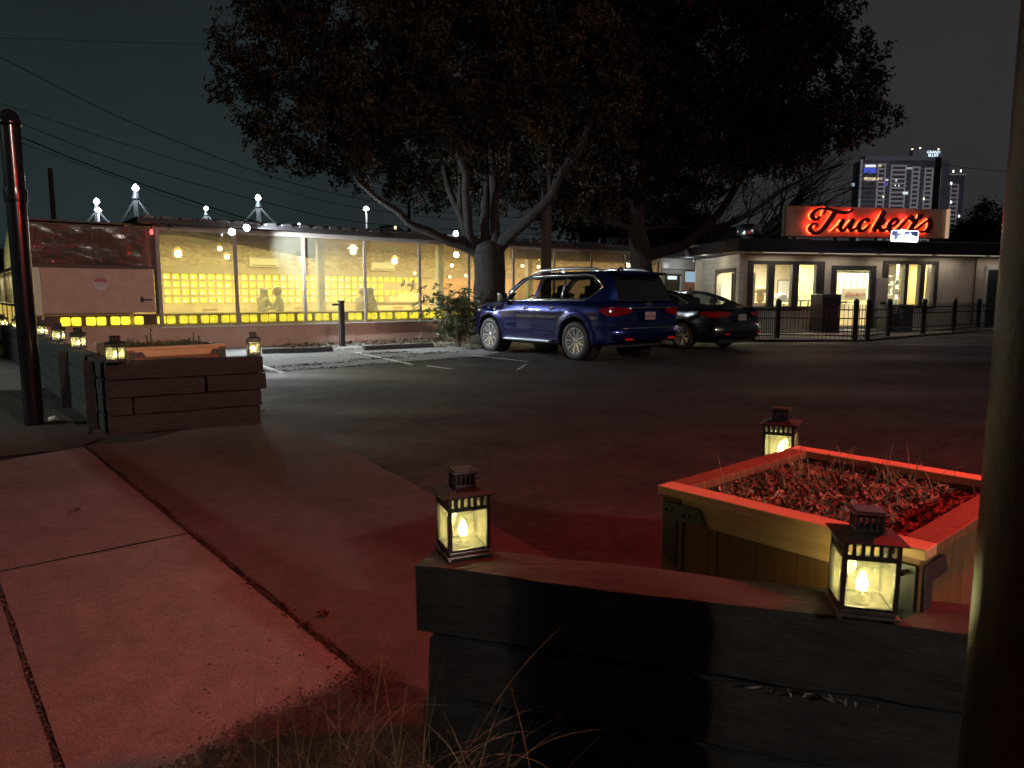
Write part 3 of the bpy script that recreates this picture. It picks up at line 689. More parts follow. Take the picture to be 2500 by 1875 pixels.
MB().box(-2.2, 24, 4.9, 5.15, 2.06, 2.30).build('wall_ledge', mat('ledge', (.30, .24, .14), .8), rb)
MB().box(-4.3, 24, .16, 5.0, .0, .05).build('interior_floor', mat('interior_floor', (.20, .13, .07), .5), rb)
MB().box(-4.25, 24, .1, 5.0, 3.02, 3.06).build('ceiling', mat('dim_ceiling', (.12, .10, .07), .9, var=.4, scale=4), rb)
MB().box(-2.3, -2.2, .1, 5.0, .0, 3.05).build('end_wall', M_IN, rb)
MB().box(9.6, 24, 4.93, 4.98, .0, 2.05).build('wood_panelling', mat('orange_panelling', (.42, .20, .08), .6, col2=(.55, .30, .14), scale=3, stretch=(8, 8, 1)), rb)
b = MB()
tb = -2.0
while tb < 8.6:
    for r_ in range(4):
        z = 1.13 + .245 * r_
        if tb > 7.0 and r_ in (0, 2) : continue
        b.box(tb, tb + .195, 4.94, 5.0, z, z + .185)
    tb += .262
M_BLOCK2 = mat('back_glass_block', (.3, .25, .02), .1, emis=(1, .84, .03), estr=1.15, spec=1.)
b.build('glass_block_panel', M_BLOCK2, rb, bevel=.03, bseg=2)
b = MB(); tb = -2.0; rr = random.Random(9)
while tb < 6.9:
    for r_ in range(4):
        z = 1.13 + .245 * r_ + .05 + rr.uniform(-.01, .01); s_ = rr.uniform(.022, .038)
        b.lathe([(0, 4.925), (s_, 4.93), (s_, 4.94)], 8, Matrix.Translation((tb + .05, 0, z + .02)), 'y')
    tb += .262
b.build('block_glints', emat('block_hot_spot', (1, .95, .62), 3.2), rb)  # highlights on the back blocks, put in as small glowing discs
for tt in (backt(787, 1.35), backt(1075, 1.35), backt(1290, 1.35)):
    MB().box(tt - .1, tt + .1, 1.25, 1.45, .05, 3.02).build('interior_column', mat('column_paint', (.30, .30, .24), .6), rb)
# dark rolled shade hanging across the inside top of the windows
b = MB(); n = 30; vs = []
for i in range(n + 1):
    tt = -1.5 + 4.0 * i / n; dz = .16 + .46 * (max(0, tt + 1.0) / 3.5) ** 1.2
    for (q, z) in ((.30, 3.02), (.26, 3.0 - dz * .5), (.30, 3.0 - dz), (.36, 3.0 - dz * .9)): vs.append((tt, q, z))
fs = [(i * 4 + j, i * 4 + j + 1, (i + 1) * 4 + j + 1, (i + 1) * 4 + j) for i in range(n) for j in range(3)]
b.add(vs, fs); tag(fixn(b.build('roll_shade', mat('dark_canvas', (.012, .012, .013), .8, var=.3, scale=5), smooth=True, loc=FO, rz=FA)), 'dark canvas shade sagging inside the first restaurant windows', 'shade')
b = MB(); b.box(9.4, 16.6, .25, .27, 2.62, 3.0); tag(b.build('roll_shade', MATS['dark_canvas'], loc=FO, rz=FA), 'dark straight shade across the top of the far restaurant windows above the vehicles', 'shade')
# solid end bay: pink door panel, polycarbonate hatch above
MB().box(T0 + .28, TP[0] - .12, -.02, .02, .955, 1.985).build('door', M_STUC, rb, bevel=.008)
b = MB(); b.tube([(TP[0] - .42, -.02, 1.27), (TP[0] - .42, -.07, 1.27), (TP[0] - .20, -.07, 1.265)], [.022, .016, .014], 8); b.box(TP[0] - .44, TP[0] - .38, -.03, -.02, 1.20, 1.34); b.build('door_handle', M_DARK, rb)
MB().box(TP[0] - .105, TP[0] - .05, -.04, .03, .93, 2.95).build('door_jamb', M_BROWN, rb)
MB().box(T0, TP[0] - .1, -.03, .06, 1.99, 2.07).build('hatch_sill', M_BROWN, rb)
MB().box(T0, T0 + .26, -.015, .05, .935, 1.99).build('corner_board', mat('pale_board', (.62, .62, .50), .6), rb)
M_POLY = glassmat('polycarbonate', (.75, .6, .5), .35, (.28, .22, .19), .45, .12)
def ribs():
    nt = M_POLY.node_tree; g = [x for x in nt.nodes if x.type == 'BSDF_GLOSSY'][0]
    tc = nt.nodes.new('ShaderNodeTexCoord'); wv = nt.nodes.new('ShaderNodeTexWave'); wv.inputs['Scale'].default_value = 9; wv.bands_direction = 'X'
    nz = nt.nodes.new('ShaderNodeTexNoise'); nz.inputs['Scale'].default_value = 1.7
    bp = nt.nodes.new('ShaderNodeBump'); bp.inputs['Strength'].default_value = .18; bp.inputs['Distance'].default_value = .02
    b2 = nt.nodes.new('ShaderNodeBump'); b2.inputs['Strength'].default_value = .16; b2.inputs['Distance'].default_value = .3
    nt.links.new(tc.outputs['Object'], wv.inputs['Vector']); nt.links.new(tc.outputs['Object'], nz.inputs['Vector'])
    nt.links.new(nz.outputs[0], b2.inputs['Height']); nt.links.new(wv.outputs['Fac'], bp.inputs['Height']); nt.links.new(b2.outputs[0], bp.inputs['Normal']); nt.links.new(bp.outputs[0], g.inputs['Normal'])
ribs()
tm = (T0 + TP[0]) / 2 - .05
MB().box(T0 + .05, tm, -.035, -.025, 2.075, 2.93).build('hatch_panel', M_POLY, rb)
MB().box(tm + .05, TP[0] - .14, -.035, -.025, 2.075, 2.93).build('hatch_panel', M_POLY, rb)
b = MB()
for (a0, a1, z0, z1) in ((T0, TP[0] - .1, 2.93, 2.97), (T0, T0 + .045, 2.07, 2.93), (tm, tm + .045, 2.07, 2.93), (TP[0] - .145, TP[0] - .105, 2.07, 2.93)): b.box(a0, a1, -.05, .03, z0, z1)
b.build('hatch_frame', M_BROWN, rb)
MB().box(T0, TP[0] - .1, .5, .55, 2.0, 2.9).build('hatch_backing', mat('hatch_back', (.10, .06, .045), .8), rb)
for zz in (2.25, 2.5, 2.72): MB().box(tm + .35, TP[0] - .25, .42, .48, zz, zz + .05).build('rack_shelf', mat('brass_shelf', (.35, .22, .1), .5), rb)
M_REDL = emat('red_lamp_lens', (1, .05, .05), 6.)
for tt in (T0 + .02, TP[0] - .12):
    MB().lathe([(0, -.05), (.03, -.04), (.035, 0), (.03, .06), (0, .08)], 12, Matrix.Translation((tt, -.06, 2.86))).build('marker_lamp', M_REDL, rb, smooth=True)
# gable end of the roof over the solid bay
# sticker
sg = tag(empty('no_trespassing_sign', fq(facade_t(255), -.028, 1.63), FA), 'round red and white no trespassing sticker on the pink door', 'sign')
poly = [(.15 * math.cos(a), .15 * math.sin(a)) for a in [R(22.5 + 45 * k) for k in range(8)]]
poly = [(.15 * math.cos(R(a)), .15 * math.sin(R(a))) for a in range(0, 360, 12)]
b = MB(); b.prism(poly, -.003, .0, Matrix.Identity(4)); fixn(b.build('plate', mat('sticker_white', (.5, .42, .42), .5), sg))
top = [(.145 * math.cos(R(a)), .145 * math.sin(R(a))) for a in range(8, 173, 11)]
b = MB(); b.prism(top, -.006, -.0032, Matrix.Identity(4)); fixn(b.build('red_field', mat('sticker_red', (.30, .02, .025), .5), sg))
text_obj('lettering', 'NO', .065, mat('sticker_letter', (.62, .5, .5), .5), sg, Matrix.Translation((0, -.008, .105)) @ FACE, .0005)
text_obj('lettering', 'TRESPASSING', .042, MATS['sticker_letter'], sg, Matrix.Translation((0, -.008, .050)) @ FACE, .0005)
text_obj('lettering', 'PRIVATE PROPERTY', .028, mat('sticker_dark', (.06, .03, .03), .5), sg, Matrix.Translation((0, -.006, -.03)) @ FACE, .0005)
# side wall turning the corner to the left
sw = tag(empty('side_wing', fq(T0, 0), FA), 'narrow glazed side wall of the restaurant at the far left behind the tall pole', 'building wing')
MB().box(-.14, 0, .02, 13, 0, .62).build('lower_wall', M_STUC, sw)
MB().box(-.10, -.02, .02, 13, 1.98, 2.06).build('ledge', mat('pale_ledge', (.45, .42, .3), .6), sw)
MB().box(-.12, 0, .02, 13, 1.10, 1.16).build('ledge', MATS['pale_ledge'], sw)
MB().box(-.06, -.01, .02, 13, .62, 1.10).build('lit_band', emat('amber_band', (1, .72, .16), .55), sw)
for k in range(7):
    q0 = .1 + k * 1.85
    MB().box(-.05, -.03, q0, q0 + 1.7, 1.17, 1.97).build('window_pane', M_PANE, sw); MB().box(-.08, .0, q0 + 1.71, q0 + 1.84, .62, 1.98).build('window_post', M_BROWN if k == 2 else M_FRAME, sw)
MB().box(-.9, -.85, .1, 13, .6, 2.0).build('inner_wall', mat('cream_room', (.6, .58, .4), .8), sw) if False else None
MB().box(.25, .3, .1, 13, .0, 2.05).build('inner_wall', mat('cream_room', (.60, .58, .40), .8), sw)
for k in range(5):
    MB().box(.18, .24, 1.0 + k * 1.9, 1.3 + k * 1.9, 1.25, 1.75).build('glass_block_panel', M_BLOCK2, sw)
lamp('room_light', 'AREA', (.1, 5, 1.9), 110, (1, .93, .62), parent=sw, size=.15, size_y=9)
# pale arch of fabric above the side wing
pa = []
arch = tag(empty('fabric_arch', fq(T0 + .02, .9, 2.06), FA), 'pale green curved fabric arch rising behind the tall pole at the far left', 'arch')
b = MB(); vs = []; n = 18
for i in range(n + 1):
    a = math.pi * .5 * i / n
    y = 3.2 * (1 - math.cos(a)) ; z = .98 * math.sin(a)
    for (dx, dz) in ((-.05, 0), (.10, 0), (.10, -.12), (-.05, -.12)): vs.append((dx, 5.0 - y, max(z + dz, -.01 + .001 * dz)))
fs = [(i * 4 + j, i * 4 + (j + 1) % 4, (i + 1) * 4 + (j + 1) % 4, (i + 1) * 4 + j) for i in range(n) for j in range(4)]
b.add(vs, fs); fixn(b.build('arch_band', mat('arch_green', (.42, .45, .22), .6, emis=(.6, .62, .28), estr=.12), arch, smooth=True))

# --- things inside the restaurant
def local_thing(name, t, q, z, label, cat, group=None, rz=0):
    return tag(empty(name, fq(t, q, z), FA + rz), label, cat, group)
M_AC = mat('ac_plastic', (.62, .56, .36), .5)
def make_ac():
    t = empty('air_conditioner'); MB().box(-.48, .48, -.2, 0, 0, .30).build('casing', M_AC, t, bevel=.03, bseg=3)
    MB().box(-.42, .42, -.215, -.19, .035, .075).build('louvre', mat('louvre_dark', (.12, .1, .06), .6), t); return t
ac = make_ac(); ac.location = fq(backt(648, 4.95), 4.95, 2.30); ac.rotation_euler.z = FA; tag(ac, 'wall air conditioner seen through the second restaurant window from the left', 'air conditioner', 'restaurant air conditioners')
a2 = dup(ac); a2.location = fq(backt(934, 4.95), 4.95, 2.28); tag(a2, 'wall air conditioner seen through the fourth restaurant window from the left', 'air conditioner', 'restaurant air conditioners')
M_PEND = emat('warm_pendant', (1, .74, .34), 14.)
def make_pend():
    t = empty('pendant_lamp'); MB().lathe([(0, -.06), (.045, -.045), (.06, 0), (.045, .045), (.015, .07), (0, .07)], 16).build('bulb', M_PEND, t, smooth=True)
    MB().tube([(0, 0, .07), (0, 0, .55)], .006, 6).build('cord', M_DARK, t)
    MB().lathe([(.10, .05), (.02, .12), (.0, .12)], 16).build('shade', mat('brass_shade', (.4, .25, .1), .4, metal=.6), t, smooth=True); return t
p0 = None
PENDS = [(447, 620, 3.4, 'above the left end of the first window'), (548, 607, 3.0, 'beside the first window post under the left floodlight'), (564, 628, 2.6, 'low beside the right edge of the first window'),
         (742, 632, 3.0, 'beside the second window post'), (868, 614, 2.5, 'bright, at the right edge of the third window'), (967, 638, 3.2, 'wide glow in the fourth window'),
         (1015, 667, 3.6, 'small, on the fifth window post'), (1100, 676, 3.8, 'low, left of the first tree trunk'), (1116, 622, 2.2, 'high and wide, left of the first tree trunk'),
         (1139, 673, 3.4, 'small, behind the post left of the first tree trunk'), (1105, 648, 4.2, 'tiny and pale, between two lamps left of the trunk'), (1220, 675, 3.0, 'at the right edge of the first tree trunk'),
         (1275, 649, 3.9, 'small and pale, right of the first tree trunk'), (1315, 628, 2.4, 'beside the utility pole'), (1490, 632, 1.6, 'bright, left of the second tree trunk'), (1314, 651, 4.1, 'tiny and pale, just below the lamp beside the utility pole')]
for (u, v, q, d) in PENDS:
    tt = backt(u, q); wp = fq(tt, q); z = at(u, v, wp.y).z
    if p0 is None: p0 = make_pend(); o = p0
    else: o = dup(p0)
    o.location = (wp.x, wp.y, z); tag(o, 'glowing pendant bulb ' + d, 'lamp', 'restaurant pendant lamps')
    o.scale = (.8, .8, .8) if v > 660 else (1.7, 1.7, 1.7) if (u, v) in ((447, 620), (868, 614), (967, 638), (1116, 622), (1490, 632), (1315, 628)) else (1.1, 1.1, 1.1)
for tt in (-.4, 2.0, 4.6, 7.2, 9.8, 12.4, 15.0, 18.0, 21.0):
    lamp('ceiling_light', 'AREA', (tt, 2.7, 2.98), 240 if tt < 8 else 200, (1, .91, .46) if tt < 9 else (1, .76, .40), parent=rb, size=1.6, size_y=.5)
# tables and chairs
M_TBL = mat('table_wood', (.22, .14, .06), .4)
def make_table():
    t = empty('dining_table'); MB().box(-.6, .6, -.35, .35, .72, .76).build('tabletop', M_TBL, t, bevel=.008)
    MB().lathe([(.22, 0), (.22, .02), (.04, .05), (.035, .72)], 16).build('pedestal', M_DARK, t, smooth=True); return t
def make_chair():
    t = empty('chair'); MB().box(-.21, .21, -.2, .2, .43, .46).build('seat', M_TBL, t, bevel=.01)
    b = MB()
    for k in range(5): b.box(-.18 + .08 * k, -.16 + .08 * k, .18, .2, .46, .86)
    b.box(-.2, .2, .175, .205, .86, .93); b.build('backrest', M_TBL, t)
    for (x, y) in ((-.19, -.18), (.19, -.18), (-.19, .18), (.19, .18)): MB().box(x - .015, x + .015, y - .015, y + .015, 0, .43).build('leg', M_DARK, t)
    return t
t0_ = None; c0_ = None
for i, (tt, q, d) in enumerate(((-.4, 2.3, 'behind the first window'), (1.6, 1.9, 'between the two diners on the left'), (3.0, 3.2, 'empty, far back behind the third window'), (5.1, 2.0, 'between the diners on the right'), (7.2, 2.6, 'behind the fifth window'))):
    if t0_ is None: t0_ = make_table(); o = t0_
    else: o = dup(t0_)
    o.location = fq(tt, q, .05); o.rotation_euler.z = FA; tag(o, 'wooden dining table ' + d, 'table', 'dining tables')
for i, (tt, q, rz, d) in enumerate(((-1.1, 3.0, .3, 'left of the table behind the first window'), (.4, 3.0, 0, 'right of the table behind the first window'), (2.6, 3.9, .2, 'left of the empty table behind the third window'), (3.5, 3.9, -.2, 'right of the empty table behind the third window'),
                                (6.9, 3.3, 0, 'left of the table behind the fifth window'), (7.7, 3.3, .1, 'right of the table behind the fifth window'))):
    if c0_ is None: c0_ = make_chair(); o = c0_
    else: o = dup(c0_)
    o.location = fq(tt, q, .05); o.rotation_euler.z = FA + rz; tag(o, 'slat back wooden chair ' + d, 'chair', 'dining chairs')
# bench back visible low between the diners
tag(MB().box(4.35, 4.75, 1.0, 1.1, .05, 1.22).build('bench', M_BROWN, loc=FO, rz=FA), 'dark bench back beside the black bollard, seen through the glass', 'bench')
# counter with stacked boxes in the fifth bay
ct = local_thing('bar_counter', 7.0, 3.9, .05, 'cream counter with stepped shelves seen through the fifth window', 'counter')
b = MB(); b.box(-.9, 1.4, 0, .5, 0, 1.05); b.build('front', mat('counter_cream', (.6, .42, .18), .6), ct)
MB().box(-.95, 1.45, -.05, .55, 1.05, 1.1).build('top', M_TBL, ct)
MB().box(-.1, 1.2, .2, .5, 1.1, 1.28).build('shelf', MATS['counter_cream'], ct); MB().box(.3, 1.2, .3, .5, 1.28, 1.42).build('shelf', MATS['counter_cream'], ct)
# ceiling fan / duct on the right and stacked dark fans
fn = local_thing('wall_fan', backt(1283, 3.2), 3.2, 2.62, 'round dark wall fan high inside, right of the first tree trunk', 'fan')
b = MB()
for rr_ in (.09, .17, .25): b.tube([(rr_ * math.cos(k * .35), 0, rr_ * math.sin(k * .35)) for k in range(19)], .008, 5)
b.build('grille', M_DARK, fn)
for k in range(3):
    a = k * 2.09 + .4; MB().add([(0, .02, 0), (.22 * math.cos(a), .03, .22 * math.sin(a)), (.2 * math.cos(a + .7), .05, .2 * math.sin(a + .7))], [(0, 1, 2)]).build('blade', M_DARK, fn)
MB().tube([(0, .05, 0), (0, .25, .0), (.0, .3, .4)], .03, 8).build('bracket', M_DARK, fn)

# --- people
M_SKIN = mat('skin', (.35, .2, .13), .6)
def person(t, q, rz, label, shirt, hair, long_hair=False, pose=0, lean=.1, hgt=1.0):
    root = tag(empty('person', fq(t, q, .10), FA + rz), label, 'person'); root.scale = (1.1, 1.1, 1.1)
    P_ = {}
    J = [('pelvis', (0, 0, .52), .125), ('waist', (0, .02 + lean * .2, .68), .120), ('chest', (0, .02 + lean * .6, .90), .145), ('up', (0, .02 + lean * .8, 1.03), .115), ('neck', (0, .02 + lean, 1.12), .055), ('head0', (0, .035 + lean * 1.1, 1.17), .07), ('head1', (0, .045 + lean * 1.15, 1.245), .096), ('head2', (0, .04 + lean * 1.15, 1.325), .075)]
    E_ = [(0, 1), (1, 2), (2, 3), (3, 4), (4, 5), (5, 6), (6, 7)]
    for sx in (-1, 1):
        b_ = len(J); J += [('sh', (sx * .17, lean * .8, 1.04), .065), ('el', (sx * .24, .12 + lean, .82), .046), ('wr', (sx * (.10 if pose == 0 else .16), .33 + lean * .6, .80), .03), ('ha', (sx * (.07 if pose == 0 else .13), .42 + lean * .6, .80), .034)]
        E_ += [(3, b_), (b_, b_ + 1), (b_ + 1, b_ + 2), (b_ + 2, b_ + 3)]
        b_ = len(J); J += [('hip', (sx * .10, .05, .50), .095), ('kn', (sx * .13, .46, .50), .068), ('an', (sx * .13, .48, .09), .042), ('to', (sx * .14, .62, .045), .036)]
        E_ += [(0, b_), (b_, b_ + 1), (b_ + 1, b_ + 2), (b_ + 2, b_ + 3)]
    me = bpy.data.meshes.new('body'); me.from_pydata([j[1] for j in J], E_, []); o = bpy.data.objects.new('body', me); COL.objects.link(o); o.parent = root
    me.materials.append(shirt)
    md = o.modifiers.new('skin', 'SKIN'); 
    for i, j in enumerate(J):
        me.skin_vertices[0].data[i].radius = (j[2] * (1.25 if j[0] in ('chest', 'up', 'waist', 'pelvis') else 1), j[2] * (.85 if j[0] in ('chest', 'up', 'waist', 'pelvis') else 1))
        me.skin_vertices[0].data[i].use_root = (i == 0)
    s2 = o.modifiers.new('sub', 'SUBSURF'); s2.levels = 2; s2.render_levels = 2
    hp = Vector((0, .045 + lean * 1.15, 1.255))
    b = MB(); n = 14; M_ = Matrix.Translation(hp)
    prof = [(0, .125), (.06, .115), (.100, .07), (.112, .02), (.108, -.03)] + ([(.115, -.10), (.13, -.20), (.12, -.26), (.03, -.28)] if long_hair else [(.095, -.06)])
    Mh = Matrix.Translation(hp + Vector((0, -.022, .0)))
    b.lathe(prof, 20, Mh); b.build('hair', hair, root, smooth=True)
    # face: nose, ears
    b = MB(); b.lathe([(0, .10), (.072, .07), (.083, .01), (.072, -.05), (.04, -.10), (0, -.115)], 16, Matrix.Translation(hp + Vector((0, .022, 0)))); 
    b.tube([hp + Vector((0, .10, .015)), hp + Vector((0, .122, -.022)), hp + Vector((0, .10, -.03))], [.008, .014, .01], 6)
    b.build('face', M_SKIN, root, smooth=True)
    return root
MH1 = mat('dark_hair', (.03, .02, .015), .6); MH2 = mat('brown_hair', (.07, .04, .02), .6)
person(backt(641, 2.6), 2.6, -1.2, 'seated woman with long hair, leftmost diner, seen as a pale silhouette', mat('grey_shirt', (.10, .085, .05), .8), MH2, True, 0, .08)
person(backt(690, 1.5), 1.5, 1.0, 'broad shouldered seated diner with short hair, second from left, back to the window', mat('olive_shirt', (.11, .09, .05), .8), MH2, False, 1, .05)
person(backt(878, 1.9), 1.9, -1.3, 'seated diner in a plain shirt partly behind the third window post', mat('tan_shirt', (.15, .11, .06), .8), MH2, False, 0, .12)
person(backt(922, 1.1), 1.1, 1.2, 'seated woman with dark shoulder length hair leaning left over the table, rightmost diner', mat('plum_shirt', (.07, .045, .035), .8), MH1, True, 0, .14)

# --- things on the outside of the restaurant
M_FLOOD = emat('flood_lens', (.85, .93, 1), 90.)
def flood(u, v, label, tgt, pw, yy=None):
    tt = facade_t(u); p = fq(tt, -.48); z = at(u, v, p.y).z
    t = tag(empty('floodlight', (p.x, p.y, z), FA), label, 'floodlight', 'floodlights under the roof edge')
    MB().lathe([(.03, .12), (.07, .08), (.085, .0)], 16, None, 'y').build('housing', M_DARK, t, smooth=True)
    MB().lathe([(.075, -.0), (.08, -.015), (.05, -.04), (0, -.05)], 16, None, 'y').build('lens', M_FLOOD, t, smooth=True)
    MB().tube([(0, .1, 0), (0, .2, .12)], .02, 8).build('bracket', M_DARK, t)
    if pw: lamp('flood_beam', 'SPOT', (p.x, p.y, z) , pw, (.80, .90, 1), .05, None, tgt, 98, .7).location += Vector((FQ.x * -.08, FQ.y * -.08, -.02))
flood(564, 566, 'bright white floodlight on the roof edge over the first window post', fq(.4, -2.9), 1150)
flood(599, 556, 'bright white floodlight on the roof edge, right hand one of the close pair', fq(8.5, -2.4, .6), 2300)
flood(1094, 570, 'small round floodlight on the roof edge beside the first tree', None, 0)
cm = tag(empty('security_camera', fq(facade_t(425), -.30, 3.03), FA), 'small dark security camera under the roof edge above the first window', 'camera')
MB().tube([(0, .1, .03), (0, -.02, .0)], .012, 6).build('arm', M_DARK, cm); MB().lathe([(0, -.1), (.04, -.09), (.04, .04), (0, .05)], 12, None, 'y').build('camera_body', M_DARK, cm, smooth=True)
# bollard and wheel stops
bp_ = G(836, 846); bz = at(836, 735, bp_.y).z
bo = tag(empty('bollard', (bp_.x, bp_.y, 0), FA), 'square black bollard with a short side arm between the wheel stops', 'bollard')
MB().box(-.065, .065, -.065, .065, 0, bz).build('post', M_DARK, bo, bevel=.01); MB().box(-.26, -.065, -.02, .02, bz - .12, bz - .07).build('arm', M_DARK, bo); MB().box(-.075, .075, -.075, .075, bz - .02, bz + .02).build('cap', M_DARK, bo, bevel=.01)
def wheel_stop(p, q, label):
    p = Vector(p); q = Vector(q); d = q - p; L = d.length; t = tag(empty('wheel_stop', p, math.atan2(d.y, d.x)), label, 'wheel stop', 'wheel stops along the restaurant wall')
    Mx = Matrix(((0, 1, 0, 0), (1, 0, 0, 0), (0, 0, 1, 0), (0, 0, 0, 1)))
    b = MB(); b.prism([(-.08, 0), (.08, 0), (.07, .07), (.045, .12), (-.045, .12), (-.07, .07)], 0, L, Mx); fixn(b.build('curb', mat('stop_rubber', (.045, .045, .048), .8, var=.3, scale=8, bump=.4), t, bevel=.01))
    for x in (.3, L - .3): MB().lathe([(.02, .12), (.02, .128), (0, .13)], 10, Matrix.Translation((x, 0, 0))).build('bolt', M_BASE, t)
wheel_stop(G(640, 864), G(812, 858), 'concrete wheel stop behind the right end lantern of the left timber wall'); wheel_stop(G(888, 856), G(1056, 848), 'concrete wheel stop right of the square bollard')
# sprinkler plume / pale stain pipe by the wall
tag(MB().tube([fq(facade_t(1010), -.3, 0), fq(facade_t(1010), -.3, .12), fq(facade_t(1020), -.25, .26)], [.02, .018, .012], 6).build('bent_pipe', mat('pale_pvc', (.4, .34, .3), .6)), 'short pale bent pipe at the foot of the wall behind the right wheel stop', 'pipe')

# ================================================================== VEHICLES  (local: x = forward from rear bumper, y = left, z = up)
def lerp_curve(pts, x):
    if x <= pts[0][0]: return pts[0][1]
    for (a, b_) in zip(pts[:-1], pts[1:]):
        if x <= b_[0]:
            k = (x - a[0]) / max(1e-9, b_[0] - a[0]); return a[1] + (b_[1] - a[1]) * k
    return pts[-1][1]
def smooth_poly(pts, it=2):
    for _ in range(it):
        out = []
        for i in range(len(pts)):
            a = Vector(pts[i]); b_ = Vector(pts[(i + 1) % len(pts)]); out += [a * .75 + b_ * .25, a * .25 + b_ * .75]
        pts = out
    return [tuple(p) for p in pts]
def inpoly(x, y, poly):
    c = False; j = len(poly) - 1
    for i in range(len(poly)):
        xi, yi = poly[i]; xj, yj = poly[j]
        if (yi > y) != (yj > y) and x < (xj - xi) * (y - yi) / (yj - yi) + xi: c = not c
        j = i
    return c
def dens(poly, step):
    out = []
    for i in range(len(poly)):
        a = Vector(poly[i]); b_ = Vector(poly[(i + 1) % len(poly)]); k = max(1, int((b_ - a).length / step + .5))
        out += [tuple(a + (b_ - a) * (j / k)) for j in range(k)]
    return out
def arch_pts(cx, r, z0, n=22):
    a0 = math.asin(max(-1, min(1, (z0 - r * 0) / 1))) if False else 0
    out = []
    # from front side of arch (x+) over to rear side
    base = math.asin((z0 - ARCZ) / r)
    for i in range(n + 1):
        a = base + (math.pi - 2 * base) * i / n; out.append((cx + r * math.cos(a), ARCZ + r * math.sin(a)))
    return out
ARCZ = .42
def make_side(sil, windows, W, step=.055):
    """triangulated side skin; W(x,z) gives half width"""
    out = dens(sil, step); wins = [dens(w_, step * .8) for w_ in windows]
    verts = [Vector(p) for p in out]; edges = [(i, (i + 1) % len(out)) for i in range(len(out))]
    for wp in wins:
        o = len(verts); verts += [Vector(p) for p in wp]; edges += [(o + i, o + (i + 1) % len(wp)) for i in range(len(wp))]
    xs = [p[0] for p in sil]; zs = [p[1] for p in sil]
    x = min(xs) + step * .7; row = 0
    bnd = verts[:]
    while x < max(xs):
        z = min(zs) + step * (.4 + .5 * (row % 2))
        while z < max(zs):
            if inpoly(x, z, out) and not any(inpoly(x, z, wp) for wp in wins):
                if min((bv.x - x) ** 2 + (bv.y - z) ** 2 for bv in bnd) > (step * .45) ** 2: verts.append(Vector((x, z)))
            z += step
        x += step * .87; row += 1
    V_, E_, F_, _, _, _ = delaunay_2d_cdt(verts, edges, [], 0, 1e-5)
    fs = []
    for f in F_:
        c = sum((V_[i] for i in f), Vector((0, 0))) / len(f)
        if inpoly(c.x, c.y, out) and not any(inpoly(c.x, c.y, wp) for wp in wins): fs.append(tuple(f))
    return V_, fs, out
def make_vehicle(root, sil, windows, W, paint, crown=.035, skipglass=(), cuts=6, capskip=None):
    V_, fs, out = make_side(sil, windows, W)
    b = MB()
    for s_ in (1, -1):
        vs = [(v.x, s_ * W(v.x, v.y), v.y) for v in V_]
        b.add(vs, [f if s_ > 0 else f[::-1] for f in fs])
    # cap strip round the whole outline
    n = len(out); o = len(b.v); m_ = cuts
    cx = sum(p[0] for p in out) / n; cz = sum(p[1] for p in out) / n
    for i, p in enumerate(out):
        a = Vector(out[i - 1]); c = Vector(out[(i + 1) % n]); t = (c - a).normalized(); nn = Vector((t.y, -t.x))
        area = 1
        wv = W(p[0], p[1])
        for j in range(m_ + 1):
            k = j / m_ * 2 - 1; cr = crown * (1 - k * k) if p[1] > .7 else crown * .5 * (1 - k * k) * (1 if (p[0] < .2 or p[0] > 4.4) else 0)
            q = Vector(p) + nn * cr * SGN[0]
            b.v.append((q.x, wv * k, q.y))
    for i in range(n):
        mid = ((out[i][0] + out[(i + 1) % n][0]) / 2, (out[i][1] + out[(i + 1) % n][1]) / 2)
        if capskip and capskip(*mid): continue
        for j in range(m_):
            a_ = o + i * (m_ + 1) + j; b_ = o + ((i + 1) % n) * (m_ + 1) + j
            b.f.append((a_, b_, b_ + 1, a_ + 1))
    ob = b.build('body', paint, root)
    bm = bmesh.new(); bm.from_mesh(ob.data); bmesh.ops.remove_doubles(bm, verts=bm.verts, dist=.0008); bmesh.ops.recalc_face_normals(bm, faces=bm.faces); bm.to_mesh(ob.data); bm.free()
    ob.data.shade_smooth(); ob.data.set_sharp_from_angle(angle=R(38))
    return ob, out
SGN = [1]
def side_patch(name, poly, W, off, m, root, both=True, step=.07, thick=None):
    V_, fs, out = make_side(poly, [], W, step)
    res = []
    for s_ in ((1, -1) if both else (1,)):
        b = MB(); b.add([(v.x, s_ * (W(v.x, v.y) + off), v.y) for v in V_], [f if s_ > 0 else f[::-1] for f in fs])
        o = b.build(name, m, root, smooth=True); res.append(o)
        if thick: md = o.modifiers.new('so', 'SOLIDIFY'); md.thickness = thick; md.offset = 0
    return res
def side_tube(name, pts, W, off, r, m, root, both=True, closed=False, n=6):
    pts = dens(pts, .06) if closed else [tuple(Vector(a) + (Vector(b_) - Vector(a)) * (j / 5)) for a, b_ in zip(pts[:-1], pts[1:]) for j in range(5)] + [pts[-1]]
    if closed: pts = pts + [pts[0]]
    for s_ in ((1, -1) if both else (1,)):
        MB().tube([(p[0], s_ * (W(*p) + off), p[1]) for p in pts], r, n, cap=not closed).build(name, m, root, smooth=True)
def paint_mat(name, col, flake=.0, metal=.35):
    m = mat(name, col, .27, metal=metal, coat=1., spec=.5); b = m.node_tree.nodes['Principled BSDF']; b.inputs['Coat Roughness'].default_value = .02
    return m
M_BLUE = paint_mat('blue_paint', (.002, .008, .085), metal=.72)
M_CARBLK = paint_mat('black_paint', (.006, .006, .008), metal=.2)
M_CHROME = mat('chrome', (.75, .76, .78), .14, metal=1.)
M_SATIN = mat('satin_rail', (.60, .62, .65), .3, metal=.9)
M_TYRE = mat('tyre_rubber', (.014, .014, .015), .6, var=.2, scale=20)
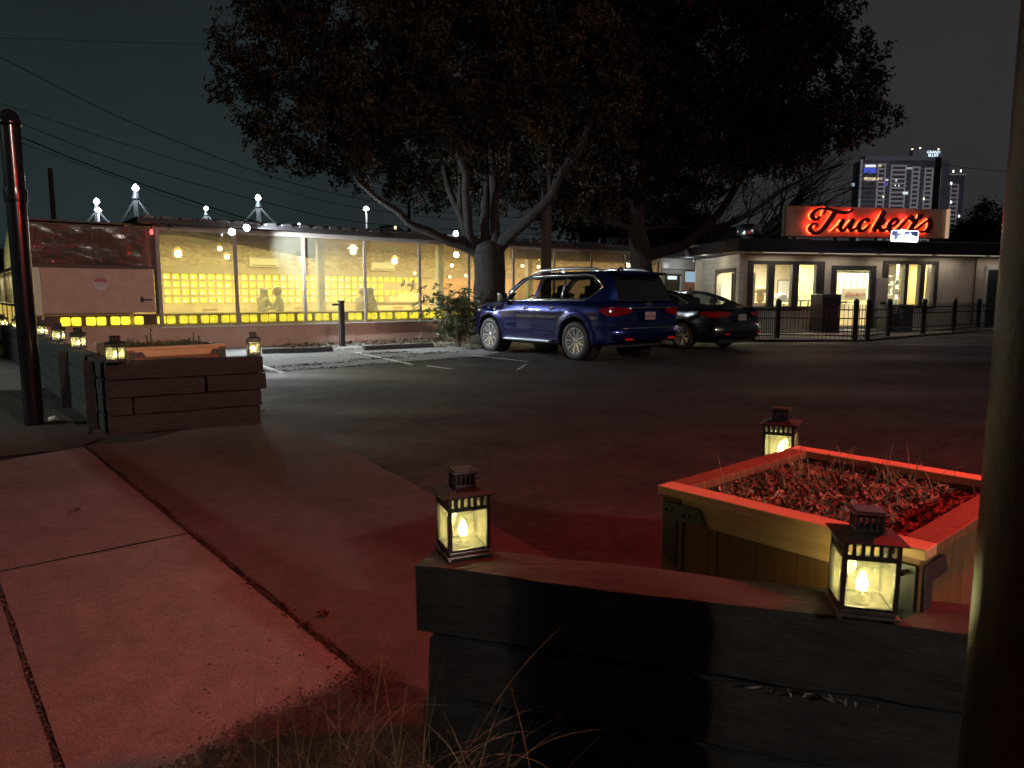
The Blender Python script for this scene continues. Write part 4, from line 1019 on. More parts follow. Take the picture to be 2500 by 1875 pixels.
M_RIM = mat('rim_silver', (.62, .63, .65), .25, metal=.85)
M_HOLE = mat('wheel_dark', (.012, .012, .012), .6)
M_TGLASS = glassmat('tinted_glass', (.5, .55, .55), .38, (.05, .05, .05), .02, .01)
M_CLRGLASS = glassmat('front_side_glass', (.9, .95, .92), .85, (.05, .05, .05), .02, .01)
M_PLAS = mat('black_plastic', (.015, .015, .016), .5)
M_LAMP = mat('tail_lamp_red', (.10, .002, .003), .08, coat=1., col2=(.22, .004, .006), scale=14)
M_SEAT = mat('seat_leather', (.018, .016, .015), .6)
def make_wheel(root, cx, y, r, rim_r, wd, spokes, side):
    t = empty('wheel', (cx, y, r)); t.parent = root
    s_ = side
    Mx = Matrix.Scale(s_, 4, (0, 1, 0))
    o = MB().lathe([(rim_r, -.5 * wd), (r - .03, -.5 * wd), (r - .008, -.42 * wd), (r, -.3 * wd), (r, .3 * wd), (r - .010, .42 * wd), (r - .035, .49 * wd), (rim_r + .035, .5 * wd), (rim_r + .01, .47 * wd), (rim_r, .44 * wd)], 48, Mx, 'y').build('tyre', M_TYRE, t, smooth=True); fixn(o)
    b = MB(); yo = wd * .44
    b.lathe([(rim_r + .004, yo - .01), (rim_r - .002, yo + .006), (rim_r - .018, yo + .006), (rim_r - .024, yo - .02), (rim_r - .03, -.3 * wd)], 48, Mx, 'y')
    for k in range(spokes):
        a = 2 * math.pi * k / spokes
        # each main spoke: a wide blade and two thin twin blades beside it
        for (da, w0, w1, dy) in ((0, .024, .062, 0), (.36, .008, .026, -.006)):
            aa = a + da; ca, sa = math.cos(aa), math.sin(aa); ta, tb_ = -sa, ca
            pts = []
            for (rr_, ww, yy) in ((.035, w0, yo - .03), (rim_r - .014, w1, yo - .004)):
                for sg_ in (-1, 1):
                    pts.append(Vector((rr_ * ca + ta * ww / 2 * sg_, (yy + dy) * s_, rr_ * sa + tb_ * ww / 2 * sg_)))
            dn = Vector((0, -.02 * s_, 0))
            vs = pts + [p + dn for p in pts]
            b.add(vs, [(0, 1, 3, 2), (4, 6, 7, 5), (0, 4, 5, 1), (2, 3, 7, 6), (0, 2, 6, 4), (1, 5, 7, 3)])
    b.lathe([(.055, yo - .03), (.055, yo - .018), (.04, yo - .012), (0, yo - .012)], 20, Mx, 'y')
    fixn(b.build('rim', M_RIM, t))
    fixn(MB().lathe([(rim_r - .02, -.1 * wd), (0, -.1 * wd)], 32, Mx, 'y').build('brake_disc', M_HOLE, t))
    return t
def seats(root, xs, ys, w_, zs, h):
    for (x, y) in [(x, y) for x in xs for y in ys]:
        st = empty('seat_assembly', (x, y, zs)); st.parent = root; st.name = 'seat'
        MB().box(-.25, .25, -w_ / 2, w_ / 2, 0, .16).build('cushion', M_SEAT, st, bevel=.04)
        Mx = Matrix.Translation((-.25, 0, .10)) @ Matrix.Rotation(R(-12), 4, 'Y')
        MB().box(-.07, .07, -w_ / 2, w_ / 2, 0, h, Mx).build('backrest', M_SEAT, st, bevel=.05, bseg=3)
        MB().box(-.05, .05, -.14, .14, h + .01, h + .19, Mx).build('headrest', M_SEAT, st, bevel=.05, bseg=3)

# ---- blue SUV
s_pos = G(1402, 880); fwd = (G(1195, 858) - s_pos).normalized()
suv = tag(empty('parked_suv'), 'large deep blue SUV with chrome window trim, parked nose in by the first tree', 'car', 'cars parked facing the restaurant')
WB = 3.08; RX = 1.17; FX = RX + WB; RW = .415
ARCZ = .43
roofz = 1.865
SGN[0] = 1
front_arch = arch_pts(FX, .50, .34); rear_arch = arch_pts(RX, .50, .34)
sil = [(.10, .42), (.02, .50), (.0, .72), (.02, .80), (.055, .98), (.06, 1.12), (.10, 1.22), (.20, 1.48), (.33, 1.74), (.36, 1.80), (.55, 1.85), (1.1, 1.875), (1.9, 1.88), (2.6, 1.86), (3.0, 1.82), (3.25, 1.755),
       (3.58, 1.52), (3.98, 1.235), (4.3, 1.20), (4.8, 1.14), (5.08, 1.06), (5.20, .96), (5.27, .80), (5.28, .60), (5.24, .42), (5.10, .34)] + front_arch + rear_arch[:0]
sil = sil + [(FX - .56, .335), (RX + .58, .335)] + rear_arch + [(.45, .40)]
def W_suv(x, z):
    w0 = lerp_curve([(.3, .955), (.42, .985), (.6, 1.0), (.85, 1.012), (1.02, 1.008), (1.14, .985), (1.20, .955), (1.24, .935), (1.5, .86), (1.72, .775), (1.80, .735), (1.86, .66), (1.9, .60)], z)
    # plan taper at the ends
    e = min(1.0, max(0.0, (x - (-.02)) / .55)); w0 -= .16 * (1 - e) ** 2.4
    if z > 1.2: w0 -= .07 * (1 - min(1, max(0, (x - .1) / 1.4))) ** 1.5
    e = min(1.0, max(0.0, (5.32 - x) / .95)); w0 -= .30 * (1 - e) ** 2.2
    if x > 3.2 and z > .95: w0 -= .06 * min(1, (x - 3.2) / 1.2) * min(1, (z - .95) / .2)
    if z > 1.06 and 3.7 < x: w0 -= (z - 1.06) * .8
    for c in (RX, FX):   # wheel arch flares
        d = math.hypot(x - c, z - ARCZ)
        if d < .68: w0 += .028 * math.exp(-((d - .54) / .055) ** 2) if z > .3 else 0
    # shoulder crease along the doors
    w0 += .010 * math.exp(-((z - 1.03) / .035) ** 2) - .012 * math.exp(-((z - .62) / .12) ** 2)
    return w0
win_f = [(2.62, 1.285), (3.66, 1.255), (3.56, 1.36), (3.22, 1.62), (3.02, 1.735), (2.55, 1.765), (2.56, 1.6)]
win_r = [(1.72, 1.295), (2.54, 1.287), (2.48, 1.6), (2.46, 1.768), (1.72, 1.775)]
win_q = [(1.66, 1.297), (1.66, 1.775), (1.05, 1.765), (.86, 1.735), (.58, 1.56), (.56, 1.53), (.80, 1.36), (.92, 1.305), (1.02, 1.298)]
def capskip_suv(x, z):
    return (z > 1.22 and z < 1.74 and x < .4) or (3.25 < x < 3.98 and z > 1.24)
body, outl = make_vehicle(suv, sil, [win_f, win_r, win_q], W_suv, M_BLUE, capskip=capskip_suv)
side_patch('window_glass', win_f, W_suv, -.012, M_CLRGLASS, suv); side_patch('window_glass', win_r, W_suv, -.012, M_TGLASS, suv); side_patch('window_glass', win_q, W_suv, -.012, M_TGLASS, suv)
for wp in (win_f, win_r, win_q): side_tube('window_seal', wp, W_suv, -.002, .012, M_PLAS, suv, closed=True)
# chrome outline of the side glass
side_tube('window_trim', [(3.78, 1.245), (2.6, 1.262), (1.7, 1.272), (.98, 1.272), (.84, 1.315), (.53, 1.535), (.60, 1.62), (.86, 1.775), (1.06, 1.803), (2.5, 1.803), (3.05, 1.768), (3.28, 1.625), (3.72, 1.30)], W_suv, .006, .020, M_CHROME, suv)
side_tube('window_trim', [(1.69, 1.28), (1.69, 1.79)], W_suv, .004, .010, M_CHROME, suv)
# front and rear screens
def screen(name, pa, pb, W, m, root, inset=.07, crown=.04, n=8):
    b = MB(); vs = []
    for i in range(n + 1):
        k = i / n; x = pa[0] + (pb[0] - pa[0]) * k; z = pa[1] + (pb[1] - pa[1]) * k
        for j in range(n + 1):
            l = j / n * 2 - 1; w_ = (W(x, z) - inset); vs.append((x + (crown if pb[0] < pa[0] and pa[0] > 3 else -crown) * (1 - l * l) * .7, w_ * l, z + .01))
    fs = [(i * (n + 1) + j, i * (n + 1) + j + 1, (i + 1) * (n + 1) + j + 1, (i + 1) * (n + 1) + j) for i in range(n) for j in range(n)]
    b.add(vs, fs); return b.build(name, m, root, smooth=True)
screen('rear_window', (.10, 1.235), (.33, 1.735), W_suv, mat('privacy_glass', (.006, .006, .007), .04, coat=1.), suv, .0)
screen('windscreen', (3.97, 1.24), (3.26, 1.75), W_suv, M_CLRGLASS, suv, .0)
# door seams, handles
for pts in ([(3.86, .42), (3.90, .80), (3.86, 1.14), (3.80, 1.24)], [(2.58, .40), (2.60, 1.26)], [(1.86, .40), (1.80, .78), (1.66, 1.0), (1.62, 1.28)], [(3.86, .42), (1.88, .40)]):
    side_tube('door_seam', pts, W_suv, .0005, .005, M_HOLE, suv, n=4)
for hx in (2.85, 1.93):
    side_tube('door_handle', [(hx - .11, 1.095), (hx + .11, 1.09)], W_suv, .03, .015, M_CHROME, suv)
    side_patch('handle_cup', [(hx + .06 * math.cos(a * .52), 1.09 + .05 * math.sin(a * .52)) for a in range(12)], W_suv, .003, M_PLAS, suv)
side_tube('body_crease', [(4.2, 1.0), (3.6, .985), (2.6, .965), (1.9, .90)], W_suv, -.002, .006, M_BLUE, suv)
# vent badge on the wing, fuel door hint
side_patch('side_vent', [(3.99, .98), (4.05, .98), (4.09, 1.12), (4.03, 1.12)], W_suv, .006, M_CHROME, suv, thick=.012)
side_tube('vent_chrome', [(4.28, 1.10), (4.32, 1.06), (4.36, 1.09), (4.40, 1.10)], W_suv, .006, .010, M_CHROME, suv)
# arch lips
for c in (RX, FX):
    side_tube('arch_lip', [(c + .505 * math.cos(R(a)), ARCZ + .505 * math.sin(R(a))) for a in range(-8, 190, 9)], W_suv, .0, .014, M_BLUE, suv)
    for s_ in (1, -1):
        b = MB(); b.lathe([(.5, -.28 if s_ > 0 else .28), (.5, .0)], 36, Matrix.Translation((c, s_ * .95, ARCZ)), 'y'); b.lathe([(.5, -.28 if s_ > 0 else .28), (0, -.28 if s_ > 0 else .28)], 36, Matrix.Translation((c, s_ * .95, ARCZ)), 'y'); b.build('wheel_well', M_HOLE, suv)
for (cx, sy) in ((RX, 1), (RX, -1), (FX, 1), (FX, -1)): make_wheel(suv, cx, sy * .875, RW, .285, .275, 9, sy)
# running board
for s_ in (1, -1):
    MB().box(1.95, 3.62, s_ * .90 if s_ > 0 else -1.06, s_ * .90 if s_ < 0 else 1.06, .335, .385).build('running_board', mat('step_metal', (.22, .24, .25), .35, metal=.7), suv, bevel=.015)
# roof rails
for s_ in (1, -1):
    pts = [(3.02, 1.80), (2.82, 1.885), (2.55, 1.925), (1.9, 1.945), (1.2, 1.935), (.85, 1.915), (.62, 1.86)]
    b = MB(); b.tube([(x, s_ * .69, z) for x, z in pts], [.016, .032, .036, .036, .036, .032, .016], 8); b.build('roof_rail', M_SATIN, suv, smooth=True)
    MB().box(1.84, 1.92, s_ * .69 - .02, s_ * .69 + .02, 1.85, 1.935).build('rail_foot', M_SATIN, suv, bevel=.006)
MB().tube([(.9, 0, 1.9), (.82, 0, 1.95), (.76, 0, 1.90)], [.03, .03, .02], 8).build('roof_antenna', M_BLUE, suv, smooth=True)
# spoiler
b = MB(); vs = []
for i in range(11):
    l = i / 10 * 2 - 1; w_ = .72 * l; o_ = .04 * (1 - l * l)
    for (x, z) in ((.52, 1.865), (.20 - o_, 1.838), (.19 - o_, 1.80), (.40, 1.78)): vs.append((x, w_, z + .015 * (1 - l * l)))
b.add(vs, [(i * 4 + j, i * 4 + (j + 1) % 4, (i + 1) * 4 + (j + 1) % 4, (i + 1) * 4 + j) for i in range(10) for j in range(4)]); fixn(b.build('spoiler', M_BLUE, suv, smooth=True, bevel=.004))
# mirrors
for s_ in (1, -1):
    m_ = empty('wing_mirror', (3.62, s_ * 1.06, 1.30)); m_.parent = suv
    MB().box(-.06, .10, -.10, .10, -.09, .13).build('shell', M_CARBLK, m_, bevel=.035, bseg=3); MB().box(-.065, -.058, -.08, .08, -.06, .10).build('mirror_glass', M_CHROME, m_)
    MB().box(0, .06, min(0, -s_ * .16), max(0, -s_ * .16), -.08, -.04).build('arm', M_CARBLK, m_, bevel=.01)
# rear: lamps, chrome strip, plate, emblem, bumper step, reflectors
def Wr(z): return W_suv(.06, z)
for s_ in (1, -1):
    lp_ = [(.44, 1.06), (.34, 1.12), (.10, 1.14), (.04, 1.10), (.03, .98), (.10, .94), (.22, .95)]
    V_, fs, _ = make_side(lp_, [], W_suv, .06)
    b = MB(); b.add([(v.x, s_ * (W_suv(v.x, v.y) + .010), v.y) for v in V_], fs)
    b.build('tail_lamp', M_LAMP, suv, smooth=True)
    b = MB(); vs = []
    for i in range(9):
        k = i / 8; y = s_ * (W_suv(.07, 1.03) + .012 - k * .42); x = .046 - .020 * k - .035 * (1 - (y / .9) ** 2)
        vs += [(x, y, .95 + .07 * k), (x + .012 * 0, y, 1.135 - .03 * k)]
    b.add(vs, [(2 * i, 2 * i + 1, 2 * i + 3, 2 * i + 2) for i in range(8)]); b.build('tail_lamp', M_LAMP, suv, smooth=True)
b = MB(); b.tube([(.008 - .02 * (1 - (y / .8) ** 2), y, 1.115) for y in [-.62 + .124 * i for i in range(11)]], .016, 8); b.build('tailgate_trim', M_CHROME, suv, smooth=True)
b = MB(); b.tube([(-.055 - .045 * (1 - (y / .9) ** 2), y, .71) for y in [-.80 + .16 * i for i in range(11)]], .016, 8); b.build('bumper_trim', M_CHROME, suv, smooth=True)
b = MB(); vs = []
for i in range(13):
    l = i / 12 * 2 - 1; o_ = .05 * (1 - l * l)
    for (x, z) in ((.10, .45), (-.03 - o_, .47), (-.055 - o_, .60), (-.05 - o_, .72), (.02, .745)): vs.append((x + .13 * abs(l) ** 6, .97 * l, z))
b.add(vs, [(i * 5 + j, i * 5 + j + 1, (i + 1) * 5 + j + 1, (i + 1) * 5 + j) for i in range(12) for j in range(4)]); fixn(b.build('rear_bumper', M_BLUE, suv, smooth=True))
pl_ = empty('number_plate', (-.035, .0, .955)); pl_.parent = suv
MB().box(-.004, .004, -.155, .155, -.078, .078).build('plate', mat('plate_white', (.30, .24, .25), .5), pl_, bevel=.003)
TXT = Matrix(((0, 0, -1, 0), (-1, 0, 0, 0), (0, 1, 0, 0), (0, 0, 0, 1)))
M_PTXT = mat('plate_ink', (.05, .012, .02), .6)
text_obj('lettering', 'PFB-4885', .078, M_PTXT, pl_, Matrix.Translation((-.0055, 0, -.018)) @ TXT, .0006)
text_obj('lettering', 'TEXAS', .03, M_PTXT, pl_, Matrix.Translation((-.0055, 0, .055)) @ TXT, .0006)
em = empty('emblem', (.012, 0, 1.19)); em.parent = suv
b = MB(); b.tube([(0, .075 * math.cos(R(a)), .040 * math.sin(R(a))) for a in range(-60, 241, 20)], .007, 6); b.tube([(0, .035, -.036), (0, .006, .030)], .006, 6); b.tube([(0, -.035, -.036), (0, -.006, .030)], .006, 6); b.build('badge', M_CHROME, em, smooth=True)
for s_ in (1, -1): MB().box(-.065, -.05, s_ * .62 - .12, s_ * .62 + .12, .475, .505).build('reflector', mat('reflector_red', (.4, .01, .01), .15, emis=(1, .02, .02), estr=.15), suv, bevel=.004)
b = MB(); b.box(.35, .9, -.80, .80, .30, .42); b.box(.9, 4.8, -.75, .75, .26, .36); b.build('underbody', M_HOLE, suv)
MB().box(.45, 4.6, -.86, .86, .55, .60).build('cabin_floor', M_SEAT, suv)
MB().box(3.35, 3.75, -.80, .80, .95, 1.24).build('dashboard', M_SEAT, suv, bevel=.05)
MB().tube([(3.27 + .04 * math.sin(R(a)), .40 + .18 * math.cos(R(a)), 1.20 + .17 * math.sin(R(a))) for a in range(0, 361, 20)], .015, 6).build('steering_wheel', M_PLAS, suv)
seats(suv, [2.62], [.42, -.42], .50, .72, .60); seats(suv, [1.55], [.42, -.42], .50, .78, .58); seats(suv, [.78], [.38, -.38], .46, .85, .48)
# front lamps
side_patch('headlamp', [(4.72, 1.0), (5.0, .90), (5.16, .86), (5.18, .95), (4.98, 1.05), (4.80, 1.09)], W_suv, .006, M_CHROME, suv)
ang = math.atan2(fwd.y, fwd.x); left = Vector((-fwd.y, fwd.x, 0))
# contact point of rear left wheel outer face
suv.location = s_pos - fwd * RX - left * (.875 + .12); suv.rotation_euler.z = ang

# ---- black sedan
sed = tag(empty('parked_sedan'), 'black four door sedan parked beyond the blue SUV in front of the iron fence', 'car', 'cars parked facing the restaurant')
RX2 = 1.06; FX2 = RX2 + 2.80; ARCZ = .34
fa = arch_pts(FX2, .385, .24); ra = arch_pts(RX2, .385, .24)
sil2 = [(.12, .30), (.0, .40), (-.02, .62), (.02, .70), (.06, .92), (.05, 1.02), (.10, 1.06), (.45, 1.085), (.62, 1.13), (1.05, 1.30), (1.45, 1.41), (1.8, 1.455), (2.2, 1.465), (2.6, 1.44), (2.95, 1.36), (3.3, 1.18), (3.6, 1.02), (4.1, .96), (4.5, .86), (4.68, .74), (4.74, .60), (4.74, .42), (4.65, .26)] + fa + [(FX2 - .42, .235), (RX2 + .42, .235)] + ra + [(.5, .27)]
def W_sed(x, z):
    w0 = lerp_curve([(.2, .88), (.4, .91), (.65, .92), (.85, .915), (.95, .895), (1.0, .87), (1.04, .84), (1.25, .73), (1.38, .64), (1.46, .54)], z)
    e = min(1.0, max(0.0, (x + .03) / .75)); w0 -= .20 * (1 - e) ** 2.3
    if z > .98: w0 -= .10 * (1 - min(1, max(0, (x - .1) / 1.6))) ** 1.3
    e = min(1.0, max(0.0, (4.78 - x) / 1.0)); w0 -= .30 * (1 - e) ** 2.2
    if z > .9 and x > 3.2: w0 -= (z - .9) * .6
    for c in (RX2, FX2):
        d = math.hypot(x - c, z - ARCZ)
        if d < .55 and z > .25: w0 += .02 * math.exp(-((d - .42) / .05) ** 2)
    return w0
wf2 = [(2.18, 1.04), (3.12, 1.02), (2.9, 1.24), (2.66, 1.36), (2.2, 1.395)]; wr2 = [(1.35, 1.07), (2.10, 1.045), (2.12, 1.395), (1.75, 1.385), (1.35, 1.29), (1.02, 1.16), (1.10, 1.10)]
def cs2(x, z): return (.60 < x < 1.40 and z > 1.12) or (2.95 < x < 3.6 and z > 1.04)
bd, _ = make_vehicle(sed, sil2, [wf2, wr2], W_sed, M_CARBLK, capskip=cs2, crown=.04)
side_patch('window_glass', wf2, W_sed, -.01, M_TGLASS, sed); side_patch('window_glass', wr2, W_sed, -.01, M_CLRGLASS, sed)
for wp in (wf2, wr2): side_tube('window_trim', wp, W_sed, .0, .010, M_CHROME if wp is wr2 else M_PLAS, sed, closed=True)
screen('rear_window', (.60, 1.12), (1.42, 1.40), W_sed, M_CLRGLASS, sed, .0); screen('windscreen', (3.6, 1.03), (2.95, 1.36), W_sed, M_TGLASS, sed, .0)
for pts in ([(3.25, .35), (3.25, .95)], [(2.15, .33), (2.15, 1.03)], [(1.35, .5), (1.2, .8), (1.25, 1.02)]): side_tube('door_seam', pts, W_sed, .0, .004, M_HOLE, sed, n=4)
for (cx, sy) in ((RX2, 1), (RX2, -1), (FX2, 1), (FX2, -1)):
    make_wheel(sed, cx, sy * .80, .335, .235, .24, 7, sy)
for s_ in (1, -1):
    side_patch('tail_lamp', [(.55, .86), (.50, .93), (.06, .955), (.03, .80), (.2, .80)], W_sed, .008, M_LAMP, sed) if s_ == 1 else None
    b = MB(); vs = []
    for i in range(9):
        k = i / 8; y = s_ * (W_sed(.05, .9) + .010 - k * .34); x = .035 - .05 * (1 - (y / .8) ** 2); vs += [(x, y, .80 + .05 * k), (x + .01, y, .955 - .03 * k)]
    b.add(vs, [(2 * i, 2 * i + 1, 2 * i + 3, 2 * i + 2) for i in range(8)]); b.build('tail_lamp', M_LAMP, sed, smooth=True)
MB().box(-.035, -.01, -.28, .28, .945, .965).build('tailgate_trim', M_CHROME, sed, bevel=.004)
pq = empty('number_plate', (-.048, 0, .80)); pq.parent = sed
MB().box(-.004, .004, -.155, .155, -.075, .075).build('plate', mat('plate_grey', (.20, .2, .2), .5), pq)
b = MB(); vs = []
for i in range(13):
    l = i / 12 * 2 - 1; o_ = .06 * (1 - l * l)
    for (x, z) in ((.08, .28), (-.05 - o_, .30), (-.09 - o_, .46), (-.08 - o_, .60), (.0 - o_ * .3, .68)): vs.append((x + .15 * abs(l) ** 5, .90 * l, z))
b.add(vs, [(i * 5 + j, i * 5 + j + 1, (i + 1) * 5 + j + 1, (i + 1) * 5 + j) for i in range(12) for j in range(4)]); fixn(b.build('rear_bumper', M_CARBLK, sed, smooth=True))
for s_ in (1, -1):
    MB().box(-.10, -.085, s_ * .60 - .12, s_ * .60 + .12, .40, .42).build('reflector', MATS['reflector_red'], sed)
    MB().lathe([(.045, -.02), (.05, -.06), (.04, -.06), (.035, 0)], 14, Matrix.Translation((-.03, s_ * .55, .26)) @ Matrix.Rotation(R(90), 4, 'Z'), 'y').build('exhaust', M_CHROME, sed, smooth=True)
    m_ = empty('wing_mirror', (3.0, s_ * .98, 1.06)); m_.parent = sed; MB().box(-.04, .08, -.09, .09, -.06, .08).build('shell', M_CARBLK, m_, bevel=.03)
em = empty('emblem', (-.02, 0, 1.005)); em.parent = sed
b = MB(); b.tube([(0, .06 * math.cos(R(a)), .03 * math.sin(R(a))) for a in range(-60, 241, 20)], .006, 6); b.build('badge', M_CHROME, em, smooth=True)
MB().lathe([(0, .09), (.012, .07), (.03, 0)], 8, Matrix.Translation((1.55, 0, 1.46))).build('roof_antenna', M_CARBLK, sed, smooth=True)
b = MB(); b.box(.1, 4.5, -.7, .7, .18, .28); b.build('underbody', M_HOLE, sed); MB().box(.6, 3.5, -.78, .78, .5, .55).build('cabin_floor', M_SEAT, sed)
seats(sed, [2.3], [.38, -.38], .48, .55, .52); seats(sed, [1.45], [.36, -.36], .48, .55, .46)
CL = Vector((5.02, 17.4, 0)); sed.rotation_euler.z = ang
sed.location = CL - left * .90
sed.scale = (1.03, 1.03, 1.03)

# ================================================================== LINK BAY between the two buildings (same frame as the restaurant)
lk = tag(empty('entrance_bay', fq(16.9, 0), FA), 'grey glass door and window bay joining the restaurant to the block building', 'entrance')
def tb(u): return facade_t(u) - 16.9
MB().box(.0, .12, -.03, .06, 0, 3.0).build('post', M_FRAME, lk)
dx0, dx1 = tb(1612), tb(1664)
M_GREY = mat('grey_frame', (.26, .27, .26), .5)
b = MB(); b.box(dx0, dx0 + .14, -.03, .03, 0, 2.42); b.box(dx1 - .14, dx1, -.03, .03, 0, 2.42); b.box(dx0 + .14, dx1 - .14, -.03, .03, 2.24, 2.42); b.box(dx0 + .14, dx1 - .14, -.03, .03, 0, .25); b.build('door_frame', M_GREY, lk, bevel=.006)
MB().box(dx0 + .14, dx1 - .14, -.005, .005, .25, 2.24).build('door_glass', mat('brown_glass', (.05, .035, .025), .08), lk)
MB().box(dx1 - .24, dx1 - .17, -.04, -.01, .4, 2.15).build('door_handle', mat('pale_strip', (.6, .6, .55), .3), lk)
MB().box(dx0 + .35, dx1 - .45, -.02, -.008, 2.02, 2.16).build('notice', emat('lit_notice', (.75, .95, 1), 1.1), lk, bevel=.01)
MB().box(dx0, tb(1700), -.01, .02, 2.44, 2.92).build('transom_glass', mat('transom', (.35, .36, .34), .3), lk)
wx0, wx1 = tb(1666), tb(1704)
MB().box(wx0, wx1, -.005, .005, .5, 2.4).build('window_pane', mat('window_amber', (.10, .05, .03), .1, emis=(1, .45, .25), estr=.06, col2=(.35, .16, .08), scale=.9, thr=(.45, .6), stretch=(.6, 1, 2)), lk)
MB().box(wx0 + .05, wx1 - .08, -.02, -.008, 1.93, 2.36).build('lit_panel', emat('blue_screen', (.50, .74, .95), .55), lk, bevel=.03)
MB().box(wx1, wx1 + .22, -.06, .08, 0, 3.0).build('post', M_BROWN, lk)
MB().box(-.1, wx1 + .4, -1.3, .3, 2.86, 3.2).build('door_canopy', M_DARK, lk)
MB().lathe([(0, -.10), (.05, -.05), (.06, .0), (.03, .05), (0, .06)], 12, Matrix.Translation((tb(1664), -.5, 2.80))).build('canopy_lamp', mat('dull_lamp', (.4, .4, .4), .2, metal=.5), lk, smooth=True)
lamp('room_light', 'POINT', (1.0, -.6, 2.6), 8, (.85, .92, 1), .1, lk)

# ================================================================== BLOCK BUILDING WITH THE SIGN
TO = at(1815, 722, 26.0); TO.z = 0; TE = at(2436, 722, 28.6); TE.z = 0
TAa = math.atan2(TE.y - TO.y, TE.x - TO.x); TD = Vector((math.cos(TAa), math.sin(TAa), 0)); TQ = Vector((-TD.y, TD.x, 0))
def tfc(u, v):
    """point of the front wall plane seen in that direction -> (a, z)"""
    d = ray(u, v); o = Vector((0, 0, CZ)); t = (TO - o).dot(TQ) / d.dot(TQ); p = o + d * t
    return (p - TO).dot(TD), p.z
def tp(a, q, z=0.): return TO + TD * a + TQ * q + Vector((0, 0, z))
def tfa(u, q):
    d = ray(u, 722); o = Vector((0, 0, CZ)); P0 = TO + TQ * q; t = (P0 - o).dot(TQ) / d.dot(TQ); return (o + d * t - TO).dot(TD)
def block_wall_mat():
    m = mat('painted_block', (.50, .47, .38), .85, bump=.0); nt = m.node_tree; b = nt.nodes['Principled BSDF']
    tc = nt.nodes['Texture Coordinate']; br = nt.nodes.new('ShaderNodeTexBrick'); mp = nt.nodes.new('ShaderNodeMapping')
    mp.inputs['Rotation'].default_value = (R(90), 0, 0)
    nt.links.new(tc.outputs['Object'], mp.inputs[0])
    cx = nt.nodes.new('ShaderNodeSeparateXYZ'); nt.links.new(tc.outputs['Object'], cx.inputs[0])
    ad = nt.nodes.new('ShaderNodeMath'); ad.operation = 'ADD'; nt.links.new(cx.outputs['X'], ad.inputs[0]); nt.links.new(cx.outputs['Y'], ad.inputs[1])
    cb = nt.nodes.new('ShaderNodeCombineXYZ'); nt.links.new(ad.outputs[0], cb.inputs[0]); nt.links.new(cx.outputs['Z'], cb.inputs[1])
    nt.links.new(cb.outputs[0], br.inputs['Vector'])
    br.inputs['Color1'].default_value = (.50, .47, .38, 1); br.inputs['Color2'].default_value = (.45, .42, .34, 1); br.inputs['Mortar'].default_value = (.30, .28, .23, 1)
    br.inputs['Scale'].default_value = 1; br.inputs['Mortar Size'].default_value = .008; br.inputs['Brick Width'].default_value = .8; br.inputs['Row Height'].default_value = .22
    nt.links.new(br.outputs['Color'], b.inputs['Base Color']); 
    bp = nt.nodes.new('ShaderNodeBump'); bp.inputs['Strength'].default_value = .4; bp.inputs['Distance'].default_value = .01; nt.links.new(br.outputs['Color'], bp.inputs['Height']); nt.links.new(bp.outputs[0], b.inputs['Normal'])
    return m
M_BLKW = block_wall_mat()
M_TAN = mat('tan_plaster', (.42, .37, .31), .9, var=.15, scale=2.5, bump=.2, bscale=60)
M_NAVY = mat('dark_window_trim', (.030, .022, .022), .55, bump=.3, bscale=20)
tk = tag(empty('diner_building', TO, TAa), 'low tan diner with a deep dark roof edge and lit yellow windows', 'building')
# openings in front wall  (a0,a1,z0,z1)
def win(u0, u1, v0, v1): a0, z1 = tfc(u0, v0); a1, z0 = tfc(u1, v1); return a0, a1, z0, z1
W1 = win(1828, 2008, 636, 752); DR = win(2031, 2128, 648, 826); W2 = win(2156, 2284, 636, 752)
L_ = (TE - TO).length; zt = 2.86
cols = sorted([W1, DR, W2])
b = MB(); x = 0
for (a0, a1, z0, z1) in cols:
    b.box(x, a0, 0, .22, 0, zt)
    z0 = max(0, z0)
    b.box(a0, a1, 0, .22, z1, zt)
    if z0 > .1: b.box(a0, a1, 0, .22, 0, z0)
    x = a1
b.box(x, L_, 0, .22, 0, zt); b.build('front_wall', M_TAN, tk)
# side wall running back to the entrance bay, with a brick framed doorway
EB = fq(16.9 + wx1 + .2, 0); sv = EB - TO; SL = sv.length; sa = math.atan2(sv.y, sv.x)
sd = empty('side_wall', TO, sa); tag(sd, 'white painted block wall with a brick edged doorway between the entrance bay and the diner front', 'wall')
Mi = Matrix.Identity(4)
def sp_(u):   # distance along side wall for an image column
    k = (u - 1250) / F; dx = math.cos(sa); dy = math.sin(sa); return (k * TO.y - TO.x) / (dx - k * dy)
s0, s1 = sp_(1800), sp_(1757)
b = MB(); b.box(.0, s0, .0, .2, 0, 2.86); b.box(s1, SL, .0, .2, 0, 2.86); b.box(s0, s1, .0, .2, 2.25, 2.86); b.build('blocks', M_BLKW, sd)
b = MB(); b.box(s0 - .16, s0, .2, .215, 0, 2.38); b.box(s1, s1 + .16, .2, .215, 0, 2.38); b.box(s0, s1, .2, .215, 2.22, 2.38)
k = 0
for zz in [i * .08 for i in range(29)]:
    b.box(s0 - .16, s0 - .005, .215, .232, zz + .008, zz + .07); b.box(s1 + .005, s1 + .16, .215, .232, zz + .008, zz + .07)
for xx in [s0 - .14 + i * .08 for i in range(int((s1 - s0 + .28) / .08))]: b.box(xx, xx + .06, .215, .232, 2.24, 2.37)
b.build('brick_surround', mat('brown_brick', (.13, .10, .08), .8), sd)
MB().box(s0 + .02, s1 - .02, -.6, -.5, 0, 2.2).build('lobby_wall', mat('lobby_cream', (.55, .52, .36), .8), sd)
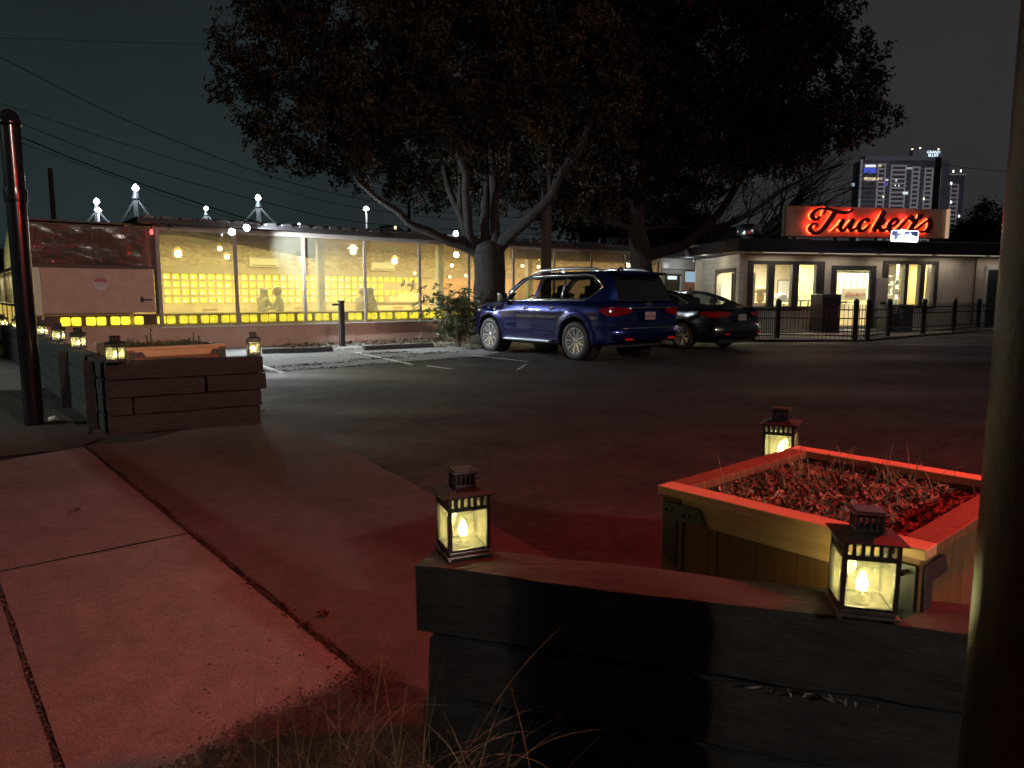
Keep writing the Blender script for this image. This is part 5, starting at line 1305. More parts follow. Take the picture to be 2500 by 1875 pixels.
MB().box(s0 + (s1 - s0) * .45, s0 + (s1 - s0) * .62, -.42, -.36, 0, 2.15).build('curtain', mat('pale_curtain', (.6, .62, .66), .8), sd)
MB().box(s0 + .02, s0 + (s1 - s0) * .30, .05, .10, 0, 2.2).build('door', M_BROWN, sd)
lamp('lobby_light', 'POINT', ((s0 + s1) / 2, -.2, 1.9), 5, (1, .9, .65), .06, sd)
lamp('wall_light', 'POINT', (SL * .35, 1.0, 2.65), 16, (1, .93, .74), .1, sd)
# window sets
def mullions(Wd, panes, mname):
    a0, a1, z0, z1 = Wd; b = MB(); x = a0
    for (u0, u1) in panes:
        p0 = tfc(u0, 690)[0]; p1 = tfc(u1, 690)[0]
        b.box(x, p0, -.03, .14, z0, z1); b.box(p0, p1, -.03, .14, z1 - .13, z1); b.box(p0, p1, -.03, .14, z0, z0 + .07)
        MB().box(p0, p1, .05, .06, z0 + .07, z1 - .13).build('window_pane', mname, tk); x = p1
    b.box(x, a1, -.03, .14, z0, z1); b.build('window_frame', M_NAVY, tk)
M_CLEAR = glassmat('clear_glass', (1, 1, 1), .95, (.6, .6, .5), .05, .02)
mullions(W1, [(1838, 1876), (1890, 1933), (1949, 1991)], M_CLEAR); mullions(W2, [(2167, 2207), (2215, 2244), (2256, 2279)], M_CLEAR)
MB().box(W1[0] - .05, tfc(1957, 700)[0], -.07, -.03, W1[2] - .10, W1[2]).build('window_ledge', M_NAVY, tk)
# door
a0, a1, z0, z1 = DR; f_ = .19
b = MB(); b.box(a0, a0 + f_, -.04, .1, 0, z1); b.box(a1 - f_, a1, -.04, .1, 0, z1); b.box(a0 + f_, a1 - f_, -.04, .1, z1 - f_, z1); b.build('door_frame', M_NAVY, tk)
d0, d1 = a0 + f_ + .01, a1 - f_ - .01; b = MB(); b.box(d0, d0 + .07, 0, .05, .05, z1 - f_ - .01); b.box(d1 - .07, d1, 0, .05, .05, z1 - f_ - .01); b.box(d0 + .07, d1 - .07, 0, .05, z1 - f_ - .08, z1 - f_ - .01); b.box(d0 + .07, d1 - .07, 0, .05, .05, .25)
b.build('door', M_GREY, tk, bevel=.006); MB().box(d0 + .07, d1 - .07, .02, .028, .25, z1 - f_ - .08).build('door_glass', M_CLEAR, tk)
mb = tfc(2150, 715); MB().box(a1 + .06, a1 + .52, -.10, -.01, 1.12, 2.02).build('notice_case', mat('case_tan', (.32, .27, .24), .5), tk, bevel=.01)
# roof and deep fascia
b = MB(); b.box(-.9, L_ + .6, -1.1, 9.5, zt + .02, zt + .44); b.build('roof_slab', mat('dark_fascia', (.011, .008, .009), .6, var=.3, scale=2), tk, bevel=.01)
MB().box(-.85, L_ + .55, -1.02, 0, zt, zt + .018).build('soffit', mat('pale_soffit', (.55, .52, .42), .7), tk)
MB().box(L_ * .35, L_ + .6, -1.12, -1.02, zt + .44, zt + .47).build('roof_flashing', mat('flashing', (.3, .32, .34), .35, metal=.8), tk)
for k, aa in enumerate((1.2, 3.6, 6.0, 8.4, 10.8)):
    lamp('soffit_light', 'AREA', (aa, -.45, zt - .03), 8 if k < 4 else 4.5, (1, .90, .70), parent=tk, size=1.4, size_y=.15)
    MB().box(aa - 1.1, aa + 1.1, -.99, -.96, zt - .022, zt - .004).build('soffit_lamp', emat('soffit_tube', (1, .93, .72), .42), tk)
# interior room
M_YEL = mat('yellow_room', (.72, .62, .20), .8); M_CRM = mat('cream_room2', (.72, .66, .50), .8, var=.12, scale=1.2)
MB().box(.3, L_ - .1, 4.2, 4.3, 0, zt - .05).build('room_wall', M_CRM, tk)
MB().box(.3, L_ - .1, .22, 4.2, 0, .04).build('room_floor', mat('room_floor', (.3, .22, .14), .5), tk)
MB().box(.3, L_ - .1, .25, 4.2, zt - .06, zt - .01).build('room_ceiling', mat('room_ceiling', (.7, .68, .6), .8), tk)
pa = tfa(1949, 2.6)
MB().box(pa - .1, tfa(2150, 2.6), 2.6, 2.7, 0, zt - .1).build('yellow_partition', M_YEL, tk)
b = MB()
for k in range(6): b.box(tfa(2048, 2.6) + k * .30, tfa(2048, 2.6) + k * .30 + .17, 2.57, 2.6, 1.2, 2.7)
b.build('wall_stripes', mat('pale_stripe', (.72, .76, .62), .8), tk)
pb = tfa(2207, 1.2)
MB().box(pb - .3, pb + .15, 1.2, 1.35, 0, zt - .1).build('room_pier', M_CRM, tk)
MB().box(tfa(2218, 2.6), tfa(2300, 2.6), 2.6, 2.7, 0, zt - .1).build('inner_partition', mat('ochre_wall', (.62, .48, .18), .8), tk)
for aa, pw in ((1.5, 230), (3.6, 210), (5.8, 160), (7.8, 170), (10.0, 130)):
    lamp('room_light', 'AREA', (aa, 1.7, zt - .12), pw, (1, .94, .70), parent=tk, size=1.2, size_y=.5)
def tthing(name, u, q, label, cat, group=None):
    return tag(empty(name, tp(tfa(u, q), q, .04), TAa), label, cat, group)
# furnishings seen through the panes
o = tthing('display_case', 1856, 1.1, 'wooden cabinet with a rounded straw lamp on it behind the first diner pane', 'cabinet')
MB().box(-.32, .30, -.2, .3, 0, 1.05).build('cabinet', mat('cab_wood', (.35, .22, .10), .6), o, bevel=.01); MB().lathe([(.05, 1.05), (.14, 1.12), (.16, 1.36), (.10, 1.42), (.30, 1.44), (.22, 1.60), (.05, 1.66), (0, 1.67)], 20).build('straw_lamp', mat('straw', (.55, .40, .15), .7, var=.3, scale=20), o, smooth=True)
o = tag(empty('framed_notice', tp(tfa(1914, 4.17), 4.17, 1.55), TAa), 'white framed notice on the back wall behind the second diner pane', 'notice'); MB().box(-.36, .36, -.02, 0, -.45, .50).build('frame', mat('grey_wood', (.3, .28, .26), .6), o); MB().box(-.31, .31, -.03, -.021, -.40, .45).build('sheet', mat('white_sheet', (.85, .88, .9), .6), o)
o = tthing('armchair', 1916, 1.2, 'pale yellow round backed chair behind the second diner pane', 'chair'); MB().lathe([(0, .2), (.38, .22), (.42, .5), (.40, .85), (.3, 1.0), (.12, 1.05), (0, 1.06)], 20).build('seat', mat('pale_yellow', (.65, .6, .28), .7), o, smooth=True); b = MB(); 
for sx in (-1, 1):
    for sy in (-1, 1): b = MB().box(sx * .25 - .02, sx * .25 + .02, sy * .25 - .02, sy * .25 + .02, 0, .22); b.build('leg', M_DARK, o)
tg = tthing('cake_stand', 1908, .9, 'white domed cake stand above the yellow chair in the second diner pane', 'cake stand'); MB().lathe([(.0, 1.10), (.3, 1.11), (.3, 1.13), (.05, 1.14), (.26, 1.15), (.24, 1.33), (.1, 1.42), (0, 1.44)], 20).build('dome', mat('white_dome', (.7, .7, .68), .3), tg, smooth=True)
MB().lathe([(.14, 0), (.14, .02), (.03, .05), (.03, 1.10)], 12).build('stand', M_DARK, tg, smooth=True)
for (u_, d) in ((1956, 'left'), (1974, 'right')):
    o = tthing('bar_stool', u_, .9, 'tall dark stool with a round seat behind the third diner pane, ' + d + ' of the pair', 'stool', 'stools in the diner window')
    MB().lathe([(0, 1.10), (.22, 1.10), (.24, 1.14), (.2, 1.17), (0, 1.18)], 16).build('seat', mat('stool_seat', (.10, .08, .04), .5), o, smooth=True); MB().tube([(0, 0, .02), (0, 0, 1.1)], .03, 8).build('leg', M_DARK, o); MB().lathe([(.2, 0), (.2, .02), (0, .04)], 16).build('foot', M_DARK, o); MB().tube([(0, .15, 1.14), (0, .18, 1.32), (.08, .18, 1.36)], .018, 6).build('backrest', M_DARK, o)
o = tag(empty('menu_counter', tp(tfa(2086, 1.9), 1.9, .04), TAa), 'cream counter behind the glass door carrying a grey panel with red script lettering', 'counter')
MB().box(-.75, .75, 0, .6, 0, 1.0).build('front', mat('counter_white', (.7, .64, .42), .5), o, bevel=.01); MB().box(-.58, .62, .05, .08, 1.12, 1.62).build('sign_panel', mat('panel_taupe', (.30, .26, .20), .6), o); MB().box(-.8, -.35, -.05, .1, 1.02, 1.10).build('tray', M_DARK, o)
b = MB()
for k in range(8): b.lathe([(0, .0), (.05, .01), (.06, .05), (.03, .08), (0, .085)], 10, Matrix.Translation((-.2 + .11 * k, .15, 1.0 + .012 * (k % 2))))
b.build('pastries', mat('pastry', (.75, .6, .3), .6), o, smooth=True)
o = tthing('shelf_unit', 2188, 1.0, 'white metal shelves stacked with jars behind the fourth diner pane', 'shelves')
for (x, y) in ((-.3, -.15), (.3, -.15), (-.3, .15), (.3, .15)): MB().box(x - .012, x + .012, y - .012, y + .012, 0, 2.1).build('upright', M_GREY, o)
for zz in (.5, .95, 1.35, 1.75, 2.08): MB().box(-.32, .32, -.17, .17, zz, zz + .02).build('shelf', mat('shelf_white', (.7, .72, .7), .4), o)
rr = random.Random(5)
for zz in (.97, 1.37, 1.77):
    for k in range(3):
        h = rr.uniform(.12, .26); MB().lathe([(.0, 0), (.07, 0), (.075, h * .7), (.04, h), (0, h)], 12, Matrix.Translation((-.2 + .19 * k, 0, zz))).build('jar', mat('jar%d' % (k % 3), [(.55, .58, .5), (.35, .45, .55), (.6, .5, .15)][k % 3], .3), o, smooth=True)
for (u_, d) in ((2203, 'first'), (2243, 'second'), (2277, 'third')):
    a = tfa(u_, .22); b = MB(); vs = []
    for i in range(15): vs += [(a - .02 + .13 * i / 14, .22 + .03 * math.sin(i * 1.9), 1.0), (a - .02 + .13 * i / 14, .22 + .025 * math.sin(i * 1.9), 2.45)]
    b.add(vs, [(2 * i, 2 * i + 2, 2 * i + 3, 2 * i + 1) for i in range(14)]); tag(b.build('curtain', mat('olive_curtain', (.62, .52, .28), .9), smooth=True, loc=TO, rz=TAa), d + ' pleated olive curtain from the left in the right hand diner windows', 'curtain', 'diner curtains')
# dark machines against the front
a_, _ = tfc(1982, 760)
o = tag(empty('ice_freezer', tp(a_, -.75, 0), TAa), 'tall dark cabinet standing in front of the diner left of its door', 'cabinet'); MB().box(-.38, .38, -.35, .35, .02, 1.42).build('cabinet', M_NAVY, o, bevel=.02); MB().box(-.34, .34, -.37, -.351, .1, 1.34).build('door', mat('cab_door', (.03, .02, .02), .4), o, bevel=.01); MB().box(.25, .28, -.40, -.37, .6, 1.0).build('handle', M_GREY, o)
a_, _ = tfc(2146, 780)
o = tag(empty('low_cabinet', tp(a_, -.8, 0), TAa), 'low wide dark storage box against the diner right of its door', 'cabinet'); MB().box(-.52, .52, -.3, .3, .02, .98).build('box', M_NAVY, o, bevel=.02); MB().box(-.54, .54, -.32, .32, .98, 1.03).build('lid', M_DARK, o, bevel=.01)
# drain pipe and far right door
a_, _ = tfc(2375, 700); MB().tube([(a_ + .25, -.06, zt), (a_ - .0, -.06, zt - .03), (a_, -.06, .1)], .03, 8).build('drain_pipe', M_BROWN, tk)
a0_, _ = tfc(2407, 700)
MB().box(a0_, L_ + .2, -.05, .0, 0, 2.35).build('side_door', mat('dark_green_door', (.02, .025, .022), .5), tk, bevel=.01)
MB().box(a0_ - .12, a0_, -.06, .0, 0, 2.5).build('door_jamb', mat('pale_jamb', (.42, .44, .4), .6), tk); MB().box(a0_ - .12, L_ + .2, -.06, 0, 2.38, 2.55).build('door_lintel', MATS['pale_jamb'], tk)
MB().box(.0, L_ + .5, -.9, -.0, .0, .10).build('door_step', mat('patio_concrete', (.25, .22, .19), .9, var=.2, scale=3), tk)

# ================================================================== IRON FENCE
M_IRON = mat('iron_paint', (.012, .011, .014), .45)
fp = [at(1835, 722, 21.4), G(1897, 829), G(2086, 833), G(2117, 832), G(2167, 825), G(2252, 819), G(2326, 813), G(2386, 808), G(2436, 805)]
for p in fp: p.z = 0
fence = tag(empty('iron_fence', fp[1]), 'black picket fence with round topped posts in front of the diner', 'fence')
def Lp(p): return p - fp[1]
for i in (1, 2, 3, 4, 5, 6, 7):
    p = Lp(fp[i]); MB().lathe([(.075, 0), (.075, 1.14), (.088, 1.15), (.088, 1.19), (.05, 1.25), (0, 1.27)], 14, Matrix.Translation(p)).build('fence_post', M_IRON, fence, smooth=True)
for i in range(len(fp) - 1):
    if i == 3: pass
    a = Lp(fp[i]); c = Lp(fp[i + 1]); d = c - a; L = d.length; aa = math.atan2(d.y, d.x); Mx = Matrix.Translation(a) @ Matrix.Rotation(aa, 4, 'Z')
    b = MB()
    for zz in (.14, .66, .92) if i < 4 else (.14, .28, .76, .96): b.box(.05, L - .05, -.015, .015, zz, zz + .035, Mx)
    b.build('fence_rail', M_IRON, fence); b = MB(); k = .14
    while k < L - .08: b.box(k - .008, k + .008, -.008, .008, .06, 1.08, Mx); b.add([Mx @ Vector(q) for q in ((k - .008, -.008, 1.08), (k + .008, -.008, 1.08), (k + .008, .008, 1.08), (k - .008, .008, 1.08), (k, 0, 1.13))], [(0, 1, 4), (1, 2, 4), (2, 3, 4), (3, 0, 4)]); k += .115
    b.build('pickets', M_IRON, fence)
sheet('fence_kerb', [fp[0] + Vector((0, -.12, 0)), fp[2] + Vector((0, -.12, 0)), fp[3] + Vector((0, -.15, 0)), fp[5] + Vector((0, -.2, 0)), fp[8] + Vector((0, -.2, 0)), fp[8] + Vector((0, 1.2, 0)), fp[0] + Vector((0, 3, 0))], mat('kerb_concrete', (.13, .115, .10), .9, var=.25, scale=3), .05)

# ================================================================== ROOF SIGN
SO = at(1916, 576, 25.3); S1 = at(2308, 576, 26.4); zb = SO.z
SAa = math.atan2(S1.y - SO.y, S1.x - SO.x); SLn = (Vector((S1.x, S1.y)) - Vector((SO.x, SO.y))).length; SHt = at(2100, 507, 25.9).z - zb
sgn = tag(empty('roof_sign', SO, SAa), "large bronze roof sign with the word Tucker's in red backlit script", 'sign')
M_BRZ = mat('bronze_board', (.50, .42, .22), .6, metal=.0, col2=(.30, .25, .16), scale=1.6, thr=(.35, .65))
MB().box(0, SLn, .0, .05, 0, SHt).build('board', M_BRZ, sgn)
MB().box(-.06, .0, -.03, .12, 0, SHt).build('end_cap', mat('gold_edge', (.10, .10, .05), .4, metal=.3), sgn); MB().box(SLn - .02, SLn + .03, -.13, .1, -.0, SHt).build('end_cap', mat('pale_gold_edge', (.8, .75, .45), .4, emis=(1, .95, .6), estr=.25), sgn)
MB().box(-.02, SLn, -.05, .0, -.03, .0).build('bottom_rail', M_BRWN if False else M_BROWN, sgn)
for k in (.4, 2.0, 3.6, 5.2): MB().box(k, k + .08, .1, .2, 3.28 - zb, .1).build('leg', M_DARK, sgn)
X0, Y0, SC = 162., 405., SLn / (1805 - 162.)
def sc_(x, y): return ((x - X0) * SC, (Y0 - y) * SC * (SHt / (290 * SC)))
STR = [  # (points, widths) of each pen stroke
 ([(470, 215), (445, 245), (408, 240), (392, 208), (412, 172), (462, 146), (520, 142), (585, 152), (660, 172), (725, 175), (775, 160), (802, 138)], [10, 20, 28, 28, 22, 18, 18, 24, 28, 24, 16, 6]),
 ([(542, 120), (522, 160), (508, 205)], [10, 16, 8]),
 ([(622, 168), (598, 205), (562, 262), (522, 318), (478, 362), (428, 378), (388, 356), (382, 318), (412, 288), (446, 294), (446, 322)], [34, 38, 38, 36, 30, 24, 24, 22, 18, 12, 8]),
 ([(605, 352), (655, 310), (705, 238)], [8, 10, 16]), ([(712, 240), (680, 300), (690, 345), (728, 335), (775, 270), (802, 235)], [30, 34, 26, 18, 16, 16]), ([(808, 238), (782, 300), (792, 346), (830, 330), (862, 300)], [30, 34, 26, 16, 10]),
 ([(962, 262), (950, 238), (905, 246), (868, 292), (872, 340), (915, 344), (965, 305), (985, 280)], [26, 24, 24, 34, 32, 20, 12, 10]),
 ([(1118, 152), (1078, 232), (1018, 348)], [42, 36, 40]), ([(1038, 292), (1082, 240), (1118, 244), (1100, 278), (1062, 290), (1092, 334), (1130, 334), (1168, 298)], [12, 20, 26, 22, 24, 34, 20, 10]),
 ([(1168, 312), (1230, 282), (1258, 246), (1226, 228), (1188, 262), (1172, 312), (1200, 344), (1248, 336), (1310, 278), (1368, 210)], [14, 18, 24, 24, 32, 36, 26, 16, 14, 14]),
 ([(1378, 205), (1405, 218), (1422, 240), (1448, 240), (1418, 290), (1388, 345)], [44, 44, 30, 30, 36, 34]),
 ([(1496, 172), (1490, 196), (1462, 232)], [52, 40, 8]), ([(1432, 338), (1505, 285), (1572, 232), (1602, 212)], [8, 12, 12, 20]), ([(1590, 226), (1602, 262), (1594, 308), (1556, 342), (1502, 346)], [26, 40, 38, 24, 14]), ([(1492, 352), (1604, 350)], [10, 10])]
def ribbon(b, pts, wd, y0, y1, dx=0, dy=0, f=1.12):
    # Catmull-Rom through the pen points
    P = [Vector(p) for p in pts]; out = []; ws = []
    for i in range(len(P) - 1):
        a = P[max(i - 1, 0)]; p = P[i]; q = P[i + 1]; c = P[min(i + 2, len(P) - 1)]
        for j in range(5):
            t = j / 5; out.append(.5 * ((2 * p) + (q - a) * t + (2 * a - 5 * p + 4 * q - c) * t * t + (3 * p - a - 3 * q + c) * t ** 3)); ws.append(wd[i] + (wd[i + 1] - wd[i]) * t)
    out.append(P[-1]); ws.append(wd[-1]); n = len(out); vs = []
    for i in range(n):
        t = (out[min(i + 1, n - 1)] - out[max(i - 1, 0)]).normalized(); nn = Vector((-t.y, t.x)) * (ws[i] * f + 4) / 2
        l = sc_(*(out[i] + nn + Vector((dx, dy)))); r = sc_(*(out[i] - nn + Vector((dx, dy))))
        vs += [(l[0], y0, l[1]), (r[0], y0, r[1]), (l[0], y1, l[1]), (r[0], y1, r[1])]
    fs = [(0, 1, 3, 2), (4 * n - 4, 4 * n - 2, 4 * n - 1, 4 * n - 3)]
    for i in range(n - 1):
        o = 4 * i; fs += [(o, o + 4, o + 5, o + 1), (o + 2, o + 3, o + 7, o + 6), (o, o + 2, o + 6, o + 4), (o + 1, o + 5, o + 7, o + 3)]
    b.add(vs, fs); return out
M_LET = mat('dark_red_letter', (.13, .008, .012), .6); M_NEON = emat('red_neon', (1, .045, .012), 17.)
for i, (pts, wd) in enumerate(STR):
    b = MB(); pl2 = ribbon(b, pts, wd, -.20, -.13); fixn(b.build('letter_stroke', M_LET, sgn))
    MB().tube([(sc_(p.x - 14, p.y + 2)[0], -.045, sc_(p.x - 14, p.y + 2)[1]) for p in pl2[::2]] if len(pl2) > 6 else [(sc_(p.x - 14, p.y + 2)[0], -.045, sc_(p.x - 14, p.y + 2)[1]) for p in pl2], .017, 6).build('neon_tube', M_NEON, sgn, smooth=True)
for k in range(13): lamp('neon_glow', 'POINT', (.80 + k * .335, -.07, .40 + .16 * (k % 3)), 3.2, (1, .014, .014), .03, sgn)
b = MB()
for pts, wd in STR: ribbon(b, pts, wd, -.02, -.01)
b.v = [((x - 3.0) * .19, y, (z - .5) * .19) for x, y, z in b.v]
fixn(b.build('lettering', mat('script_red', (.22, .03, .02), .5), bpy.data.objects['menu_counter'], loc=(.02, .045, 1.37)))
# small white neon below it
no = at(2208, 577, 25.0); ns = tag(empty('neon_window_sign', no, SAa), 'small dazzling white neon sign with a cup outline below the red script', 'sign')
M_WN = emat('white_neon', (.78, .88, 1), 9.); PX = 1 / 69.5
def npx(x, y): return ((x - 1065) / 15.8 * PX, -.02, (560 - y) / 15.8 * PX)
rc = [(500, 380), (540, 350), (1600, 360), (1645, 400), (1620, 740), (1590, 770), (500, 740), (475, 700), (500, 380)]
MB().tube([npx(*p) for p in rc], .012, 8).build('border_tube', emat('pale_neon', (1, .82, 1), 3.5), ns)
MB().tube([npx(*p) for p in ((560, 540), (570, 660), (640, 730), (740, 720), (800, 650), (830, 560))], .030, 8).build('cup_tube', M_WN, ns)
MB().tube([npx(*p) for p in ((800, 420), (930, 330), (1030, 330), (960, 480), (900, 640), (1040, 660), (1130, 520), (1200, 640), (1280, 470), (1360, 660), (1420, 560), (1500, 660), (1560, 600))], .036, 8).build('script_tube', M_WN, ns)
MB().tube([npx(*p) for p in ((880, 700), (1200, 690), (1540, 700))], .026, 8).build('underline_tube', M_WN, ns)
MB().box(-.55, .58, .0, .03, -.2, .2).build('backboard', mat('neon_back', (.02, .025, .05), .7), ns); MB().box(-.3, -.26, .02, .06, 3.28 - no.z, -.1).build('leg', M_DARK, ns); MB().box(.3, .34, .02, .06, 3.28 - no.z, -.1).build('leg', M_DARK, ns)
lamp('neon_light', 'POINT', (0, -.25, -.05), 42, (.50, .62, 1), .15, ns)
# rooftop kit
vt = at(1827, 598, 27.); o = tag(empty('roof_vent', (vt.x, vt.y, 3.3)), 'shiny ribbed metal vent drum on the roof left of the red sign', 'vent'); hh = at(1827, 550, 27.).z - 3.3
b = MB(); b.lathe([(.44, .25), (.45, .27), (.45, hh), (.42, hh + .02), (0, hh + .02)], 40); b.build('drum', mat('galvanised', (.55, .56, .58), .22, metal=1.), o, smooth=True); MB().lathe([(.3, 0), (.3, .25)], 20).build('collar', M_DARK, o); MB().box(-.7, .7, -.5, .5, 0, .12).build('base', M_DARK, o)
for (u0, u1, v0, v1, y, lab) in ((1690, 1732, 598, 604, 27.5, 'low pale roof unit left of the metal vent drum'), (1746, 1790, 596, 600, 27.5, 'thin pale roof unit close left of the metal vent drum'), (1860, 1980, 583, 596, 28.2, 'long low dark roof unit under the left end of the red sign')):
    p = at(u0, v1, y); q = at(u1, v0, y); o = tag(empty('roof_unit', (p.x, y, 3.2)), lab, 'roof unit', 'units on the diner roof'); MB().box(0, q.x - p.x, 0, .8, 0, q.z - 3.2).build('casing', mat('unit_grey', (.22, .22, .23), .6), o, bevel=.02); MB().box(.05, q.x - p.x - .05, -.02, 0, .05, max(.1, q.z - 3.25)).build('grille', M_DARK, o)

# ================================================================== TOWER BLOCK AND FAR HOUSES
ty = 500.; PXM = F / ty
tw = tag(empty('apartment_tower', at(2192, 505, ty)), 'tall apartment tower with pale window bands behind the red roof sign', 'building'); tw.location.z = 0
bx_ = tw.location.x
def tw_x(u): return at(u, 500, ty).x - bx_
def tw_z(v): return at(2200, v, ty).z
M_TWG = mat('tower_glass', (.05, .05, .065), .4, var=.4, scale=.08); M_TWF = mat('tower_frame', (.40, .38, .38), .8)
MB().box(tw_x(2096), tw_x(2312), 0, 11, 0, tw_z(392)).build('wall', M_TWG, tw)
MB().box(tw_x(2110), tw_x(2300), 3, 10, tw_z(391), tw_z(378)).build('roof_storey', mat('tower_roof', (.10, .10, .12), .7), tw); MB().box(tw_x(2228), tw_x(2300), 4, 9, tw_z(378), tw_z(362)).build('plant_room', MATS['tower_roof'], tw)
MB().box(tw_x(2093), tw_x(2098), -1.5, 0, 0, tw_z(390)).build('fin', M_TWF, tw)
for (u0, u1, vt_) in ((2135, 2156, 400), (2168, 2206, 403), (2219, 2239, 407), (2250, 2271, 410), (2282, 2290, 412)):
    b = MB(); n = 12; x0 = tw_x(u0); x1 = tw_x(u1); b.box(x0, x0 + 1.0, -1.2, 0, 0, tw_z(vt_)); b.box(x1 - 1.0, x1, -1.2, 0, 0, tw_z(vt_)); z = tw_z(vt_)
    while z > 8: b.box(x0 + 1, x1 - 1, -1.1, 0, z - 1.1, z); z -= 2.95
    b.build('window_band', M_TWF, tw)
b = MB(); z = tw_z(400)
while z > 8: b.box(tw_x(2100), tw_x(2133), -.4, 0, z - .3, z); b.box(tw_x(2158), tw_x(2166), -.4, 0, z - .3, z); b.box(tw_x(2207), tw_x(2218), -.4, 0, z - .3, z); b.box(tw_x(2240), tw_x(2249), -.4, 0, z - .3, z); z -= 2.95
b.build('floor_edges', mat('floor_edge', (.16, .16, .19), .8), tw)
for (u0, u1, v0, v1, c, s_) in ((2102, 2131, 411, 423, (.10, .16, 1.), .8), (2104, 2130, 403, 409, (.9, .95, 1), 1.4), (2104, 2131, 434, 441, (1, .84, .58), 1.3), (2137, 2143, 403, 408, (1, .9, .45), 1.), (2134, 2140, 434, 440, (1, .85, .5), 1.), (2143, 2147, 435, 440, (1, .85, .5), .7),
        (2205, 2218, 409, 414, (.8, .9, .9), .5), (2074, 2081, 448, 455, (.5, .7, 1), 1.), (2151, 2161, 446, 454, (.25, .15, .8), .6), (2156, 2162, 438, 442, (1, 1, 1), 1.), (2180, 2183, 438, 444, (1, 1, 1), 1.), (2179, 2181, 452, 455, (1, 1, 1), 2), (2188, 2190, 452, 456, (1, 1, 1), 1.4),
        (2200, 2212, 469, 475, (.85, .95, 1), 1.2), (2151, 2154, 479, 483, (1, .95, .8), 2), (2250, 2253, 483, 489, (1, .95, .85), 2)):
    MB().box(tw_x(u0), tw_x(u1), -1.6, -1.3, tw_z(v1), tw_z(v0)).build('lit_window', emat('lit%d%d' % (u0, v0), c, s_ * .7), tw)
for (u_, v_) in ((2230, 360), (2249, 357), (2294, 360)):
    MB().lathe([(0, -.5), (.5, -.3), (.55, .2), (0, .6)], 8, Matrix.Translation((tw_x(u_), 6, tw_z(v_)))).build('beacon', emat('beacon_red', (1, .45, .25), 5), tw); MB().tube([(tw_x(u_), 6, tw_z(v_)), (tw_x(u_), 8, tw_z(376))], .12, 5).build('mast', M_DARK, tw)
for (s_, v_) in (('GRAND', 371), ('BLUFF', 379)):
    text_obj('lettering', s_, 2.6, emat('tower_sign', (.75, .90, 1), 1.6), tw, Matrix.Translation((tw_x(2272), .9, tw_z(v_))) @ FACE, .1)
MB().box(tw_x(2262), tw_x(2282), 1.2, 2.4, tw_z(384), tw_z(366)).build('sign_board', mat('sign_navy', (.03, .05, .12), .6), tw)
t2 = tag(empty('apartment_tower', (at(2333, 500, 520).x, 520, 0)), 'slimmer dark tower at the right edge of the larger apartment tower', 'building')
def t2x(u): return at(u, 500, 520).x - t2.location.x
def t2z(v): return at(2330, v, 520).z
MB().box(t2x(2312), t2x(2350), 0, 8, 0, t2z(428)).build('wall', M_TWG, t2); MB().box(t2x(2312), t2x(2352), -1, 9, t2z(428), t2z(425)).build('roof_edge', M_TWF, t2)
b = MB(); x0, x1 = t2x(2316), t2x(2336); b.box(x0, x0 + .8, -1, 0, 0, t2z(449)); b.box(x1 - .8, x1, -1, 0, 0, t2z(449)); z = t2z(449)
while z > 8: b.box(x0 + .8, x1 - .8, -.9, 0, z - 1.1, z); z -= 3.0
b.build('window_band', M_TWF, t2)
for (u_, v_) in ((2319, 419), (2337, 418), (2319, 494), (2341, 528), (2316, 448)): MB().box(t2x(u_) - .45, t2x(u_) + .45, -1.4, -1.1, t2z(v_) - .8, t2z(v_) + .8).build('lit_window', emat('tw2lit', (1, .98, .9), 2.2), t2)
lamp('tower_fill_spot', 'SPOT', (bx_ - 60, 250, 40), 9e5, (.92, .88, .95), 6, None, (bx_ + 5, 500, 70), 50, .6)  # unseen spot added to brighten the towers in place of city light
# hip-roofed house far left-centre
hy = 90.; o = tag(empty('house', at(945, 560, hy)), 'distant small house with a hipped roof and a lit window above the restaurant roof', 'building'); hb = o.location.copy(); o.location.z = 0
def hx(u, v): p = at(u, v, hy); return p.x - hb.x, p.z
x0, z1 = hx(938, 556); x1, z0 = hx(960, 560)
M_HOUSE = mat('house_wall', (.20, .20, .18), .8); MB().box(hx(905, 0)[0], hx(930, 0)[0], 0, 6, 0, hx(0, 557)[1]).build('wall', M_HOUSE, o); MB().box(hx(928, 0)[0], hx(962, 0)[0], -.5, 7, 0, hx(0, 554)[1]).build('wall', M_HOUSE, o)
a0, ze = hx(925, 554); a1, _ = hx(968, 554); ap, zp = hx(946, 544)
MB().add([(a0, -1, ze), (a1, -1, ze), (a1, 8, ze), (a0, 8, ze), (ap - .3, 3, zp), (ap + .3, 4, zp)], [(0, 1, 5, 4), (1, 2, 5), (2, 3, 4, 5), (3, 0, 4)]).build('roof', mat('house_roof', (.05, .05, .05), .8), o)
MB().box(hx(954, 0)[0], hx(958, 0)[0], -.6, -.5, hx(0, 560)[1], hx(0, 553)[1]).build('lit_window', emat('house_light', (1, .85, .5), 2.5), o)
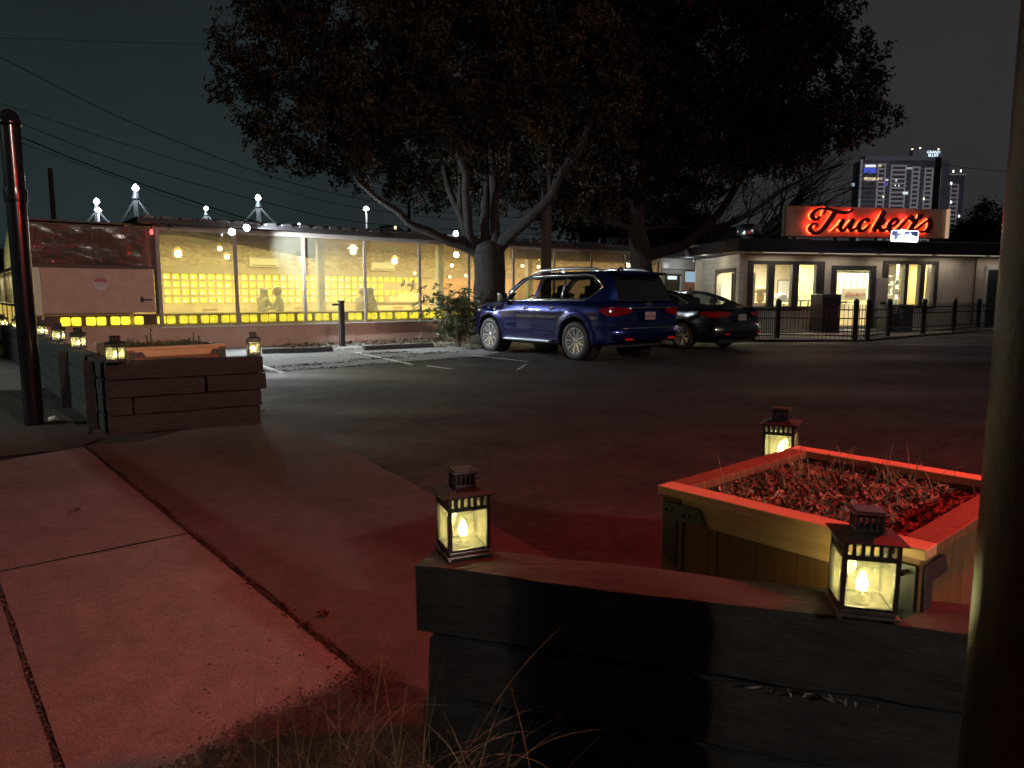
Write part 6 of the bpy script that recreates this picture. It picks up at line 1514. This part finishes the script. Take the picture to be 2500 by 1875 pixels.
# dark buildings glimpsed behind the second tree
for (u0, u1, v0, y, c, lab) in ((1505, 1545, 552, 46, (.30, .30, .29), 'pale wall edge of a building glimpsed left of the second trunk'), (1600, 1650, 545, 48, (.16, .16, .15), 'two storey building with a lit window seen under the second tree'), (1655, 1730, 535, 52, (.12, .13, .12), 'greenish grey building glimpsed through the bare branches'), (1730, 1925, 560, 60, (.10, .10, .105), 'long flat topped dark building behind the metal vent drum')):
    p = at(u0, v0, y); q = at(u1, v0, y); o = tag(empty('background_building', (p.x, y, 0)), lab, 'building')
    MB().box(0, q.x - p.x, 0, 8, 0, p.z).build('wall', mat('bg%d' % u0, c, .9, var=.2, scale=.5), o); MB().box(-.2, q.x - p.x + .2, -.3, 8.3, p.z, p.z + .2).build('roof', M_DARK, o)
    if u0 < 1700:
        w0 = (q.x - p.x) * .72; b = MB()
        for k in range(3):
            for j in range(4): b.box(w0 - .5 + k * .35, w0 - .22 + k * .35, -.1, 0, p.z - 1.6 + j * .33, p.z - 1.36 + j * .33)
        b.build('window', mat('pale_window%d' % u0, (.35, .35, .33), .4), o)
p = at(1545, 560, 46)
for (u_, v_, y) in ((1669, 541, 51), (1662, 562, 51), (1789, 392, 60), (1789, 390, 60)):
    q = at(u_, v_, y)
tag(MB().lathe([(0, -.1), (.1, 0), (0, .12)], 8).build('porch_lamp', emat('porch', (1, 1, .9), 6), loc=at(1662, 562, 47.5), smooth=True), 'tiny white lamp on the building under the second tree', 'lamp')

# ================================================================== MASTS, LAMPS, POLES AND WIRES
M_STEEL = mat('painted_steel', (.30, .34, .36), .5, metal=.3)
M_WHT = emat('mast_lamp_glow', (.92, .97, 1), 30.)
def mast(u, v, y, hw, vb, label, rad=.26, strut=True):
    top = at(u, v, y); o = tag(empty('lamp_mast', (top.x, y, 0)), label, 'lamp mast', 'braced lamp masts beyond the restaurant')
    zt_ = top.z; r = rad
    MB().lathe([(0, -r), (r * .8, -r * .6), (r, 0), (r * .7, r * .7), (0, r * 1.3)], 16, Matrix.Translation((0, 0, zt_))).build('lamp', M_WHT, o, smooth=True)
    if strut:
        MB().lathe([(r * 1.3, zt_ - r * 3.4), (r * .7, zt_ - r * 1.6), (r * .9, zt_ - r)], 10).build('neck', M_STEEL, o, smooth=True)
        MB().box(-r * .75, r * .75, -r * .6, r * .6, 0, zt_ - r * 2.4).build('column', M_STEEL, o)
        for s_ in (-1, 1):
            zz = at(u, vb, y).z; xx = s_ * hw / F * y; k = (zt_ - r * 3.2) / max(.5, (zt_ - r * 3.2 - zz)); xx *= min(k, 3.0); zb_ = zt_ - r * 3.2 - (zt_ - r * 3.2 - zz) * min(k, 3.0)
            MB().tube([(0, 0, zt_ - r * 3.2), (xx, 0, zb_)], r * .42, 6).build('strut', M_STEEL, o); MB().tube([(0, 0, zt_ - r * 3.2), (xx * .45, 3, zb_)], r * .22, 6).build('strut', M_STEEL, o)
    else: MB().tube([(0, 0, 0), (0, 0, zt_ - r)], r * .28, 8).build('column', M_STEEL, o)
    lamp('mast_light', 'POINT', (0, -1.2, zt_), 160, (.85, .93, 1), .3, o); return o
mast(331, 459, 62, 46, 555, 'tallest braced lamp mast, left of the restaurant roof peak', .26)
mast(236, 492, 66, 36, 555, 'braced lamp mast behind a street lamp, farthest left', .24)
mast(503, 509, 84, 20, 545, 'small braced lamp mast just right of the roof peak', .22)
mast(630, 483, 66, 42, 550, 'braced lamp mast above the pair of roof floodlights', .24)
def street(u, v, y, label, rad): 
    top = at(u, v, y); o = tag(empty('street_lamp', (top.x, y, 0)), label, 'street lamp', 'plain street lamps in the distance')
    MB().tube([(0, 0, 0), (0, 0, top.z - rad)], .07, 8).build('pole', mat('lamp_pole', (.5, .52, .52), .5), o, smooth=True); MB().lathe([(0, -rad * .6), (rad, -.0), (rad * .6, rad * .6), (0, rad)], 14, Matrix.Translation((0, 0, top.z))).build('lamp_head', M_WHT, o, smooth=True)
    lamp('street_glow', 'POINT', (0, -1, top.z), 60, (.9, .95, 1), .2, o)
street(240, 514, 55, 'street lamp overlapping the leftmost braced mast', .24); street(894, 511, 60, 'single street lamp standing between the braced masts and the first tree', .25); street(730, 549, 70, 'low small street lamp just above the middle of the roof', .16)
M_POLE = mat('creosote_pole', (.045, .033, .026), .85, bump=.6, bscale=12, stretch=(6, 6, .6))
def upole(u, vt_, y, r, label): 
    p = at(u, vt_, y); o = tag(empty('utility_pole', (p.x, y, 0)), label, 'utility pole'); MB().lathe([(r, 0), (r * .8, p.z), (0, p.z + .02)], 20).build('pole', M_POLE, o, smooth=True); return o
upole(122, 411, 45, .17, 'slim dark utility pole at the far left of the skyline'); upole(998, 492, 44, .11, 'short dark pole seen through the low branch of the first tree')
up = upole(1336, 120, 21.3, .165, 'thick wooden utility pole rising behind the blue SUV between the trees'); upole(2292, 385, 30, .14, 'dark pole standing behind the red roof sign in front of the tower')
def wire(pts, y0, y1, r, label):
    P = []; n = len(pts)
    for i, (u, v) in enumerate(pts): P.append(at(u, v, y0 + (y1 - y0) * i / (n - 1)))
    Q = []
    for i in range(n - 1):
        a = P[max(i - 1, 0)]; p = P[i]; q = P[i + 1]; c = P[min(i + 2, n - 1)]
        for j in range(6):
            t = j / 6; Q.append(.5 * ((2 * p) + (q - a) * t + (2 * a - 5 * p + 4 * q - c) * t * t + (3 * p - a - 3 * q + c) * t ** 3))
    Q.append(P[-1]); o = MB().tube([q - P[0] for q in Q], r, 5).build('power_line', mat('cable_black', (.008, .008, .009), .6), loc=P[0]); tag(o, label, 'cable', 'overhead cables running down to the right')
wire([(-120, 270), (50, 334), (200, 396), (400, 468), (640, 545), (800, 578), (1340, 600)], 30, 44, .030, 'thickest of the overhead cables, lowest but one')
wire([(-120, 100), (0, 140), (300, 290), (640, 424), (880, 486), (1100, 520), (1336, 535)], 32, 44, .018, 'highest of the cables reaching the tree')
wire([(-120, 215), (0, 252), (300, 350), (640, 450), (900, 512), (1336, 560)], 32, 44, .014, 'thin cable, second from the top')
wire([(-120, 250), (55, 304), (300, 396), (640, 492), (900, 545), (1336, 574)], 30, 44, .017, 'cable running close above the thickest one')
wire([(-120, 290), (55, 350), (300, 440), (520, 520), (700, 560)], 30, 44, .014, 'lowest thin cable, under the thickest one')
wire([(-200, 88), (100, 96), (500, 108), (900, 112)], 45, 60, .014, 'faint level cable high on the left')
wire([(2292, 400), (2380, 412), (2520, 425)], 30, 32, .012, 'short cable leaving the pole by the tower to the right')

# ================================================================== TREES
M_BARK = mat('tree_bark', (.006, .0045, .004), .9, col2=(.022, .017, .014), scale=5, bump=1.6, bscale=9, stretch=(3, 3, .7), thr=(.38, .66))
def leaf_mat(name, c1, c2):
    m = mat(name, c1, .6, col2=c2, scale=.9, spec=.2, thr=(.42, .6), detail=3); return m
M_LF1 = leaf_mat('tree_leaf', (.007, .007, .0035), (.036, .025, .012)); M_LF2 = leaf_mat('tree_leaf_dark', (.005, .0045, .003), (.028, .014, .009))
def cr(P, per=4):
    Q = []
    for i in range(len(P) - 1):
        a = P[max(i - 1, 0)]; p = P[i]; q = P[i + 1]; c = P[min(i + 2, len(P) - 1)]
        for j in range(per):
            t = j / per; Q.append(.5 * ((2 * p) + (q - a) * t + (2 * a - 5 * p + 4 * q - c) * t * t + (3 * p - a - 3 * q + c) * t ** 3))
    return Q + [P[-1]]
def limb(b, pts, r0, r1, seed, wob=.03, per=4, sides=9):
    Q = cr(pts, per); n = len(Q)
    Q = [q + Vector((noise.noise(q * 1.3 + Vector((seed, 0, 0))), noise.noise(q * 1.3 + Vector((0, seed, 0))), 0)) * wob for q in Q]
    b.tube(Q, [(r0 + (r1 - r0) * (i / (n - 1)) ** .8) * (1 + .10 * noise.noise(Q[i] * 3)) for i in range(n)], sides); return Q
def twig(b, p, d, L, r, depth, rr, tips, seg=4):
    Q = [p]; d = d.normalized()
    for i in range(seg):
        d = (d + Vector((rr.gauss(0, .16), rr.gauss(0, .16), rr.gauss(.02, .10)))).normalized(); Q.append(Q[-1] + d * L / seg)
    b.tube(Q, [r * (1 - .6 * i / seg) for i in range(seg + 1)], 5 if r > .03 else 3, cap=False)
    if depth == 0: tips.append((Q[-1], d)); tips.append((Q[seg // 2], d)); return
    for k in range(rr.choice((2, 3, 3))):
        q = Q[rr.choice((seg // 2, seg - 1, seg))]; az = rr.uniform(0, 6.28); dd = (d + Vector((math.cos(az), math.sin(az), rr.uniform(-.4, .7))) * rr.uniform(.5, .9)); twig(b, q, dd, L * rr.uniform(.6, .8), r * .5, depth - 1, rr, tips, seg)
def foliage(name, blobs, n_clump, per, m, parent, seed, size=(.07, .15), droop=.5, org=Vector((0, 0, 0)), spread=.42):
    """blobs: (centre, radii); leaves in hanging sprays, ragged at the rim"""
    rr = random.Random(seed); V = []; Fc = []
    tot = sum(r[0] * r[1] * r[2] for _, r in blobs)
    for c, r in blobs:
        c = Vector(c); k = int(n_clump * (r[0] * r[1] * r[2]) / tot)
        for _ in range(k):
            while True:
                q = Vector((rr.uniform(-1, 1), rr.uniform(-1, 1), rr.uniform(-1, 1)))
                if q.length < 1: break
            q = q.normalized() * (q.length ** .45)
            lump = 1 + .22 * noise.noise(q * 2.3 + c) + .12 * noise.noise(q * 6 + c)
            p = c + Vector((q.x * r[0], q.y * r[1], q.z * r[2])) * lump
            if noise.noise(p * .55 + Vector((seed, 0, 0))) < -.30: continue
            if noise.noise(p * 1.5 + Vector((0, seed, 0))) < -.38: continue
            ax = Vector((rr.gauss(0, 1), rr.gauss(0, 1), -droop + rr.gauss(0, .5))).normalized(); L = spread * rr.uniform(.5, 1.3)
            for j in range(per):
                s_ = rr.uniform(*size); w_ = s_ * rr.uniform(.28, .5)
                pp_ = p + ax * L * (j / per - .3) + Vector((rr.gauss(0, .07), rr.gauss(0, .07), rr.gauss(0, .07))) * (spread / .42)
                d = (ax * .6 + Vector((rr.gauss(0, .7), rr.gauss(0, .7), rr.gauss(-.35, .5)))).normalized(); sd_ = d.cross(Vector((rr.gauss(0, 1), rr.gauss(0, 1), rr.gauss(0, 1)))).normalized()
                o_ = len(V); V += [pp_ - org, pp_ + d * s_ * .45 + sd_ * w_ / 2 - org, pp_ + d * s_ - org, pp_ + d * s_ * .45 - sd_ * w_ / 2 - org]; Fc.append((o_, o_ + 1, o_ + 2, o_ + 3))
    b = MB(); b.v = [tuple(v) for v in V]; b.f = Fc
    return b.build(name, m, parent)
def blob(u, v, y, ru, ry, rv): return (tuple(at(u, v, y)), (ru / F * y, ry, rv / F * y))
# first tree
y1 = 20.4; base = at(1192, 722, y1); base.z = 0
tr = tag(empty('tree', base), 'big leafy tree with several rising limbs between the bush and the blue SUV', 'tree')
B_ = MB(); L1 = lambda pts, dy=0.: [at(u, v, y1 + d_) - base for (u, v, d_) in pts]
tz = [at(1192, 722, y1) * 1]
limb(B_, [Vector((-.03, 0, -.05)), Vector((-.02, 0, .25)), Vector((.0, 0, 1.0)), at(1196, 680, y1) - base, at(1195, 645, y1) - base, at(1193, 618, y1) - base], .44, .45, 1, .02, 5, 16)
B_.tube([Vector((0, 0, -.05)), Vector((0, 0, .15)), Vector((0, 0, .5))], [.62, .50, .40], 14)
B_.tube([at(1193, 620, y1) - base, at(1193, 600, y1) - base, at(1194, 586, y1) - base], [.45, .36, .10], 14)
LM = [([(1168, 622, 0), (1120, 597, -.2), (1095, 590, -.3), (1048, 566, -.5), (1002, 549, -.7), (975, 520, -.9), (950, 502, -1.), (908, 474, -1.2), (870, 442, -1.3), (858, 405, -1.4)], .21, .045),
      ([(1165, 605, 0), (1148, 578, -.2), (1140, 520, -.4), (1136, 470, -.5), (1139, 430, -.6), (1128, 398, -.7), (1116, 360, -.8), (1112, 310, -.9), (1100, 220, -1.)], .20, .07),
      ([(1172, 605, .2), (1142, 572, .4), (1122, 520, .6), (1100, 470, .8), (1085, 420, 1.), (1078, 370, 1.2), (1060, 280, 1.3)], .19, .06),
      ([(1120, 515, .5), (1122, 440, .3), (1118, 380, .2), (1100, 290, .1)], .10, .05),
      ([(1186, 600, .1), (1182, 560, .2), (1184, 500, .3), (1190, 440, .5), (1185, 360, .6), (1180, 260, .8)], .20, .09),
      ([(1205, 600, 0), (1208, 560, 0), (1207, 500, .1), (1203, 440, .2), (1200, 370, .2), (1214, 300, .3), (1220, 200, .4)], .20, .08),
      ([(1207, 480, .1), (1232, 440, -.2), (1245, 390, -.4), (1250, 320, -.5)], .09, .05),
      ([(1212, 615, 0), (1245, 575, -.2), (1280, 543, -.4), (1315, 515, -.5), (1345, 478, -.6), (1366, 432, -.7), (1394, 392, -.8), (1425, 345, -1.), (1450, 270, -1.1)], .25, .08),
      ([(1345, 480, -.6), (1344, 430, -.5), (1346, 380, -.4), (1340, 330, -.3), (1338, 240, -.2)], .12, .06), ([(1362, 440, -.7), (1378, 405, -.9), (1388, 380, -1.)], .09, .05)]
for i, (pts, r0, r1) in enumerate(LM):
    if i in (0, 1, 2, 4, 5, 7): pts = [(1193 + (pts[0][0] - 1193) * .35, 662, 0)] + pts; r0 *= 1.0
    limb(B_, L1(pts), r0 * .84, r1, i * 3.7, .05)
rr = random.Random(17); tips = []
for (u, v) in ((1100, 220), (1060, 280), (1180, 260), (1220, 200), (1250, 320), (1450, 270), (1340, 240), (858, 405), (1000, 300), (900, 300)):
    for k in range(2): twig(B_, at(u, v, y1) - base, Vector((rr.uniform(-1, 1), rr.uniform(-.6, .6), rr.uniform(.2, 1))), 1.8, .05, 2, rr, tips)
o = B_.build('trunk', M_BARK, tr, smooth=True)
MB().box(-.06, .06, -.36, -.34, 1.3, 1.42).build('knot', M_BARK, tr) if False else None
bl = [blob(700, 120, 19.5, 125, 3.0, 150), blob(640, 230, 19.8, 80, 2.2, 80), blob(720, 300, 20, 105, 2.6, 90), blob(860, 120, 20, 190, 3.6, 190), blob(850, 330, 20.4, 130, 2.8, 85), blob(960, 380, 20.6, 110, 2.6, 80),
      blob(1010, 230, 20.5, 200, 4.0, 190), blob(1080, 400, 21.5, 100, 2.2, 90), blob(1180, 180, 21, 210, 4.2, 210), blob(1250, 390, 22.3, 130, 2.0, 110), blob(1360, 200, 21, 190, 4.0, 210), blob(1420, 380, 21.5, 120, 2.6, 110),
      blob(1000, -60, 21, 400, 4.5, 120), blob(1300, -80, 21, 300, 4.5, 120), blob(640, 10, 20, 60, 2., 60), blob(930, 400, 22.5, 130, 1.6, 70), blob(1050, 450, 23, 110, 1.5, 60), blob(1180, 420, 23.5, 150, 1.5, 90), blob(1330, 450, 23.4, 120, 1.6, 75), blob(1440, 480, 22.5, 90, 1.8, 60), blob(700, 370, 20.2, 70, 1.8, 60), blob(590, 160, 19.8, 55, 1.5, 60), blob(1100, 300, 23, 230, 2, 160)]
foliage('crown', bl, 9500, 26, M_LF1, tr, 3, org=base, size=(.08, .18))
# second tree
y2 = 23.5; base = at(1568, 722, y2); base.z = 0
tr = tag(empty('tree', base), 'big dark tree with a leaning trunk rising behind the two parked cars', 'tree'); B_ = MB()
limb(B_, [Vector((.05, 0, -.05)), Vector((.03, 0, .8)), at(1566, 660, y2) - base, at(1562, 600, y2) - base, at(1556, 560, y2) - base, at(1552, 500, y2) - base, at(1568, 430, y2) - base, at(1590, 340, y2) - base, at(1600, 200, y2) - base], .46, .12, 9, .05, 5, 14)
for i, (pts, r0, r1) in enumerate([([(1575, 625, 0), (1620, 612, -.2), (1665, 600, -.3), (1700, 570, -.5), (1740, 535, -.6), (1770, 500, -.7), (1805, 440, -.8), (1830, 380, -1.), (1870, 300, -1.)], .22, .06), ([(1700, 570, -.5), (1760, 555, -.8), (1830, 520, -1.), (1900, 470, -1.2), (1980, 430, -1.3), (2060, 400, -1.4)], .12, .03),
      ([(1556, 560, 0), (1510, 548, -.4), (1470, 535, -.6), (1440, 530, -.8), (1400, 528, -1.)], .12, .03), ([(1556, 505, 0), (1530, 470, .3), (1515, 400, .5), (1500, 300, .6)], .14, .06), ([(1560, 490, 0), (1600, 450, -.4), (1660, 400, -.6), (1700, 320, -.8), (1730, 220, -1.)], .15, .06), ([(1570, 560, 0), (1630, 553, .4), (1700, 560, .8), (1760, 590, 1.)], .07, .02)]):
    limb(B_, [at(u, v, y2 + d_) - base for (u, v, d_) in pts], r0, r1, i * 2.9 + 40, .06)
tips = []
for (u, v) in ((1500, 300), (1600, 200), (1730, 220), (1870, 300), (1980, 410), (1400, 528), (1760, 480), (1830, 380), (1940, 330), (2050, 250)):
    for k in range(2): twig(B_, at(u, v, y2 - .5) - base, Vector((rr.uniform(-1, .6), rr.uniform(-.6, .6), rr.uniform(.3, 1.1))), 1.2 if u > 1900 else 1.6, .045, 2, rr, tips)
B_.build('trunk', M_BARK, tr, smooth=True)
bl = [blob(1480, 180, 23, 170, 4, 210), blob(1560, 400, 24.2, 140, 3, 110), blob(1640, 160, 23.5, 210, 4.5, 220), blob(1700, 370, 23.2, 150, 3., 110), blob(1820, 200, 23.5, 190, 4., 200), blob(1860, 350, 23.2, 130, 2.6, 80), blob(1960, 250, 23, 150, 3.2, 130), blob(2030, 290, 23, 95, 2.2, 70),
      blob(2110, 305, 23, 75, 1.6, 40), blob(1960, 90, 23, 105, 2.8, 110), blob(2060, 160, 23, 60, 2., 60), blob(1700, -80, 23, 320, 4.5, 130), blob(1480, 470, 24.5, 110, 2., 60), blob(1620, 480, 24.6, 110, 2., 50)]
foliage('crown', bl, 8500, 26, M_LF2, tr, 5, org=base, size=(.09, .19))
# bare trees behind the diner
def bare(u, v0, y, h, label, seed, lean=(.5, 0, 1), n=5, r=.16):
    p = at(u, v0, y); rr = random.Random(seed); o = tag(empty('bare_tree', (p.x, y, 0)), label, 'tree'); b = MB(); tips = []
    b.tube([Vector((0, 0, 0)), Vector((0, 0, p.z))], [r * 1.2, r], 8)
    for k in range(n):
        az = rr.uniform(-.5, .5); twig(b, Vector((0, 0, p.z - .3)), Vector((lean[0] + rr.uniform(-.5, .6), lean[1] + az, lean[2] * rr.uniform(.6, 1.1))), h * .5, r * .6, 4, rr, tips, 5)
    b.build('trunk', mat('bare_bark', (.03, .025, .024), .9), o)
bare(1800, 600, 33, 5.6, 'bare winter tree fanning its branches between the second tree and the red sign', 5, (.75, 0, .9), 7)
bare(1890, 570, 36, 4.8, 'smaller bare tree just left of the red sign', 8, (.2, 0, 1), 5, .12)
bare(1700, 610, 34, 5.0, 'bare tree with thin twigs behind the second trunk', 14, (.3, 0, 1), 6, .13)
# dark trees at the right horizon and behind the masts
for (u, v, y, ru, rv, lab, sd) in ((2420, 560, 48, 75, 85, 'dark round tree at the right behind the diner roof edge', 31), (2350, 600, 50, 60, 60, 'dim low tree right of the red sign', 32), (1420, 520, 40, 120, 70, 'dark evergreen mass between the utility pole and the second trunk', 33), (20, 660, 46, 70, 60, 'dark low tree at the far left horizon', 34), (1640, 545, 42, 110, 55, 'dim tree seen beneath the second crown', 35)):
    p = at(u, v, y); o = tag(empty('dark_tree', (p.x, y, 0)), lab, 'tree'); MB().tube([Vector((0, 0, 0)), Vector((.1, 0, p.z * .6)), Vector((0, 0, p.z))], [.3, .22, .1], 8).build('trunk', M_BARK, o, smooth=True)
    rs = (ru / F * y, ru / F * y * .8, rv / F * y); q = Vector((p.x, y, p.z)); bls = [((q.x + dx_ * rs[0], y, q.z + dz_ * rs[2]), tuple(r_ * s_ for r_ in rs)) for dx_, dz_, s_ in ((0, 0, .8), (-.45, -.2, .6), (.45, -.15, .6), (.1, .35, .55), (0, -.6, .6))]
    foliage('crown', bls, 420, 20, M_LF2, o, sd, (.16, .34), .3, Vector((p.x, y, 0)), .9)
# evergreen bush with whorled leaves
by = 19.0; bp2 = at(1115, 722, by); bp2.z = 0
bush = tag(empty('shrub', bp2), 'bushy evergreen shrub against the restaurant wall left of the first tree', 'shrub'); rr = random.Random(41); B_ = MB(); tips = []
for k in range(13):
    az = rr.uniform(0, 6.28); twig(B_, Vector((rr.gauss(0, .06), rr.gauss(0, .06), 0)), Vector((math.cos(az) * .24, math.sin(az) * .22, 1)), rr.uniform(.7, 1.05), .022, 2, rr, tips, 4)
B_.build('stem', mat('shrub_stem', (.10, .075, .05), .8), bush, smooth=True)
V = []; b = MB()
for (p, d) in tips * 1 + [(Vector((rr.gauss(0, .27), rr.gauss(0, .25), rr.uniform(.25, 1.25))), Vector((0, 0, 1))) for _ in range(240)]:
    if p.z > 1.75: continue
    a = d.cross(Vector((.3, .1, 1))).normalized() if d.length else Vector((1, 0, 0)); c = d.cross(a)
    for j in range(11):
        an = j * 2.4; out_ = (a * math.cos(an) + c * math.sin(an)) * rr.uniform(.6, 1.1) + d * rr.uniform(.1, .9); out_.normalize(); L = rr.uniform(.08, .16); w_ = L * .28; sd_ = out_.cross(Vector((rr.gauss(0, 1), rr.gauss(0, 1), 1))).normalized()
        q = p + out_ * .01; b.add([q, q + out_ * L * .5 + sd_ * w_ / 2, q + out_ * L - Vector((0, 0, .015)), q + out_ * L * .5 - sd_ * w_ / 2], [(0, 1, 2, 3)])
b.build('leaves', mat('shrub_leaf', (.040, .060, .022), .4, col2=(.09, .11, .05), scale=6), bush)

# ================================================================== LIGHTS OF THE PLACE AND ADDED HELPERS
# unseen board and glowing tube, added to keep the red lamp off the driveway
nb = 1.30
ob = tag(empty('unseen_light_blocker', sn(2.0, nb, 3.05), math.atan2(S.y, S.x)), 'dark unseen board with a red tube, added above the sidewalk to block red light', 'sign')
MB().box(-1.6, 1.6, -.03, .0, 0, 1.0).build('board', M_DARK, ob); MB().tube([(-1.2, .10, .62), (1.2, .10, .62)], .012, 8).build('neon_tube', emat('added_tube_glow', (1, .12, .08), 6.), ob)
lamp('overhead_red_light', 'POINT', sn(2.35, nb - .14, 3.78), 178, (1, .36, .25), .03)
lamp('red_sign_light', 'POINT', (3.0, 2.7, 3.2), 600, (1, .026, .026), .10)
lamp('street_light', 'POINT', (19, -20, 11), 2500, (.92, .96, 1), .35)
lamp('street_light', 'SPOT', (-17, 1, 8), 4600, (.86, 1, .92), .35, None, (-7, 10.5, 0), 42, .6)
lamp('facade_fill_spot', 'SPOT', (22, -22, 12), 16000, (1, .78, .64), .3, None, (-5, 20, .6), 28, .5)  # unseen narrow spot, added to brighten the distant restaurant facade
